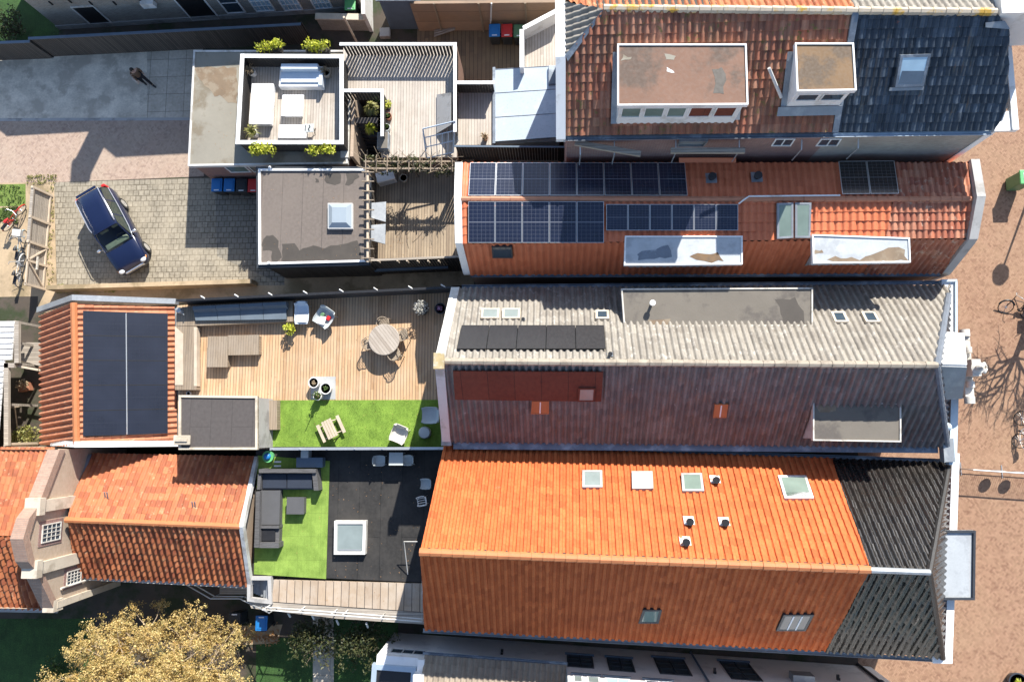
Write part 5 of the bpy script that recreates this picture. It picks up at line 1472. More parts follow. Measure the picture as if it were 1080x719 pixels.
# ---------------------------------------------------------------- black roof terrace with green tiles
ZO = 2.8
oq = [U(270, 474, ZO), U(468, 473.5, ZO), U(449, 614, ZO), U(266, 606, ZO)]
ot = thing('terrace_building', 'flat black roof terrace with lime green turf tiles and a square skylight', 'building', at0(mid(*oq)))
mb = MB(); mb.prism([(p.x, p.y) for p in oq], 0, ZO - .02); mb.build('wall', M['brick_brown'], ot)
mb = MB(); mb.prism([(p.x, p.y) for p in oq], ZO - .02, ZO); mb.build('roof', M['bitumen'], ot)
mb = MB(); mb.prism([(p.x, p.y) for p in (U(272, 480, ZO), U(348, 486, ZO), U(344, 610, ZO), U(268, 605, ZO))], ZO + .002, ZO + .03); mb.build('turf', M['turf2'], ot)
sq = [U(352.5, 549, ZO + .32), U(386, 549, ZO + .32), U(385, 584.5, ZO + .32), U(352, 584.5, ZO + .32)][::-1]
mb = MB(); ii = inset(sq, .14)
for i in range(4):
    j = (i + 1) % 4; mb.prism([(p.x, p.y) for p in (sq[i], sq[j], ii[j], ii[i])], ZO, ZO + .32)
f = mb.build('skylight', M['white_dirty'], ot)
mb = MB(); mb.prism([(p.x, p.y) for p in ii], ZO + .2, ZO + .27); mb.build('pane', M['glass_pale'], f)
mb = MB(); mb.box(V((mid(*ii).x, ii[0].y + .06, ZO + .27)), (ii[1] - ii[0]).length - .1, .06, .03); mb.build('glazing_bar', M['zinc'], f)
# walkway
wq = [U(289, 611, ZO), U(449, 615, ZO), U(448, 645, ZO), U(287, 634, ZO)]
ww = thing('walkway', 'weathered plank walkway with a grey ledge along the garden side of the black roof', 'walkway', at0(mid(*wq)))
mb = MB(); mb.prism([(p.x, p.y) for p in wq], ZO - .08, ZO + .02, bottom=True); mb.build('boards', M['walkway'], ww)
lq = [U(262, 634, ZO - .02), U(287, 634.5, ZO - .02), U(448, 645.5, ZO - .02), U(447, 658, ZO - .02), U(356, 652, ZO - .02), U(265, 641, ZO - .02)]
mb = MB(); mb.prism([(p.x, p.y) for p in lq], ZO - .25, ZO - .02, bottom=True); mb.build('ledge', M['grey_wood'], ww)
for x, y in ((290, 612), (447, 617), (289, 640), (370, 648), (446, 655)):
    mb = MB(); p = U(x, y, ZO - .2); mb.box(at0(p), .12, .12, ZO - .2 + .05); mb.build('post', M['steel'], ww)
rl = thing('steel_railing', 'thin double steel railing beside the plank walkway', 'railing', V((*at0(U(366, 645, ZO)).xy, ZO)))
a, b = U(287, 640, ZO + .9), U(450, 653, ZO + .9)
a = U(286, 637, ZO); b = U(449, 649, ZO)
a.z = b.z = 0
for z in (.95, .5):
    mb = MB(); p0_, p1_ = a + V((0, 0, ZO + z)), b + V((0, 0, ZO + z)); pts = [p0_, p1_] + ([p1_ + V((0, 1.9, 0))] if z > .9 else [])
    mb.tube(pts, .028, 6); mb.build('rail', M['white_dirty'], rl)
for t_ in (0, .22, .43, .5, .74, 1):
    p = lerp(a, b, t_); mb = MB(); mb.tube([p + V((0, 0, ZO - .1)), p + V((0, 0, ZO + .96))], .025, 6); mb.build('post', M['white_dirty'], rl)
for x, y in ((306, 650), (331, 652), (357, 658), (388, 661)):
    p = U(x, y, ZO - .5); mb = MB(); mb.tube([p + V((0, .25, .3)), p], .05, 8); mb.build('bracket', M['white_dirty'], rl)
# steel stair
st = thing('steel_stair', 'grey steel outside stair with white treads at the end of the walkway', 'stair', at0(U(276, 632)))
mb = MB(); q = [U(262, 607, ZO), U(287, 607, ZO), U(288, 636, ZO), U(262, 633, ZO)][::-1]; ii = inset(q, .16)
for i in range(4):
    if i == 2: pass
    j = (i + 1) % 4; mb.prism([(p.x, p.y) for p in (q[i], q[j], ii[j], ii[i])], ZO - .12, ZO + .15, bottom=True)
mb.build('landing_frame', M['concrete'], st)
x0, x1 = min(p.x for p in ii), max(p.x for p in ii); y0, y1 = min(p.y for p in ii), max(p.y for p in ii)
for i in range(6):
    mb = MB(); xa = lerp(x1, x0 - .4, (i + .1) / 6.2); mb.obox(V((xa - .19, y0, ZO - .15 - i * .2)), V((.16, 0, 0)), V((0, y1 - y0 - .1, 0)), V((0, 0, .05))); mb.build('tread', M['zinc'], st)
pth = [U(284, 646, ZO + .9), U(253, 631, 2.0), U(222, 631, 1.9), U(196, 616, 1.1)]
for o_ in (V((0, 0, 0)), V((0, 0, -.45))):
    mb = MB(); mb.tube([p + o_ for p in pth], .03, 6); mb.build('rail', M['steel'], st)
for p in (pth[0], lerp(pth[0], pth[1], .33), lerp(pth[0], pth[1], .66), pth[1], pth[2], pth[3]):
    mb = MB(); mb.tube([p, p + V((0, 0, -.9))], .022, 6); mb.build('post', M['steel'], st)
mb = MB(); e = V((0, .12, 0))
mb.face([pth[1] - V((0, 0, .9)), pth[2] - V((0, 0, .9)), pth[2] + V((0, .9, -.9)), pth[1] + V((0, .9, -.9))][::-1]); mb.build('landing', M['grey_wood'], st)
# rattan corner sofa
sf = thing('corner_sofa', 'charcoal rattan corner sofa with navy cushions on the lime green turf', 'sofa', V(U(290, 510, ZO + .03)))
zb = ZO + .03
def pr(name, px, z0, z1_, mat, par, r=.0):
    mb = MB(); q = [U(x, y, z1_) for x, y in px]; mb.prism([(p.x, p.y) for p in q], z0, z1_, bottom=True); return mb.build(name, M[mat], par)
pr('base', [(273, 497), (334, 497), (334, 516), (273, 516)], zb, zb + .30, 'rattan', sf)
pr('base', [(271, 516.3), (296, 516.3), (295, 556), (270, 556)], zb, zb + .30, 'rattan', sf)
pr('base', [(270, 557), (295, 557), (294, 577), (269, 577)], zb, zb + .34, 'rattan', sf)
pr('back_panel', [(273, 494.5), (333, 494.5), (333, 498.5), (273, 498.5)], zb, zb + .70, 'rattan', sf)
pr('armrest', [(329, 497.5), (334, 497.5), (336, 517), (331, 517)], zb, zb + .58, 'rattan', sf)
pr('armrest', [(272, 500), (275.5, 500), (274, 516), (271, 516)], zb, zb + .58, 'rattan', sf)
pr('back_panel', [(270, 518), (274, 518), (273, 577), (268, 577)], zb, zb + .66, 'rattan', sf)
pr('armrest', [(270, 572), (294, 572), (294, 577.5), (269, 577.5)], zb, zb + .58, 'rattan', sf)
pr('armrest', [(270, 554), (294, 554), (294, 557), (270, 557)], zb, zb + .50, 'rattan', sf)
pr('seat_cushion', [(277, 499.5), (302, 499.5), (302, 514.5), (277, 514.5)], zb + .3, zb + .42, 'fabric_navy', sf)
pr('seat_cushion', [(303, 499.5), (329, 499.5), (329, 514.5), (303, 514.5)], zb + .3, zb + .42, 'fabric_navy', sf)
pr('seat_cushion', [(275, 517), (295.5, 517), (294.5, 553), (274, 553)], zb + .3, zb + .42, 'fabric_char', sf)
pr('seat_cushion', [(275, 559), (290, 559), (290, 570), (275, 570)], zb + .34, zb + .40, 'black', sf)
t_ = thing('coffee_table', 'low square charcoal rattan table on the lime green turf', 'table', V(U(311, 535, zb)))
pr('tabletop', [(302.5, 524), (321, 524), (320.5, 542), (302, 542)], zb + .36, zb + .40, 'fabric_char', t_)
pr('base', [(303, 524.6), (320.5, 524.6), (320, 541.5), (302.6, 541.5)], zb, zb + .36, 'rattan', t_)
# table set in the shade, chairs by the orange roof
shell_chair('garden_chair', 'pale plastic chair left of the small table in the shade of the fence', V(U(403.5, 485, ZO)), -PI / 2, 'grey_plastic', .46, .46, .42, .74, group='pale garden chairs by the fence')
shell_chair('garden_chair', 'pale plastic chair right of the small table in the shade of the fence', V(U(432.5, 484.5, ZO)), PI / 2, 'grey_plastic', .46, .46, .42, .74, group='pale garden chairs by the fence')
t_ = thing('bistro_table', 'small pale square table between two plastic chairs in deep shade', 'table', V(U(417.5, 485, ZO)))
pr('tabletop', [(410.5, 477), (425, 477), (425, 490.5), (410, 490.5)], ZO + .70, ZO + .73, 'grey_plastic', t_)
for x, y in ((411.5, 478), (424, 478), (424, 489.5), (411, 489.5)):
    p = U(x, y, ZO + .7); mb = MB(); mb.tube([V((p.x, p.y, ZO)), p], .018, 6); mb.build('leg', M['grey_plastic'], t_)
shell_chair('folding_chair', 'dark folding chair with grey seat beside the orange roof edge', V(U(451, 509, ZO)), PI / 2, 'wire_grey', .46, .46, .42, .8, legm='black')
shell_chair('folding_chair', 'white slatted folding chair leaning by the orange roof edge', V(U(447, 527, ZO)), PI / 2 + .2, 'bike_white', .42, .42, .42, .8, slats=True)
b_ = thing('toy_ball', 'green and blue plastic play tub at the corner of the turf', 'tub', V(U(285, 481, ZO)))
p = ROOT[b_.name]; mb = MB(); mb.lathe(p, [(.22, 0), (.27, .25), (.27, .28), (.2, .26)], 16); mb.build('tub', M['bright_green'], b_)
mb = MB(); mb.ell(p + V((-.02, 0, .3)), .17, .17, .12); mb.build('ball', M['bin_blue'], b_)
b_ = thing('storage_box', 'long blue grey storage box along the fence in deep shade', 'box', V(U(330, 487, ZO)))
p = ROOT[b_.name]; mb = MB(); mb.bbox(p, 1.2, .42, .42, .03); mb.build('body', M['slate_blue'], b_); mb = MB(); mb.bbox(p + V((0, 0, .42)), 1.24, .46, .06, .02); mb.build('lid', M['slate_blue'], b_)
b_ = thing('planter', 'small grey cube planter below the fence in deep shade', 'planter', V(U(325, 480.5, ZO)))
p = ROOT[b_.name] + V((0, .1, .0)); mb = MB(); mb.bbox(p, .36, .36, .50, .03); mb.build('pot', M['grey_plastic'], b_)
b_ = thing('sandals', 'pair of white slippers beside the navy sofa', 'slippers', V(U(293, 489, ZO)))
for dx in (-.06, .06):
    mb = MB(); mb.bbox(ROOT[b_.name] + V((0, dx * 1.6, 0)), .34, .09, .05, .03); mb.build('slipper', M['white'], b_)
mb = MB(); p = U(431, 567, ZO); mb.tube([V((p.x, p.y - 1.6, ZO + .05)), V((p.x, p.y, ZO + 1.0)), V((p.x + .6, p.y, ZO + 1.0))], .02, 6)
tag(mb.build('handrail', M['white_dirty']), 'thin bent white handrail on the black roof by the orange house', 'handrail')
# ================================================================ UPPER LEFT: GARAGE TERRACES AND NEIGHBOURS
# ---------------------------------------------------------------- stone fronted house at the top left
ga, gb = U(63, 30.5, 0), U(372, 11, 0)
fd = (gb - ga); fd = V((fd.x, fd.y, 0)); fl_ = fd.length; fd.normalize(); fn = V((fd.y, -fd.x, 0))
hs = thing('grey_house', 'grey brick house front with white sash windows along the top edge', 'house', at0(mid(ga, gb)) - fn * 3)
def F(u, d=0, z=0): return ga + fd * u - fn * d + V((0, 0, z))
us = fl_ * .42
mb = MB(); mb.prism([(p.x, p.y) for p in (F(0), F(us), F(us, 7), F(0, 7))], 0, [5.0, 5.0, 5.0, 5.0]); mb.prism([(p.x, p.y) for p in (F(us), F(fl_ + .5), F(fl_ + .5, 7), F(us, 7))], 0, 6.3)
mb.build('wall', M['brick_grey'], hs)
def gable(q, z, rise, mat):
    mb = MB(); a, b, c, d = [V((p.x, p.y, z)) for p in q]; m0 = mid(a, d) + V((0, 0, rise)); m1 = mid(b, c) + V((0, 0, rise))
    mb.face([a, b, m1, m0]); mb.face([c, d, m0, m1]); mb.face([b, c, m1]); mb.face([d, a, m0]); return mb.build('roof', M[mat], hs)
gable((F(0, -.2), F(us, -.2), F(us, 7), F(0, 7)), 5.0, 2.2, 't_slate'); gable((F(us, -.2), F(fl_ + .6, -.2), F(fl_ + .6, 7), F(us, 7)), 6.3, 2.2, 't_slate')
mb = MB(); c = F(us * .95, 2.6); mb.box(V((c.x, c.y, 4.5)), .9, 1.0, 4.6); mb.box(V((c.x, c.y, 9.1)), 1.05, 1.15, .2); mb.build('chimney', M['brick_red'], hs)
mb = MB(); mb.obox(F(-.02, -.06, 0), fd * (fl_ + .5), -fn * .05, V((0, 0, .35))); mb.build('plinth', M['concrete'], hs)
def fw(px, fm='white_dirty', gm='glass', bars=(1, 1), zmax=2.3, w=.07, z0=None, name='window'):
    q = [UP(x, y, ga, fn) for x, y in px]
    u0 = sum((q[i] - ga).dot(fd) for i in (0, 3)) / 2; u1 = sum((q[i] - ga).dot(fd) for i in (1, 2)) / 2
    zb_ = (q[2].z + q[3].z) / 2 if z0 is None else z0
    winquad(hs, [F(u0, -.01, zb_), F(u1, -.01, zb_), F(u1, -.01, zmax), F(u0, -.01, zmax)], fn, fm, gm, bars, w, .05, name)
fw([(77, 8), (103, 8), (120, 27), (96, 28)], 'white_dirty', 'black', z0=.02, zmax=1.9, name='door')
fw([(184, 0), (218, 0), (234, 23), (205, 24)], 'white', 'black', z0=.04, zmax=2.3, name='door')
fw([(229, 0), (251, 0), (259, 13), (240, 14)], 'white', 'glass', (1, 2))
for px in ([(260, 0), (282, 0), (293, 11), (272, 12)], [(291, 0), (312, 0), (322, 10), (302, 11)], [(325, 0), (345, 0), (354, 8.5), (334, 9)]):
    fw(px, 'white', 'glass_sky', (4, 4))
mb = MB(); p = UP(152, 5, ga, fn); mb.obox(p - fn * 0 + V((0, 0, 0)), fd * .7, fn * .25, V((0, 0, .4))); mb.build('wall_box', M['white'], hs)
mb = MB()
for x, y in ((55, 5), (75, 3), (97, 5), (122, 5), (150, 3)):
    p = UP(x, y, ga, fn); mb.obox(p, fd * .07, fn * .05, V((0, 0, .3)))
mb.build('wall_anchor', M['black'], hs)
# timber fence along the lane's far side
def tfence(name, label, x0, y0, x1, y1, h, mat, cat='fence'):
    a, b = U(x0, y0), U(x1, y1); o = thing(name, label, cat, at0(mid(a, b)))
    slatfence(o, 'boards', a, b, 0.04, h, mat, .12, .012, .035)
    cap(o, a, b, h, .14, .04, 'slate_blue')
    n = max(2, int((b - a).length / 1.9)); up = V((-(b - a).y, (b - a).x, 0)).normalized() * .1
    for i in range(n + 1):
        p = lerp(a, b, i / n) + (up if up.y > 0 else -up); mb = MB(); mb.box(p, .09, .09, h); mb.build('post', M['dark_boards'], o)
    return o
tfence('board_fence', 'dark slatted timber fence at the far left of the shaded lane', -60, 66, 56, 62, 1.75, 'dark_boards_v')
tfence('board_fence', 'long dark slatted timber fence below the grey house front', 56, 60, 330, 46, 1.85, 'dark_boards_v')
wl = thing('low_wall', 'low wall with pale coping beside the grey house', 'wall', at0(U(366, 34)))
a, b = U(340, 32), U(392, 33)
mb = MB(); mb.obox(a, b - a, V((0, .2, 0)), V((0, 0, 1.1))); mb.build('wall', M['brick_grey'], wl); cap(wl, a + V((0, .1, 0)), b + V((0, .1, 0)), 1.1, .34, .09, 'stone', 'coping')
a, b = U(390, 34), U(389, -10)
mb = MB(); mb.obox(a, b - a, V((.2, 0, 0)), V((0, 0, 1.7))); mb.build('wall', M['white_dirty'], wl)
p = U(377, 46, 0); mb = MB(); mb.tube([p, p + V((0, 0, 2.5))], .06, 8); tag(mb.build('pole', M['stone']), 'short pale pole standing behind the slatted terrace', 'pole')
# yard walls at the top
yw = thing('yard_wall', 'brown boarded wall at the back of the yard behind the three bins', 'wall', at0(U(518, 32)))
a, b = U(442, 33), U(594, 32); mb = MB(); mb.obox(a, b - a, V((0, .15, 0)), V((0, 0, 2.5))); mb.build('boards', M['brown_boards'], yw)
mb = MB()
for x in (466, 510, 556): p = U(x, 33) - V((0, .04, 0)); mb.box(p, .08, .06, 2.6)
mb.build('post', M['bench_wood'], yw)
mb = MB(); p = U(517, 33) - V((0, .06, 0)); mb.tube([p + V((.3, 0, 2.6)), p], .04, 8); mb.build('downpipe', M['white_dirty'], yw)
bb = thing('garden_shed', 'blue grey painted shed wall at the top edge beside the brown wall', 'shed', at0(U(428, 20)))
q = [U(412, 31), U(446, 31), U(446, 8), U(412, 8)]; mb = MB(); mb.prism([(p.x, p.y) for p in q], 0, 2.7); mb.build('wall', M['slate_blue'], bb)
mb = MB(); mb.prism([(p.x, p.y) for p in inset(q[::-1], -.12)], 2.7, 2.8, bottom=True); mb.build('roof', M['zinc_dark'], bb)
lg = thing('pallet_stack', 'grey pallet leaning flat beside the brown yard wall', 'pallet', at0(U(468, 34)))
mb = MB()
for i in range(5): mb.obox(U(458, 29 + i * 2.6, .15), V((1.15, .25, .05 * i)), V((0, .09, 0)), V((0, 0, .03)))
mb.build('slats', M['grey_wood'], lg)
bk = thing('paving_block', 'grey square paving block on the ground behind the slatted terrace', 'slab', at0(U(407, 36)))
mb = MB(); mb.bbox(U(407, 37), .55, .5, .3, .03); mb.build('block', M['concrete'], bk)

# ---------------------------------------------------------------- wheelie bins
def bin_(label, px, py, lid, group, rz=0.0):
    c = U(px, py, 1.05); c.z = 0
    o = thing('wheelie_bin', label, 'bin', c, group, rz)
    r = V(c)
    mb = MB()
    b = [r + V((sx * .22, sy * .25, .08)) for sx, sy in ((-1, -1), (1, -1), (1, 1), (-1, 1))]; t = [r + V((sx * .28, sy * .33, .98)) for sx, sy in ((-1, -1), (1, -1), (1, 1), (-1, 1))]
    mb.hexa(b, t); mb.build('body', M['bin_dark'], o)
    mb = MB(); mb.bbox(r + V((0, 0, .98)), .58, .70, .07, .035); mb.bbox(r + V((0, 0, 1.045)), .42, .5, .03, .015)
    l_ = mb.build('lid', M[lid], o)
    mb = MB(); mb.bbox(r + V((0, -.26, 1.05)), .26, .09, .012, .004); mb.build('sticker', M['white'], l_)
    mb = MB(); mb.tube([r + V((-.22, .38, 1.0)), r + V((.22, .38, 1.0))], .02, 8); mb.build('handle', M['bin_dark'], o)
    for sx in (-.25, .25):
        mb = MB(); mb.tube([r + V((sx - .03, .27, .1)), r + V((sx + .03, .27, .1))], .1, 12); mb.build('wheel', M['tyre'], o)
    return o
bin_('blue lidded wheelie bin, leftmost of the row under the garage wall', 228.5, 195, 'bin_blue', 'wheelie bins by the garage')
bin_('blue lidded wheelie bin beside the dark lidded one', 241.5, 195, 'bin_blue', 'wheelie bins by the garage')
bin_('dark lidded wheelie bin between a blue and a red one', 254.5, 195.5, 'bin_dark', 'wheelie bins by the garage')
bin_('red lidded wheelie bin at the corner of the flat roofed annex', 267, 195.5, 'bin_red', 'wheelie bins by the garage')
bin_('blue lidded wheelie bin in the yard left of the red one', 521.5, 32, 'bin_blue', 'wheelie bins in the brown yard')
bin_('red lidded wheelie bin in the yard between blue and green', 534.5, 32, 'bin_red', 'wheelie bins in the brown yard')
bin_('green lidded wheelie bin in the yard beside the red one', 547.5, 32.5, 'bin_green', 'wheelie bins in the brown yard')
bin_('green wheelie bin at the top edge beside the grey house', 369, 4, 'bright_green', 'wheelie bins in the passage')
bin_('blue lidded bin below the steel stair in the garden', 275.5, 657, 'bin_blue', 'bins in the garden', PI)
bin_('dark bin with grey lid half hidden by the tan tree', 247, 654, 'bin_dark', 'bins in the garden', PI)

# ---------------------------------------------------------------- garage with the white railed terrace
ZG = 2.8
gq = [U(204.5, 53.5, ZG), U(364, 53.5, ZG), U(367, 173, ZG), U(198.5, 175.5, ZG)]
gr = thing('garage', 'flat roofed garage carrying a white railed roof terrace', 'garage', at0(mid(*gq)))
gi = inset(gq[::-1], .12)
mb = MB(); mb.prism([(p.x, p.y) for p in gi], 0, ZG - .15); mb.build('wall', M['brick_red'], gr)
mb = MB(); mb.prism([(p.x, p.y) for p in inset(gq[::-1], .01)], ZG - .15, ZG, bottom=True); mb.build('roof', M['felt_pale'], gr)
mb = MB(); go = gq[::-1]; ii = inset(go, .09)
for i in range(4):
    j = (i + 1) % 4; mb.prism([(p.x, p.y) for p in (go[i], go[j], ii[j], ii[i])], ZG - .2, ZG + .05)
mb.build('roof_edge', M['white_dirty'], gr)
fr = sorted(gi, key=lambda p: p.y)[:2]; fr.sort(key=lambda p: p.x); wd = (fr[1] - fr[0]).normalized(); wn_ = V((wd.y, -wd.x, 0))
for (xa, xb) in ((239, 262), (264, 275)):
    q = [UP(xa, 178, fr[0], wn_), UP(xb, 178, fr[0], wn_)]
    ua, ub = (q[0] - fr[0]).dot(wd), (q[1] - fr[0]).dot(wd)
    A = V((fr[0].x, fr[0].y, 0)); winquad(gr, [A + wd * ua + V((0, 0, 1.6)), A + wd * ub + V((0, 0, 1.6)), A + wd * ub + V((0, 0, 2.5)), A + wd * ua + V((0, 0, 2.5))], wn_, 'white', 'glass_green', w=.07)
mb = MB(); blotch(gr, [(205, 71), (250, 71), (250, 110), (240, 108), (233, 100), (226, 103), (216, 90), (208, 80)], ZG, 'stain_brown', seed=31, t=.005)
dq = [U(255, 59, ZG + .1), U(362, 59, ZG + .1), U(363, 152, ZG + .1), U(251, 152, ZG + .1)]
mb = MB(); mb.prism([(p.x, p.y) for p in dq], ZG + .002, ZG + .1); mb.build('deck', M['deck_grey'], gr)
ZT = ZG + .1
def rail_run(o, pts, z0, z1, slat='white_dirty', cw=.16, sw=.10, gap=.02, capm='white'):
    for i, (a, b) in enumerate(zip(pts, pts[1:])):
        slatfence(o, 'slats', a, b, z0, z1, slat, sw, gap, .03)
        cap(o, a, b, z1 + .004 * i, cw, .045, capm, ext=cw / 2)
def T(*px, z=3.9): return [U(x, y, z) for x, y in px]
rr = thing('terrace_rail', 'white capped slatted rail round the terrace with white sofas', 'railing', V((*mid(*dq).xy, ZT)))
rail_run(rr, T((256, 59.5), (360.5, 60), (360.5, 150.5), (251, 150.5), (256, 59.5)), ZG + .02, 3.9, 'dark_boards', .19, .11, .014)
# planter boxes with yellow-green shrubs hung on the rail
def hang(label, px, py, out, n=330, w=1.15):
    c = U(px, py, 3.55); o = thing('hanging_planter', label, 'planter', V((c.x, c.y, 3.3)), 'shrubs hung on the terrace rail')
    mb = MB(); mb.bbox(V((c.x, c.y, 3.3)), w, .3, .3, .03); mb.build('box', M['dark_boards'], o)
    mb = MB()
    for _ in range(9):
        k = RND.uniform(-.5, .5); mb.leaves(V((c.x + k * w, c.y + RND.uniform(-.1, .1) + out * .1, 3.72 + RND.uniform(-.02, .22))), (.30, .27, .24), n // 9, .075)
    mb.build('foliage', M['leaf_y'], o)
hang('yellow green shrub hung outside the terrace rail above the white couch', 285, 53, 1); hang('yellow green shrub hung outside the rail above the grey sofa corner', 335, 53.5, 1)
hang('dense yellow green shrub hung on the lower rail by the dried yucca', 277, 158, -1, 380); hang('loose yellow green shrub hung on the lower rail by the stairwell', 341, 158, -1, 300)
# terrace furniture
def block(name, label, cat, parts, loc):
    o = thing(name, label, cat, loc)
    for nm, px, z0, z1_, m_ in parts: 
        q = [U(x, y, z1_) for x, y in px]; mb = MB()
        c = mid(*q); w_ = ((q[1] - q[0]).length + (q[2] - q[3]).length) / 2; h_ = ((q[3] - q[0]).length + (q[2] - q[1]).length) / 2; rz = math.atan2((q[1] - q[0]).y, (q[1] - q[0]).x)
        mb.bbox(V((c.x, c.y, z0)), w_, h_, z1_ - z0, .04, rz); mb.build(nm, M[m_], o)
    return o
block('sofa', 'wide sofa with grey back and white front against the far rail', 'sofa', [('base', [(294.5, 70), (339, 70), (339, 91.5), (294.5, 91.5)], ZT, ZT + .40, 'fabric_white'), ('seat_cushion', [(296, 76), (338, 76), (338, 87), (296, 87)], ZT + .40, ZT + .48, 'fabric_blue'), ('backrest', [(296, 67), (335, 67), (335, 73), (296, 73)], ZT, ZT + .78, 'fabric_blue'),
      ('armrest', [(336, 70), (340, 70), (340, 90), (336, 90)], ZT, ZT + .55, 'fabric_blue')], V((*U(317, 82, ZT).xy, ZT)))
block('day_bed', 'long white day bed along the left terrace rail', 'bed', [('base', [(265, 89), (287.5, 89), (287, 131), (263.5, 131)], ZT, ZT + .3, 'white'), ('cushion', [(264.5, 88), (287, 88), (286.5, 131), (263, 131)], ZT + .3, ZT + .44, 'fabric_white')], V((*U(276, 110, ZT).xy, ZT)))
block('low_table', 'square white low table in the middle of the railed terrace', 'table', [('tabletop', [(297, 100), (320, 100), (319.5, 122.5), (297, 122.5)], ZT + .34, ZT + .40, 'white'), ('base', [(299, 102), (318, 102), (318, 121), (299, 121)], ZT, ZT + .34, 'white')], V((*U(308, 112, ZT).xy, ZT)))
block('white_bench', 'white bench seat against the lower terrace rail', 'bench', [('base', [(294, 132), (323, 132), (323, 146), (293, 146)], ZT, ZT + .32, 'white'), ('cushion', [(294, 131.5), (323, 131.5), (323, 146), (293.5, 146)], ZT + .32, ZT + .44, 'fabric_white')], V((*U(308, 140, ZT).xy, ZT)))
o = thing('stool', 'small pale grey folding stool beside the white bench', 'stool', V((*U(329, 139, ZT).xy, ZT))); r = ROOT[o.name]
mb = MB(); mb.bbox(r + V((0, 0, .40)), .46, .42, .04, .015); mb.build('seat', M['grey_plastic'], o)
for sx in (-.18, .18):
    mb = MB(); mb.tube([r + V((sx, .17, .4)), r + V((sx, -.17, 0))], .015, 6); mb.tube([r + V((sx, -.17, .4)), r + V((sx, .17, 0))], .015, 6); mb.build('leg', M['black'], o)
mb = MB(); mb.tube([r + V((.02, .14, .46)), r + V((.06, .05, .46)), r + V((-.02, -.05, .46)), r + V((.03, -.14, .46))], .02, 6); mb.build('strap', M['black'], o)
pot('potted_palm', 'dry spiky potted plant in the upper left terrace corner', V((*U(268, 79, ZT).xy, ZT)), .2, .36, 'pot_white', 'leaf_dry', .42, 40, group='potted plants on the railed terrace')
pot('potted_palm', 'small dark spiky pot plant right of the grey backed sofa', V((*U(346, 80, ZT).xy, ZT)), .24, .4, 'stone', 'leaf_dry', .36, 36, group='potted plants on the railed terrace')
pot('potted_palm', 'straw coloured yucca in the lower left terrace corner', V((*U(270, 143, ZT).xy, ZT)), .2, .34, 'pot_white', 'leaf_tuft', .55, 60, lh=.45, group='potted plants on the railed terrace')

# ---------------------------------------------------------------- slatted upper deck beside it
lt = thing('terrace_building', 'flat building carrying a pale grey deck with slatted white rails and a stairwell', 'building', at0(U(430, 105, 2.8)))
mb = MB()
for px in ([(362, 49), (482, 49), (482, 95), (362, 95)], [(402, 95), (482, 95), (482, 166), (402, 166)], [(482, 88), (521, 88), (521, 153), (482, 153)]):
    q = [U(x, y, ZT) for x, y in px]; mb.prism([(p.x, p.y) for p in q], 0, ZT - .08)
mb.build('wall', M['brick_brown'], lt)
mb = MB()
for px in ([(362, 49), (482, 49), (482, 95), (362, 95)], [(402, 95), (482, 95), (482, 166), (402, 166)], [(482, 88), (521, 88), (521, 153), (482, 153)]):
    q = [U(x, y, ZT) for x, y in px]; mb.prism([(p.x, p.y) for p in q], ZT - .08, ZT)
mb.build('deck', M['deck_grey'], lt)
# stairwell: steps going down
for i in range(9):
    mb = MB(); y = 160 - i * 3.6; zz = .1 + i * .30
    a, b = U(373, y, zz), U(399, y, zz); mb.obox(a, b - a, V((0, .30, 0)), V((0, 0, -.12)) * -1); mb.build('step', M['felt_dark'], lt)
mb = MB(); a, b = U(371, 100, ZT), U(373, 165, ZT); mb.obox(V((a.x, b.y, 0)), V((.16, 0, 0)), V((0, a.y - b.y, 0)), V((0, 0, ZT))); mb.build('stair_wall', M['brick_tan'], lt)
mb = MB(); a = U(360, 97, ZT); b = U(369, 166, ZT); mb.obox(V((a.x + .05, b.y, ZT - .3)), V((.40, 0, 0)), V((0, a.y - b.y, 0)), V((0, 0, .3))); mb.build('stair_edge', M['stone_pale'], lt)
r1 = thing('terrace_rail', 'open slatted rail with white cap round the pale grey deck', 'railing', V((*U(420, 48, 3.9).xy, ZT)))
rail_run(r1, T((360, 47), (480, 47), (480, 87), (480, 138)), ZT, 3.9, 'dark_boards', .15, .115, .05)
r2 = thing('stairwell_rail', 'white capped slatted rail round the stairwell opening', 'railing', V((*U(380, 96, 3.9).xy, ZT)))
rail_run(r2, T((361, 95.5), (403, 95.5), (403, 142)), ZT, 3.85, 'dark_boards', .15, .10, .05)
r3 = thing('terrace_rail', 'short white rail above the small deck by the opal roof', 'railing', V((*U(500, 87, 3.9).xy, ZT)))
rail_run(r3, T((480.5, 87.5), (520, 87.5)), ZT, 3.9, 'dark_boards', .16, .12, .008)
r4 = thing('board_fence', 'black slatted fence between the small deck and the solar roof', 'fence', V((*U(540, 156, 3.9).xy, 0)))
rail_run(r4, T((480, 154), (600, 155)), 2.2, 3.85, 'dark_boards', .08, .10, .03, 'slate_blue')
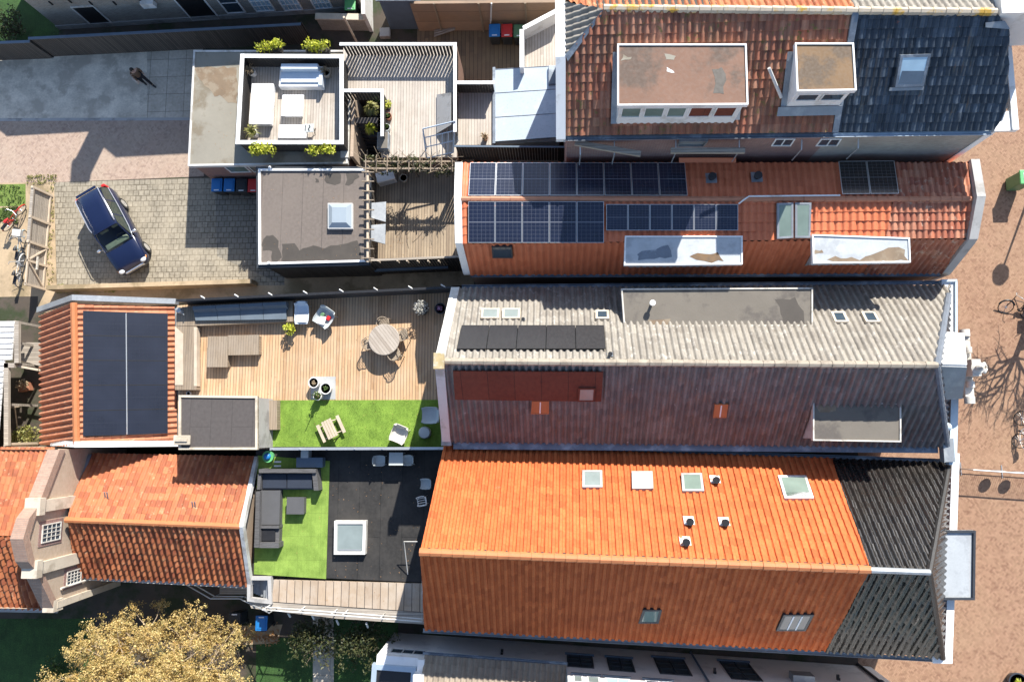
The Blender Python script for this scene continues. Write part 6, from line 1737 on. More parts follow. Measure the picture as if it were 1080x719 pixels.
# plants at the stairwell
for x, y, m_, lab, n, rr_ in ((393, 116, 'leaf_tuft', 'tall straw green grass rising from the stairwell', 120, .5), (392, 137, 'leaf_tuft', 'bright green grass clump at the foot of the stairwell rail', 110, .38), (397, 105, 'leaf_g', 'dark green leafy plant in the corner of the stairwell', 60, .4)):
    c = U(x, y, 2.3); o = thing('grass_clump', lab, 'plant', V((c.x, c.y, 1.9)), 'plants in the stairwell')
    mb = MB(); mb.bbox(V((c.x, c.y, 1.6)), .5, .5, .5, .04); mb.build('planter', M['pot_dark'], o)
    mb = MB(); mb.blades(V((c.x, c.y, 2.05)), n * 2, .8, rr_, .02); mb.build('foliage', M[m_ if m_ != 'leaf_tuft' or y < 120 else 'leaf_y'], o)
pot('plant_pot', 'leafy green pot plant right of the stairwell rail', V((*U(410, 114, ZT).xy, ZT)), .16, .3, 'pot_dark', 'leaf_y', .24, 70, .06, 'pots beside the stairwell', 'bush')
pot('plant_pot', 'terracotta pot right of the stairwell rail', V((*U(410.5, 125, ZT).xy, ZT)), .18, .3, 'terracotta', 'leaf_g', .1, 30, .04, 'pots beside the stairwell', 'bush')
pot('plant_pot', 'grey green pot at the lower end of the stairwell rail', V((*U(409, 137, ZT).xy, ZT)), .19, .32, 'grey_plastic', 'leaf_g', .15, 40, .05, 'pots beside the stairwell', 'bush')
bx = thing('planter', 'grey zinc trough at the lower end of the stairwell', 'planter', V((*U(406, 152, ZT).xy, ZT)))
mb = MB(); mb.bbox(ROOT[bx.name] + V((0, 0, 0)), .55, .85, .45, .03); mb.build('trough', M['zinc_dark'], bx); mb = MB(); mb.bbox(ROOT[bx.name] + V((0, 0, .45)), .5, .8, .02, .005); mb.build('earth', M['felt_stone'], bx)
# grey panel and drying rack
pn = thing('leaning_board', 'flat grey board propped against the right deck rail', 'board', V((*U(470, 118, ZT).xy, ZT)))
a, b, c, d_ = U(461, 100, ZT + .08), U(476, 98, ZT + .75), U(476, 132, ZT + .75), U(461, 141, ZT + .08)
mb = MB(); mb.slab([a, b, c, d_], .03); mb.build('board', M['concrete'], pn)
rk = thing('metal_rack', 'pale blue metal rack of parallel bars at the lower right of the deck', 'rack', V((*U(466, 152, ZT).xy, ZT)))
A_, B_, C_, D_ = U(446, 136, ZT + 1.1), U(480, 128, ZT + 1.1), U(478, 161, ZT + .1), U(450, 167, ZT + .1)
mb = MB()
for p, q in ((A_, B_), (B_, C_), (C_, D_), (D_, A_)): mb.tube([p, q], .035, 6)
mb.build('frame', M['alu_blue'], rk)
mb = MB()
for t_ in (.3, .62): mb.tube([lerp(A_, D_, t_), lerp(B_, C_, t_)], .028, 6)
for t_ in (.2, .4, .6, .8): mb.tube([lerp(lerp(A_, D_, .3), lerp(B_, C_, .3), t_), lerp(D_, C_, t_)], .02, 6)
mb.build('bars', M['alu_blue'], rk)
for p in (A_, B_):
    mb = MB(); mb.tube([p, V((p.x, p.y - .5, ZT))], .025, 6); mb.build('leg', M['alu_blue'], rk)
# ---------------------------------------------------------------- opal roofed lean-to and white balcony
cv = thing('lean_to', 'lean-to with three opal roof sheets against the tall house', 'lean-to', at0(U(556, 110, 3)))
za, zb_ = 2.95, 3.35
def cvp(x, y): return U(x, y, lerp(za, zb_, (x - 521) / 67))
mb = MB(); q = [U(521, 73, 2.9), U(590, 68, 2.9), U(590, 148, 2.9), U(521, 151, 2.9)]; mb.prism([(p.x, p.y) for p in q], 0, 2.8); mb.build('wall', M['white_dirty'], cv)
rows = [(74, 70), (99, 94.5), (124.5, 120), (150, 145)]
for (l0, r0), (l1, r1_) in zip(rows, rows[1:]):
    f = MB(); f.slab([cvp(522, l0), cvp(588, r0), cvp(588, r1_), cvp(522, l1)], .03, .02); f.build('roof_sheet', M['poly'], cv)
mb = MB()
for l0, r0 in rows: a, b = cvp(520, l0), cvp(589, r0); mb.tube([a + V((0, 0, .05)), b + V((0, 0, .05))], .02, 6)
a, b = cvp(521.5, 72), cvp(521.5, 152); mb.obox(a - V((.08, 0, .1)), V((.13, 0, 0)), b - a, V((0, 0, .2))); mb.build('roof_bar', M['zinc_dark'], cv)
mb = MB(); p = U(583, 80, 3.4); mb.bbox(p - V((0, 0, .1)), .42, .95, .2, .03); mb.build('roof_vent', M['zinc_dark'], cv)
bq = [U(554, 32, ZT), U(592, 12, ZT), U(592, 70, ZT), U(554, 73, ZT)]
bl = thing('balcony', 'small balcony with white parapet beside the tall house', 'balcony', at0(mid(*bq)))
mb = MB(); mb.prism([(p.x, p.y) for p in bq], 0, ZT); mb.build('deck', M['deck_grey'], bl)
pa = T((553, 31.5), (591, 11.5), z=3.8) ; pb_ = T((552.5, 71), (552.5, 31), z=3.8)
mb = MB()
for a, b in (pa, pb_):
    d = b - a; s_ = V((-d.y, d.x, 0)).normalized() * .2; mb.obox(V((a.x, a.y, ZT - .3)), V((d.x, d.y, 0)), s_, V((0, 0, 1.2)))
mb.build('parapet', M['white'], bl)
pot('dry_plant', 'dry reddish twigs in a pot at the corner of the small deck', V((*U(512, 147, ZT).xy, ZT)), .14, .2, 'terracotta', 'leaf_dry', .3, 40, lh=.4)

# ---------------------------------------------------------------- grey roofed annex with its deck
ZA = 3.3
aq = [U(273, 178.5, ZA), U(388, 178.5, ZA), U(386.5, 276.5, ZA), U(273.5, 279.5, ZA)]
an = thing('annex', 'flat grey roofed annex with white edging and a square opal dome', 'building', at0(mid(*aq)))
mb = MB(); mb.prism([(p.x, p.y) for p in inset(aq[::-1], .05)], 0, ZA - .1); mb.build('wall', M['dark_boards_v'], an)
mb = MB(); mb.prism([(p.x, p.y) for p in aq], ZA - .1, ZA, bottom=True); mb.build('roof', M['bit_grey'], an)
mb = MB(); ao = aq[::-1]; oo = inset(ao, -.14); ii = inset(ao, .10)
for i in range(4):
    j = (i + 1) % 4; mb.prism([(p.x, p.y) for p in (oo[i], oo[j], ao[j], ao[i])], ZA - .25, ZA - .02, bottom=True)
mb.build('fascia', M['anthracite'], an)
mb = MB()
for i in range(4):
    j = (i + 1) % 4
    if mid(ao[i], ao[j]).x > mid(*ao).x + 1.5: continue
    mb.prism([(p.x, p.y) for p in (ao[i], ao[j], ii[j], ii[i])], ZA - .1, ZA + .09)
mb.build('roof_edge', M['white'], an)
blotch(an, [(276, 258), (281, 249), (287, 248), (293, 254), (297, 272), (296, 275), (286, 276), (288, 266), (278, 264)], ZA, 'stain', seed=41)
blotch(an, [(297, 256), (310, 257), (316, 263), (330, 259), (341, 261), (355, 258), (366, 256), (376, 254), (380, 262), (380, 274), (340, 275), (297, 276)], ZA, 'stain', seed=42)
blotch(an, [(343, 184), (356, 182), (361, 184), (359, 194), (348, 195), (342, 190)], ZA, 'stain', seed=43); blotch(an, [(365, 183), (378, 182), (380, 186), (374, 190), (370, 196), (365, 194)], ZA, 'stain', seed=44); blotch(an, [(333, 188), (337, 188), (337, 193), (333, 193)], ZA, 'stain', seed=45)
dq_ = [U(345, 213.5, ZA + .3), U(371, 213.5, ZA + .3), U(371, 240.5, ZA + .3), U(345, 240.5, ZA + .3)][::-1]
mb = MB(); mb.prism([(p.x, p.y) for p in dq_], ZA, ZA + .2); f = mb.build('skylight', M['white_dirty'], an)
mb = MB(); i1, i2 = inset(dq_, .03), inset(dq_, .25)
b_, t_ = [V((p.x, p.y, ZA + .2)) for p in i1], [V((p.x, p.y, ZA + .36)) for p in i2]; mb.hexa(b_, t_); mb.build('dome', M['dome'], f)
for x, y in ((284, 277.5), (285, 177)):
    mb = MB(); p = U(x, y, ZA + .1); mb.lathe(p, [(.07, 0), (.07, .08), (.04, .1)], 10); mb.build('roof_drain', M['white'], an)
# deck
ZE = 1.4
eq = [U(380, 172, ZE), U(500, 168, ZE), U(506, 279, ZE), U(384, 281, ZE)]
dk2 = thing('deck', 'raised tan plank deck in the court between the annex and the solar house', 'deck', at0(mid(*eq)))
mb = MB(); mb.prism([(p.x, p.y) for p in eq], 0, ZE - .06); mb.build('base', M['dark_boards_v'], dk2)
mb = MB(); mb.prism([(p.x, p.y) for p in eq], ZE - .06, ZE); mb.build('boards', M['deck_tan'], dk2)
pg_ = thing('pergola', 'pale wooden pergola beam with short rafters along the annex roof', 'pergola', V((*U(389, 228, 3.3).xy, 3.3)))
a, b = U(388.5, 181, 3.62), U(388.5, 277, 3.62)
mb = MB(); mb.obox(a - V((.05, 0, 0)), V((.10, 0, 0)), b - a, V((0, 0, -.14)) * -1); mb.build('beam', M['post_wood'], pg_)
for i in range(10):
    p = lerp(a, b, (i + .25) / 9.6); mb = MB(); mb.obox(p + V((-.26, 0, .145)), V((.58, RND.uniform(-.05, .03), 0)), V((0, .045, 0)), V((0, 0, .08))); mb.build('rafter', M['bench_wood'], pg_)
for t_ in (.02, .5, .97):
    p = lerp(a, b, t_); mb = MB(); mb.box(V((p.x, p.y, 3.2)), .07, .07, .42); mb.build('post', M['bench_wood'], pg_)
# ivy covered trellis
iv = thing('ivy_trellis', 'wooden trellis overgrown with ivy between the pale grey deck and the tan deck', 'trellis', V((*U(432, 172, ZE).xy, ZE)))
a, b = U(384, 172, 3.3), U(482, 172, 3.3)
mb = MB(); mb.obox(a, b - a, V((0, .08, 0)), V((0, 0, .12))); mb.obox(a + V((0, -.35, 0)), b - a, V((0, .08, 0)), V((0, 0, .12))); mb.build('beam', M['bench_wood'], iv)
for i in range(9):
    p = lerp(a, b, (i + .2) / 8.6); mb = MB(); mb.obox(p + V((0, -.50, .125)), V((.04, 0, 0)), V((0, .85, 0)), V((0, 0, .06))); mb.build('rafter', M['bench_wood'], iv)
for t_ in (.02, .5, .98):
    p = lerp(a, b, t_); mb = MB(); mb.box(V((p.x, p.y, ZE)), .09, .09, 1.9); mb.build('post', M['bench_wood'], iv)
mb = MB()
for _ in range(46):
    t_ = RND.uniform(0, 1); p = lerp(a, b, t_) + V((0, RND.uniform(-.45, .25), RND.uniform(-.3, .15)))
    mb.leaves(p, (.30, .2, .18), 34, .06)
mb.build('ivy', M['leaf_dark'], iv)
mb = MB()
for _ in range(70):
    p = lerp(a, b, RND.uniform(0, 1)) + V((0, RND.uniform(-.5, .3), 0)); q = p + V((RND.uniform(-.5, .5), RND.uniform(-.3, .5), RND.uniform(.0, .7))); mb.tube([p, mid(p, q) + V((0, 0, .1)), q], .012, 4)
mb.build('twigs', M['bark_pale'], iv)
# two tub chairs, cooling unit, pot
xw = max(p.x for p in inset(aq[::-1], .05))
for y in (222, 245.5):
    c = U(390, y, 3.0); mb = MB()
    q = [V((xw + .02, c.y + .34, 3.05)), V((xw + .02, c.y - .34, 3.05)), V((xw + .78, c.y - .50, 2.72)), V((xw + .78, c.y + .50, 2.72))]
    mb.slab(q, .03); mb.face([q[0], q[3], q[3] - V((0, 0, .10)), q[0] - V((0, 0, .02))]); mb.face([q[1], q[2], q[2] - V((0, 0, .10)), q[1] - V((0, 0, .02))]); mb.build('canopy', M['zinc'], an)
o = thing('cooling_unit', 'white outdoor cooling unit standing askew under the ivy trellis', 'cooling unit', V(U(409, 190, ZE))); c = ROOT[o.name]
mb = MB(); mb.bbox(c, .92, .52, .62, .05, .25); mb.build('casing', M['white'], o)
mb = MB()
for i in range(5): 
    k_ = Matrix.Rotation(.25, 3, 'Z'); a = c + k_ @ V((-.4, -.262, .12 + i * .09)); mb.obox(a, k_ @ V((.8, 0, 0)), k_ @ V((0, -.01, 0)), V((0, 0, .04)))
mb.build('grille', M['steel'], o)
pot('plant_pot', 'round grey empty pot beside the white cooling unit', V(U(427, 190, ZE)), .2, .35, 'stone', None)
er = thing('post_fence', 'tall dark board fence with short pale posts below the tan deck', 'fence', V((*U(430, 276, 2.9).xy, 0)))
a, b = U(387, 276, 3.0), U(488, 272, 3.0)
mb = MB(); mb.obox(a, b - a, V((0, .10, 0)), V((0, 0, .08))); mb.build('rail', M['grey_wood'], er)
slatfence(er, 'boards', V((a.x, a.y + .05, 0)), V((b.x, b.y + .05, 0)), .05, 3.0, 'dark_boards_v', .12, .015, .03)
for x in (401, 421, 431, 442, 453, 464):
    p = U(x, 277, 3.0); mb = MB(); mb.box(p, .06, .06, .42); mb.build('post', M['post_wood'], er)
a, b = U(396, 283, ZE - .3), U(473, 279.5, ZE - .3); mb = MB(); mb.obox(a, b - a, V((0, -.2, 0)), V((0, 0, .2))); mb.build('trough', M['slate_blue'], er)
mb = MB(); a, b = U(272, 299, 1.2), U(480, 291, 1.2)
aw_ = thing('alley_wall', 'rendered wall along the narrow dark alley below the annex', 'wall', at0(mid(a, b)))
a, b = U(60, 304, 0), U(272, 297.5, 0)
mb.obox(a, V((b.x - a.x, b.y - a.y, 0)), V((0, -.22, 0)), V((0, 0, .8))); mb.build('wall', M['soil_tan'], aw_)
# ================================================================ WHITE HOUSE, GARDEN, STREET, CAR, PEOPLE
wa, wb = U(416, 666.6, 0), U(918, 702.5, 0)
wd = (wb - wa); WL = wd.length; wd.normalize(); wnn = V((-wd.y, wd.x, 0))      # wall faces up the picture
def Wp(u, d=0, z=0): return wa + wd * u - wnn * d + V((0, 0, z))
def uof(x, y): 
    p = UP(x, y, wa, wnn); return (p - wa).dot(wd)
u1, u2 = (U(459, 670, 0) - wa).dot(wd), (U(597, 679.5, 0) - wa).dot(wd)
wh = thing('white_house', 'white rendered house along the bottom edge with dark windows', 'house', Wp(WL / 2, 4), )
mb = MB(); mb.prism([(p.x, p.y) for p in (Wp(0), Wp(0, 9), Wp(u1, 9), Wp(u1))], 0, 3.45)
mb.prism([(p.x, p.y) for p in (Wp(u1), Wp(u1, .3), Wp(u2, .3), Wp(u2))], 0, 3.4)
mb.prism([(p.x, p.y) for p in (Wp(u2), Wp(u2, 9), Wp(WL, 9), Wp(WL))], 0, 6.0); mb.build('wall', M['render'], wh)
q = [Wp(u1 + .1, -.15, 3.45), Wp(u2 - .05, -.15, 3.45), Wp(u2 - .05, 4.5, 6.1), Wp(u1 + .1, 4.5, 6.1)]
roofpart(wh, 'roof', q, 't_brownpan', (q[0], q[1]), rib=.24, row=.34, amp=.045)
under(wh, 'roof_boarding', [q], 'dark_boards')
gutter(wh, Wp(u1, -.2, 3.38), Wp(u2, -.2, 3.38), .06, 'zinc_dark')
mb = MB(); a = Wp(u1 - .15, -.02, 3.4); mb.obox(a, wd * .3, -wnn * 4.5, V((0, 0, .3)));
mb.box(Wp(u1, .75, 3.5), .45, .5, .6); mb.build('parapet', M['white'], wh)
fo = [Wp(-.15, .35, 3.46), Wp(u1 - .2, .35, 3.46), Wp(u1 - .2, 5, 3.46), Wp(-.15, 5, 3.46)]
mb = MB(); ii = inset(fo[::-1] if nrm(fo).z < 0 else fo, .22); oo = fo[::-1] if nrm(fo).z < 0 else fo
mb.prism([(p.x, p.y) for p in ii], 3.44, 3.52); mb.build('flat_roof', M['pv_slate'], wh)
mb = MB()
for i in range(4):
    j = (i + 1) % 4; mb.prism([(p.x, p.y) for p in (oo[i], oo[j], ii[j], ii[i])], 3.3, 3.6, bottom=True)
mb.build('roof_edge', M['alu_blue'], wh)
def ww_(px, z_hint=None, gm='glass', bars=(2, 3), fm='anthracite'):
    q = [UP(x, y, wa, wnn) for x, y in px]
    us_ = [(v - wa).dot(wd) for v in q]; zz = [v.z for v in q]
    ua, ub = (us_[0] + us_[3]) / 2, (us_[1] + us_[2]) / 2; z0, z1_ = (zz[0] + zz[1]) / 2, (zz[2] + zz[3]) / 2
    mb = MB(); mb.obox(Wp(ua - .08, -.0, z0 - .1), wd * (ub - ua + .16), wnn * .09, V((0, 0, .08))); sl = None
    f = winquad(wh, [Wp(ua, 0, z0), Wp(ub, 0, z0), Wp(ub, 0, z1_), Wp(ua, 0, z1_)], wnn, fm, gm, bars, .07, .03)
    mb.build('sill', M['slate_blue'], f)
ww_([(596, 690), (625, 692), (626.5, 704.5), (600, 703)]); ww_([(638, 693), (667, 695), (669.5, 708.5), (644, 707)]); ww_([(688, 693), (722, 695.5), (729.5, 712.5), (697, 710.5)]); ww_([(758, 697), (791, 699), (803, 718), (772, 716)])
ww_([(603, 711.5), (614, 712), (617, 727), (606, 726)], fm='white', bars=(1, 2), gm='glass_pale'); ww_([(618, 712.5), (632, 713.5), (635, 728), (621, 727)], fm='white', bars=(1, 2), gm='glass_pale')
ww_([(637, 714), (664, 716), (668, 731), (641, 729)], fm='white', bars=(2, 1), gm='glass_sky'); ww_([(680, 717), (710, 719), (715, 735), (685, 733)], fm='white', bars=(2, 1), gm='glass')
q = [UP(x, y, wa, wnn) for x, y in ((412, 686), (449, 689))]
ua, ub = [(v - wa).dot(wd) for v in q]; winquad(wh, [Wp(ua, 0, 2.4), Wp(ub, 0, 2.4), Wp(ub, 0, 3.1), Wp(ua, 0, 3.1)], wnn, 'white_dirty', 'glass', (3, 1))
mb = MB(); u_ = uof(735, 700); mb.tube([Wp(u_, -.08, 0), Wp(u_, -.08, 5.2)], .05, 8); mb.build('downpipe', M['slate_blue'], wh)
mb = MB()
for x, y in ((528, 689), (752, 709), (882, 716)):
    p = UP(x, y, wa, wnn); mb.obox(p, wd * .12, wnn * .1, V((0, 0, .14))); mb.obox(p + wnn * .1, wd * .12, wnn * .12, V((0, 0, .05)))
mb.build('wall_lamp', M['black'], wh)
p = UP(832, 714, wa, wnn); mb = MB(); mb.obox(p, wd * .9, wnn * .3, V((0, 0, .6))); mb.build('wall_unit', M['zinc'], wh)
p = UP(487, 687, wa, wnn); mb = MB(); mb.obox(p, wd * .8, wnn * .06, V((0, 0, .5))); mb.build('wall_unit', M['white'], wh)
p = U(905, 700, 0); mb = MB(); mb.tube([p, p + V((0, 0, 2.3))], .06, 8); mb.lathe(p + V((0, 0, 2.3)), [(.11, 0), (.13, .15), (.05, .25)], 10)
tag(mb.build('gate_post', M['anthracite']), 'dark iron post at the street end of the white house', 'post')

# ---------------------------------------------------------------- street furniture
def bicycle(name, label, c, rz, frame, group, basket=None, tilt=.10, part='frame', saddle='black'):
    """upright city bicycle standing at c, heading along rz"""
    o = thing(name, label, 'bicycle', c, group); r = V(c)
    Mx = Matrix.Rotation(rz, 3, 'Z') @ Matrix.Rotation(tilt, 3, 'X')
    P = lambda x, y, z: r + Mx @ V((x, y, z))
    for x in (-.54, .54):
        mb = MB(); N = 28; pts = [P(x + .335 * math.cos(2 * PI * k / N), 0, .35 + .335 * math.sin(2 * PI * k / N)) for k in range(N + 1)]
        mb.tube(pts, .022, 6, cap=False); w_ = mb.build('wheel', M['tyre'], o)
        mb = MB()
        for k in range(14):
            t_ = 2 * PI * k / 14; mb.tube([P(x, 0, .35), P(x + .32 * math.cos(t_), 0, .35 + .32 * math.sin(t_))], .005, 4)
        mb.tube([P(x, -.04, .35), P(x, .04, .35)], .035, 8); mb.build('spokes', M['steel'], w_)
        mb = MB(); pts = [P(x + .375 * math.cos(t_), 0, .35 + .375 * math.sin(t_)) for t_ in [PI * (.05 + .8 * k / 10) for k in range(11)]]; mb.tube(pts, .028, 6); mb.build('mudguard', M[frame], o)
    mb = MB()
    bb_, hd, st_, rw, fw_ = P(-.08, 0, .33), P(.40, 0, .88), P(-.22, 0, .86), P(-.54, 0, .35), P(.54, 0, .35)
    for a, b in ((bb_, hd), (bb_, st_), (lerp(bb_, st_, .8), P(.38, 0, .78)), (bb_, rw), (lerp(bb_, st_, .8), rw), (P(.37, 0, 1.0), fw_)): mb.tube([a, b], .019, 6)
    mb.build('frame', M[frame], o)
    mb = MB(); mb.tube([P(.18, .31, 1.02), P(.30, .27, 1.06), P(.37, 0, 1.03), P(.30, -.27, 1.06), P(.18, -.31, 1.02)], .016, 6); mb.build('handlebar', M['steel'], o)
    mb = MB(); mb.tube([P(-.36, 0, .95), P(-.24, 0, .97), P(-.08, 0, .95)], [.10, .085, .03], 8); mb.build('saddle', M[saddle], o)
    mb = MB(); mb.obox(P(-.80, -.08, .74), Mx @ V((.46, 0, 0)), Mx @ V((0, .16, 0)), Mx @ V((0, 0, .02))); mb.build('carrier', M['bike_black'], o)
    mb = MB(); mb.tube([P(-.08, -.1, .33), P(-.08, .1, .33)], .05, 8); mb.tube([P(-.08, .1, .33), P(.06, .14, .22)], .012, 5); mb.tube([P(-.08, -.1, .33), P(-.22, -.14, .44)], .012, 5); mb.build('pedals', M['black'], o)
    if basket:
        mb = MB(); mb.obox(P(.42, -.2, .82), Mx @ V((.34, 0, 0)), Mx @ V((0, .40, 0)), Mx @ V((0, 0, .26))); mb.build('basket', M[basket], o)
    return o
bicycle('bicycle', 'black bicycle with a yellow saddle leaning over under the bare tree', V(U(1069, 333)), PI - .25, 'bike_black', 'bicycles parked in the street', tilt=.95, saddle='yellow')
bicycle('bicycle', 'black city bicycle parked beside the yellow framed one', V(U(1081, 333)), 1.5, 'bike_black', 'bicycles parked in the street', 'steel', tilt=.25)
bicycle('bicycle', 'pale framed bicycle parked just above the street railing', V(U(1068, 452)), 1.4, 'bike_white', 'bicycles parked in the street', tilt=.6)
# railing with two round signs
rg = thing('street_railing', 'steel crowd railing with two round plates across the pavement', 'railing', V(U(1050, 494)))
a, b = U(1013, 494, 0), U(1100, 500, 0)
mb = MB(); mb.tube([a, a + V((0, 0, 1.05)), b + V((0, 0, 1.05)), b], .028, 8); mb.tube([a + V((0, 0, .2)), b + V((0, 0, .2))], .02, 6); mb.build('frame', M['steel'], rg)
mb = MB()
for i in range(1, 40): p = lerp(a, b, i / 40); mb.tube([p + V((0, 0, .2)), p + V((0, 0, 1.05))], .009, 4)
mb.build('bars', M['steel'], rg)
for t_ in (.36, .60):
    p = lerp(a, b, t_) + V((0, .03, .62)); mb = MB(); mb.tube([p, p + V((0, .02, 0))], .27, 20); mb.build('plate', M['zinc'], rg)
for p in (a, lerp(a, b, .5)):
    mb = MB(); mb.tube([p + V((0, .3, .02)), p + V((0, -.3, .02))], .025, 6); mb.build('foot', M['steel'], rg)
# green litter container with its post
lb = thing('litter_bin', 'pale green litter container on the pavement at the right edge', 'bin', V(U(1066, 196, 0)))
c = ROOT[lb.name]
mb = MB(); mb.bbox(c + V((0, 0, .1)), .62, .62, 1.1, .05); mb.build('body', M['bin_green'], lb)
mb = MB(); mb.bbox(c + V((0, 0, 1.2)), .7, .7, .10, .04); t_ = mb.build('lid', M['bright_green'], lb); mb = MB(); mb.bbox(c + V((0, .05, 1.30)), .4, .3, .02, .01); mb.build('sticker', M['white'], t_)
mb = MB(); mb.box(c, .5, .5, .1); mb.build('foot', M['bin_dark'], lb)
pp = pot('plant_pot', 'wide dark tub of green leaves on the street at the lower right corner', V(U(1068, 716, 0)), .42, .4, 'pot_dark', 'leaf_y', .26, 40, lh=.25)
# lamp post and bare tree that throw the shadows on the pavement
lp = thing('street_lamp', 'tall street lamp with a round head casting its shadow on the pavement', 'street lamp', V(U(1091, 191, 0)))
c = ROOT[lp.name]
mb = MB(); mb.tube([c, c + V((0, 0, 3.6))], [.07, .045], 10); mb.lathe(c, [(.12, 0), (.12, .5), (.07, .6)], 12); mb.build('post', M['anthracite'], lp)
mb = MB(); mb.lathe(c + V((0, 0, 3.6)), [(.10, 0), (.34, .16), (.40, .34), (.30, .56), (.08, .7)], 18); mb.build('lamp_head', M['anthracite'], lp)
def branch(mb, p, d, L, r, depth, rr):
    n = 4; pts = [p]; q = V(p); dd = V(d)
    for k in range(n):
        dd = (dd + V((rr.gauss(0, .12), rr.gauss(0, .12), rr.gauss(.02, .08)))).normalized(); q = q + dd * L / n; pts.append(V(q))
    mb.tube(pts, [lerp(r, r * .55, k / n) for k in range(n + 1)], 5 if r < .05 else 7)
    ends = [(pts[-1], dd)]
    if depth > 0:
        for k in range(rr.randint(3, 4)):
            i = rr.randint(2, n); a = dd.orthogonal().normalized(); a = Matrix.Rotation(rr.uniform(0, 2 * PI), 3, dd) @ a
            nd = (dd * rr.uniform(.55, .9) + a * rr.uniform(.5, .85) + V((0, 0, .12))).normalized()
            ends += branch(mb, pts[i], nd, L * rr.uniform(.6, .82), r * .55, depth - 1, rr)
    return ends
tr = thing('bare_tree', 'leafless street tree beside the bicycles throwing a branching shadow', 'tree', V(U(1092, 318, 0)))
c = ROOT[tr.name]; rr = random.Random(5)
mb = MB(); mb.tube([c, c + V((.02, 0, 1.2)), c + V((0, .03, 2.4))], [.17, .13, .12], 10); mb.build('trunk', M['bark'], tr)
mb = MB()
for k in range(7):
    a = 2 * PI * k / 7; branch(mb, c + V((0, 0, 2.2 + .1 * (k % 3))), V((math.cos(a) * .8, math.sin(a) * .8, rr.uniform(.5, 1.1))).normalized(), 1.25, .075, 3, rr)
mb.build('crown', M['bark'], tr)

# ---------------------------------------------------------------- tan tree and shrubs in the garden
tt = thing('blossoming_tree', 'broad tree in tan spring leaf at the lower left', 'tree', V(U(178, 704, 0)))
c = ROOT[tt.name]; rr = random.Random(23)
mb = MB(); mb.tube([c, c + V((.1, -.1, 1.0)), c + V((0, -.2, 1.7))], [.24, .2, .18], 10); mb.build('trunk', M['bark'], tt)
tw = MB(); lv = MB()
CT = U(166, 752, 3.3)
for k in range(36):
    a = 2 * PI * (k * 1.0 + rr.uniform(-.3, .3)) / 12; el = rr.uniform(.12, 1.3)
    d = V((math.cos(a) * math.cos(el) * 1.15, math.sin(a) * math.cos(el) * .72, math.sin(el) * .7)).normalized()
    reach = (2.15 + .35 * rr.random()) * (.75 + .25 * math.cos(el))
    st0 = lerp(c + V((0, -.2, 1.65)), V((CT.x, CT.y, 2.2)), rr.uniform(.2, .9))
    ends = branch(tw, st0, d, reach, .075, 2, rr)
    for p, dd in ends:
        for j in range(13):
            q = p + V((rr.gauss(0, .20), rr.gauss(0, .20), rr.gauss(.04, .13)))
            for _ in range(24):
                lv.leaf(q + V((rr.gauss(0, .07), rr.gauss(0, .07), rr.gauss(0, .06))), rr.uniform(.014, .06), .6)
print('tan leaves', len(lv.f))
tw.build('branches', M['bark_pale'], tt); lv.build('crown', M['leaf_tan'], tt)
def bush(name, label, px, py, rad, n, mat, z=1.2, cat='shrub', stems=7, sz=.07, group=None):
    c = U(px, py, z); o = thing(name, label, cat, at0(c), group); b = at0(c); rr = random.Random(int(px * 7 + py))
    mb = MB()
    for k in range(stems):
        a = rr.uniform(0, 6.28); branch(mb, b + V((0, 0, .0)), V((math.cos(a) * .6, math.sin(a) * .6, 1)).normalized(), z * .9, .035, 1, rr)
    mb.build('stems', M['bark'], o)
    mb = MB()
    for _ in range(n // 30):
        p = V((rr.gauss(0, .42), rr.gauss(0, .42), rr.gauss(0, .4))); p = V((c.x + p.x * rad[0], c.y + p.y * rad[1], max(.2, z + p.z * rad[2])))
        mb.leaves(p, (.32, .32, .25), 30, sz)
    mb.build('crown', M[mat], o); return o
bush('shrub', 'dark brownish green shrub in the shaded garden below the walkway, left', 330, 672, (1.3, .9, .7), 2200, 'leaf_dark', 1.5, group='shrubs below the walkway')
bush('shrub', 'dark brownish green shrub in the shaded garden reaching the white house', 382, 676, (1.4, 1.0, .7), 2400, 'leaf_dark', 1.6, group='shrubs below the walkway')
bush('shrub', 'dark shrub in the shaded corner at the upper left edge', 6, 25, (.9, 1.1, .7), 900, 'leaf_dark', 1.0)
bush('shrub', 'dark low shrub under the left side of the tan tree', 52, 712, (.9, .7, .5), 700, 'leaf_g', .7)

# ---------------------------------------------------------------- wooden gate at the car park
gt = thing('wooden_gate', 'weathered wooden fence with braced double gate at the car park', 'gate', V(U(51, 255, 0)))
X = U(51, 255, 0).x; ys = [U(51, y, 0).y for y in (207, 237, 262, 281, 305)]
HG = 1.45
for i, (ya, yb) in enumerate(zip(ys, ys[1:])):
    mb = MB(); nb = 9
    for k in range(nb):
        z = .08 + k * (HG - .1) / nb; mb.obox(V((X - .03, ya - .05, z)), V((.025, 0, 0)), V((0, yb - ya + .1, 0)), V((0, 0, (HG - .1) / nb - .015)))
    mb.build('panel' if i < 2 else 'gate_leaf', M['grey_wood'], gt)
for i, y in enumerate(ys):
    mb = MB(); mb.box(V((X + .03, y, 0)), .11, .12, HG + (.08 if i < 3 else .0)); mb.build('post', M['post_wood'], gt)
mb = MB()
for z in (.12, HG - .08): mb.obox(V((X, ys[-1], z)), V((.07, 0, 0)), V((0, ys[0] - ys[-1], 0)), V((0, 0, .08)))
mb.build('rail', M['post_wood'], gt)
mb = MB(); m_ = .09
for (ya, za, yb, zb_) in ((ys[2] - .1, .2, ys[3] + .1, HG - .15), (ys[4] + .1, .2, ys[3] - .1, HG - .15)):
    mb.tube([V((X + .04, ya, za)), V((X + .04, yb, zb_))], .05, 4)
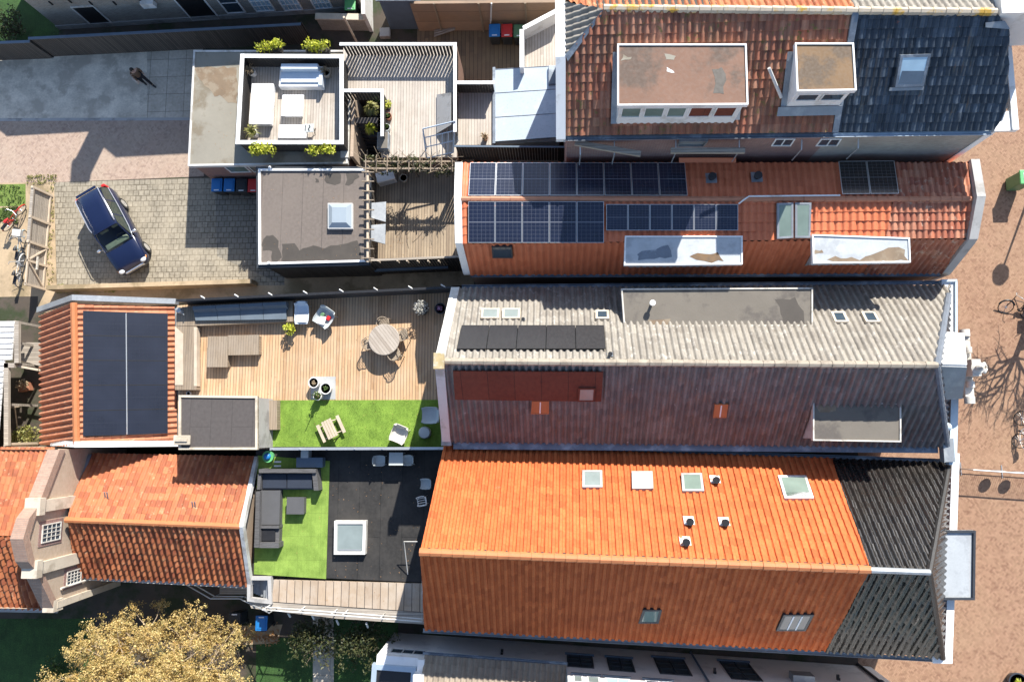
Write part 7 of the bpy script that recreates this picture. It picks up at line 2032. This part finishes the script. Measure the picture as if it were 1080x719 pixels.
mb.build('brace', M['post_wood'], gt)
mb = MB(); mb.obox(V((X + .07, ys[3] - .35, .75)), V((.06, 0, 0)), V((0, .7, 0)), V((0, 0, .10))); mb.build('bolt', M['stone_pale'], gt)
mb = MB(); mb.obox(V((X - .06, ys[0] - .02, HG)), V((.16, 0, 0)), V((0, ys[2] - ys[0], 0)), V((0, 0, .04))); mb.build('capping', M['grey_wood'], gt)
# bikes and toys behind the gate
bicycle('bicycle', 'red bicycle leaning behind the wooden fence', V(U(19, 231, 0)), .95, 'bike_red', 'bicycles behind the wooden gate', tilt=.3, saddle='bike_red')
bicycle('bicycle', 'pale blue bicycle behind the double gate', V(U(28, 262, 0)), 1.5, 'bike_blue', 'bicycles behind the wooden gate', 'bike_white', tilt=.15)
bicycle('bicycle', 'white bicycle nearest the barn behind the double gate', V(U(26, 287, 0)), 1.45, 'bike_white', 'bicycles behind the wooden gate', tilt=.2)

# ---------------------------------------------------------------- the parked car
cr_ = U(101.5, 205, .7); cf = U(143, 284.5, .7)
cc = (cr_ + cf) / 2; hd_ = cf - cr_; CL = 4.62; rz = math.atan2(hd_.y, hd_.x)
car = thing('parked_car', 'dark blue estate car with silver roof rails parked askew on the paving', 'car', V((cc.x, cc.y, 0)), None, rz)
ROOT[car.name] = V((0, 0, 0))
# side profile stations: x, half width at sill, half width at belt, belt z, bottom z
def loft(mb, secs, close=True, smooth=True):
    for a, b in zip(secs, secs[1:]):
        m = len(a)
        for i in range(m - 1): mb.face([a[i], b[i], b[i + 1], a[i + 1]], smooth=smooth)
    if close: mb.face(secs[0], smooth=False); mb.face(secs[-1][::-1], smooth=False)
def bodysec(x, w, zt, zb, zc, crown):
    pts = []
    for y, z in ((-.86, zb), (-.97, zb + .12), (-1.0, lerp(zb, zt, .55)), (-.97, zt - .06), (-.90, zt), (-.5, zt + crown), (0, zt + crown * 1.25), (.5, zt + crown), (.90, zt), (.97, zt - .06), (1.0, lerp(zb, zt, .55)), (.97, zb + .12), (.86, zb)):
        pts.append(V((x, y * w, z)))
    return pts
S_ = [(-2.31, .70, .78, .42, 0, .0), (-2.27, .82, .90, .28, 0, .005), (-2.1, .88, .96, .22, 0, .0), (-1.5, .905, .95, .2, 0, 0), (-.4, .91, .93, .2, 0, 0), (.6, .91, .93, .2, 0, 0), (1.0, .90, .95, .2, 0, .03), (1.5, .885, .90, .2, 0, .045), (1.95, .85, .82, .22, 0, .04), (2.18, .76, .70, .26, 0, .02), (2.29, .60, .58, .36, 0, .0)]
mb = MB(); loft(mb, [bodysec(x, w, zt, zb, zc, c_) for x, w, zt, zb, zc, c_ in S_]); body = mb.build('body', M['car'], car)
# cabin: roof panel, glass
def ring_(x, wb_, wt, zb, zt): return [V((x, -wb_, zb)), V((x, -wt, zt)), V((x, wt, zt)), V((x, wb_, zb))]
rf = [(-2.06, .64, 1.46), (-1.95, .69, 1.53), (-1.2, .70, 1.58), (-.3, .70, 1.585), (.05, .685, 1.555), (.18, .66, 1.52)]
mb = MB(); secs = []
for x, w, z in rf: secs.append([V((x, -w, z - .05)), V((x, -w * .93, z)), V((x, -w * .4, z + .022)), V((x, w * .4, z + .022)), V((x, w * .93, z)), V((x, w, z - .05))])
loft(mb, secs); mb.face([s[0] for s in secs] + [s[-1] for s in secs[::-1]]); mb.build('roof', M['car'], car)
def quadn(mb, a, b, c, d): mb.face([a, b, c, d])
wind = [V((.18, -.63, 1.49)), V((.18, .63, 1.49)), V((.98, .72, .965)), V((.98, -.72, .965))]
mb = MB(); 
for i in range(6):
    f0, f1 = i / 6, (i + 1) / 6
    a, b = lerp(wind[0], wind[1], f0), lerp(wind[0], wind[1], f1); d, c_ = lerp(wind[3], wind[2], f0), lerp(wind[3], wind[2], f1)
    bow = lambda f: V((.10 * (1 - (2 * f - 1) ** 2), 0, 0))
    mb.face([a + bow(f0) * .3, d + bow(f0), c_ + bow(f1), b + bow(f1) * .3], smooth=True)
mb.build('windscreen', M['clear_glass'], car)
mb = MB(); mb.bbox(V((.78, 0, .93)), .30, 1.25, .10, .04); mb.build('dashboard', M['car_cabin'], car)
for s in (-1, 1):
    mb = MB(); mb.bbox(V((-.1, s * .34, .93)), .16, .44, .34, .05); mb.bbox(V((-.12, s * .34, 1.28)), .09, .24, .14, .03); mb.build('seat', M['car_cabin'], car)
mb = MB(); N = 14; mb.tube([V((.52 + .05 * math.sin(t_), .34 + .17 * math.cos(t_), 1.06 + .15 * math.sin(t_))) for t_ in [2 * PI * k / N for k in range(N + 1)]], .016, 5, cap=False); mb.build('steering_wheel', M['black'], car)
mb = MB(); mb.face([V((-2.06, -.58, 1.42)), V((-2.06, .58, 1.42)), V((-2.26, .66, .93)), V((-2.26, -.66, .93))][::-1]); mb.build('rear_window', M['car_glass'], car)
for s in (-1, 1):
    sg = [(-2.04, 1.43, -2.2, .95), (-1.25, 1.52, -1.3, .94), (-1.18, 1.52, -1.22, .94), (-.38, 1.53, -.38, .93), (-.30, 1.53, -.30, .93), (.16, 1.48, .86, .95)]
    for k in (0, 2, 4):
        (xa, za, xb, zb_), (xc, zc, xd, zd) = sg[k], sg[k + 1]
        mb = MB(); q = [V((xb, s * .835, zb_)), V((xd, s * .835, zd)), V((xc, s * .695, zc)), V((xa, s * .695, za))]; mb.face(q if s > 0 else q[::-1]); mb.build('side_window', M['car_glass'], car)
    mb = MB()
    for k in (1, 3):
        (xa, za, xb, zb_), (xc, zc, xd, zd) = sg[k], sg[k + 1]; q = [V((xb, s * .838, zb_)), V((xd, s * .838, zd)), V((xc, s * .698, zc)), V((xa, s * .698, za))]; mb.face(q if s > 0 else q[::-1])
    mb.build('pillar', M['car'], car)
    mb = MB(); mb.tube([V((-2.12, s * .85, .965)), V((-1, s * .88, .955)), V((.3, s * .875, .955)), V((.95, s * .80, .975))], .022, 6); mb.build('window_trim', M['chrome'], car)
    mb = MB(); mb.tube([V((-1.98, s * .63, 1.54)), V((-1.8, s * .655, 1.62)), V((-.2, s * .66, 1.65)), V((.02, s * .645, 1.58))], .026, 6); mb.build('roof_rail', M['chrome'], car)
    mb = MB(); mb.tube([V((.18, s * .655, 1.50)), V((.96, s * .76, .98))], .035, 6); mb.build('pillar', M['car'], car)
    mb = MB(); mb.ell(V((.72, s * 1.02, 1.0)), .09, .13, .085, 12, 8); mb.tube([V((.74, s * .85, .96)), V((.72, s * 1.0, .99))], .025, 6); mb.build('mirror', M['chrome'], car)
    mb = MB(); mb.ell(V((2.10, s * .62, .70)), .17, .17, .07, 12, 8); hl = mb.build('headlight', M['lens'], car)
    mb = MB(); mb.ell(V((2.0, s * .78, .66)), .12, .06, .05, 10, 6); mb.build('indicator', M['lamp_amber'], car)
    mb = MB(); mb.bbox(V((-2.2, s * .76, .82)), .16, .20, .40, .05); mb.build('tail_light', M['lamp_red'], car)
    for x in (-1.35, 1.42):
        mb = MB(); mb.tube([V((x, s * .72, .32)), V((x, s * .925, .32))], .325, 24); w_ = mb.build('wheel', M['tyre'], car); mb = MB(); mb.tube([V((x, s * .90, .32)), V((x, s * .935, .32))], .21, 16); mb.build('rim', M['chrome'], w_)
mb = MB(); mb.bbox(V((2.26, 0, .46)), .10, 1.05, .18, .03); mb.build('grille', M['chrome'], car)
mb = MB(); mb.bbox(V((-2.28, 0, .60)), .05, .52, .11, .01); mb.build('number_plate', M['yellow'], car)
mb = MB(); mb.obox(V((-2.08, -.58, 1.48)), V((-.13, 0, -.01)), V((0, 1.12, 0)), V((0, 0, .03))); mb.build('spoiler', M['car'], car)
mb = MB(); mb.obox(V((.92, -.60, .985)), V((.06, 0, 0)), V((0, 1.2, 0)), V((0, 0, .02))); mb.build('wiper_panel', M['black'], car)
car.scale = (1, 1.02, 1.12)

# ---------------------------------------------------------------- the walker in the lane
pf = U(157, 89, 0)
pe = thing('person', 'person in a brown jacket and black trousers walking in the shaded lane', 'person', V(pf))
def skin(name, verts, edges, radii, mat, parent, lvl=2):
    me = bpy.data.meshes.new(name); off = ROOT[parent.name]
    me.from_pydata([tuple(v) for v in verts], edges, []); o = bpy.data.objects.new(name, me); COL.objects.link(o); o.parent = parent; ROOT[o.name] = off
    me.skin_vertices if False else None
    o.modifiers.new('skin', 'SKIN'); sd = me.skin_vertices[0].data if me.skin_vertices else None
    if sd is None:
        bm = bmesh.new(); bm.from_mesh(me); bm.verts.layers.skin.verify(); bm.to_mesh(me); bm.free(); sd = me.skin_vertices[0].data
    for i, r_ in enumerate(radii): sd[i].radius = (r_, r_) if isinstance(r_, (int, float)) else r_
    sd[0].use_root = True
    s2 = o.modifiers.new('sub', 'SUBSURF'); s2.levels = lvl; s2.render_levels = lvl
    dg = bpy.context.evaluated_depsgraph_get(); me2 = bpy.data.meshes.new_from_object(o.evaluated_get(dg)); o.modifiers.clear(); o.data = me2
    me2.materials.clear(); me2.materials.append(M[mat])
    for p in me2.polygons: p.use_smooth = True
    return o
fwd = V((.75, -.66, 0)); lf_ = V((.66, .75, 0))
def B(f, l, z): return tuple(fwd * f + lf_ * l + V((0, 0, z)))
vs = [B(0, 0, .94), B(.01, 0, 1.12), B(.02, 0, 1.30), B(.02, 0, 1.44), B(.03, 0, 1.52), B(.05, 0, 1.60), B(.06, 0, 1.68),
      B(.0, .10, .90), B(.20, .11, .50), B(.28, .11, .09), B(.42, .12, .05), B(.0, -.10, .90), B(.02, -.10, .50), B(-.22, -.10, .12), B(-.10, -.11, .04),
      B(.02, .19, 1.42), B(-.06, .26, 1.16), B(.06, .26, .94), B(.11, .25, .86), B(.02, -.19, 1.42), B(.08, -.26, 1.16), B(.22, -.24, .98), B(.28, -.23, .92)]
ed = [(0, 1), (1, 2), (2, 3), (3, 4), (4, 5), (5, 6), (0, 7), (7, 8), (8, 9), (9, 10), (0, 11), (11, 12), (12, 13), (13, 14), (3, 15), (15, 16), (16, 17), (17, 18), (3, 19), (19, 20), (20, 21), (21, 22)]
ra = [.14, .135, .155, .12, .055, .085, .085, .095, .065, .045, .04, .095, .065, .045, .04, .07, .05, .036, .04, .07, .05, .036, .04]
skin('body', vs, ed, ra, 'skin', pe)
jk = [0, 1, 2, 3, 15, 16, 17, 19, 20, 21]
mp = {v: i for i, v in enumerate(jk)}
jv = [vs[i] for i in jk]; jv[6] = tuple(V(vs[16]).lerp(V(vs[17]), .85)); jv[9] = tuple(V(vs[20]).lerp(V(vs[21]), .85))
skin('jacket', jv, [(0, 1), (1, 2), (2, 3), (3, 4), (4, 5), (5, 6), (3, 7), (7, 8), (8, 9)], [.175, .165, .185, .14, .095, .075, .06, .095, .075, .06], 'jacket', pe)
skin('trousers', [vs[0], vs[7], vs[8], tuple(V(vs[8]).lerp(V(vs[9]), .92)), vs[11], vs[12], tuple(V(vs[12]).lerp(V(vs[13]), .92))], [(0, 1), (1, 2), (2, 3), (0, 4), (4, 5), (5, 6)], [.165, .115, .085, .07, .115, .085, .07], 'trousers', pe)
for a, b in ((9, 10), (13, 14)):
    mb = MB(); p, q = V(vs[a]) + pf, V(vs[b]) + pf; mb.tube([p - fwd * .06 + V((0, 0, -.03)), p + V((0, 0, .0)), q, q + fwd * .06 - V((0, 0, .01))], [.05, .06, .05, .03], 8); mb.build('shoe', M['black'], pe)
mb = MB(); mb.ell(pf + V(B(.045, 0, 1.665)), .108, .108, .125, 14, 10); mb.build('hair', M['hair'], pe)
fc = MB(); cfc = pf + V(B(.115, 0, 1.63)); fc.ell(cfc, .055, .055, .085, 10, 8); fc.ell(pf + V(B(.175, 0, 1.625)), .018, .018, .024, 8, 6)
fc.build('face', M['skin'], pe)
ey = MB()
for s in (-1, 1): ey.ell(pf + V(B(.158, .032 * s, 1.655)), .011, .011, .009, 8, 6)
ey.build('eyes', M['hair'], pe)
mo = MB(); mo.tube([pf + V(B(.160, -.022, 1.585)), pf + V(B(.168, 0, 1.583)), pf + V(B(.160, .022, 1.585))], .007, 6); mo.build('mouth', M['lamp_red'], pe)
for s, wr in ((1, 18), (-1, 22)):
    h = MB(); w0 = pf + V(vs[wr])
    dn_ = (V(vs[wr]) - V(vs[wr - 1])).normalized(); sd_ = lf_
    for k in range(4):
        base = w0 + dn_ * .03 + fwd * (.024 - .016 * k); L_ = (.065, .075, .07, .055)[k]
        h.tube([base, base + dn_ * L_ * .55 - sd_ * s * .004, base + dn_ * L_ - sd_ * s * .02], [.010, .009, .007], 6)
    h.tube([w0 + fwd * .025, w0 + fwd * .05 + dn_ * .03, w0 + fwd * .05 + dn_ * .06], [.012, .010, .008], 6)
    h.build('hand', M['skin'], pe)
bg = thing('shoulder_bag', 'pale bag carried at the side of the walking person', 'bag', pf + V(B(.05, -.30, .78)))
mb = MB(); r = ROOT[bg.name]; mb.bbox(r, .34, .14, .30, .05, math.atan2(fwd.y, fwd.x)); mb.build('body', M['bag'], bg)
mb = MB(); k_ = Matrix.Rotation(math.atan2(fwd.y, fwd.x), 3, 'Z'); mb.tube([r + k_ @ V((-.13, 0, .28)), r + k_ @ V((-.06, .03, .6)), r + V((0, 0, .0)) + k_ @ V((.0, .09, .68)), r + k_ @ V((.06, .03, .6)), r + k_ @ V((.13, 0, .28))], .014, 6); mb.build('strap', M['bag'], bg)

mb = MB()
for (x0, x1, y0, y1, z, n) in ((287, 466, 423, 470, 3.06, 70), (200, 470, 345, 420, 3.01, 60), (300, 345, 500, 605, 2.84, 45), (350, 445, 490, 612, 2.81, 90), (276, 380, 182, 274, 3.31, 60), (405, 455, 200, 270, 1.41, 70), (205, 246, 60, 170, 2.81, 40), (290, 440, 614, 636, 2.83, 30)):
    for _ in range(n):
        p = U(RND.uniform(x0, x1), RND.uniform(y0, y1), z); mb.leaf(p + V((0, 0, .008)), RND.uniform(.010, .028), 4)
tag(mb.build('fallen_leaves', M['leaf_floor']), 'scattered small brown leaves lying on the decks, turf and flat roofs', 'leaves', kind='stuff')
# ================================================================ LIGHT, CAMERA
EL = math.radians(37.5); sdir = V((.39, .92, 0)).normalized()      # towards the sun in plan
to_sun = V((sdir.x * math.cos(EL), sdir.y * math.cos(EL), math.sin(EL)))
sl = bpy.data.lights.new('sun', 'SUN'); sl.energy = 5.0; sl.angle = math.radians(.5); sl.color = (1, .955, .88)
so = bpy.data.objects.new('sun', sl); COL.objects.link(so); so.rotation_euler = to_sun.to_track_quat('Z', 'Y').to_euler(); so.location = (20, 40, 60)
w = bpy.data.worlds.new('World'); SC.world = w; w.use_nodes = True
nt = w.node_tree; bgn = nt.nodes['Background']; sky = nt.nodes.new('ShaderNodeTexSky'); sky.sky_type = 'NISHITA'; sky.sun_disc = False
sky.sun_elevation = EL; sky.sun_rotation = math.atan2(to_sun.x, to_sun.y); sky.air_density = 1.0; sky.dust_density = .6
nt.links.new(sky.outputs[0], bgn.inputs[0]); bgn.inputs[1].default_value = .115
cam = bpy.data.cameras.new('camera'); co = bpy.data.objects.new('camera', cam); COL.objects.link(co)
cam.sensor_width = 36; cam.sensor_fit = 'HORIZONTAL'; cam.lens = 36 * FPX / 1080; cam.clip_start = .5; cam.clip_end = 2000
co.matrix_world = Matrix.Translation(CAMP) @ RM.to_4x4()
SC.camera = co
SC.render.resolution_x, SC.render.resolution_y = 1024, 681
SC.view_settings.view_transform = 'Standard'; SC.view_settings.look = 'None'; SC.view_settings.gamma = 1; SC.view_settings.exposure = .92
SC.view_settings.use_curve_mapping = False
SC.render.engine = 'CYCLES'
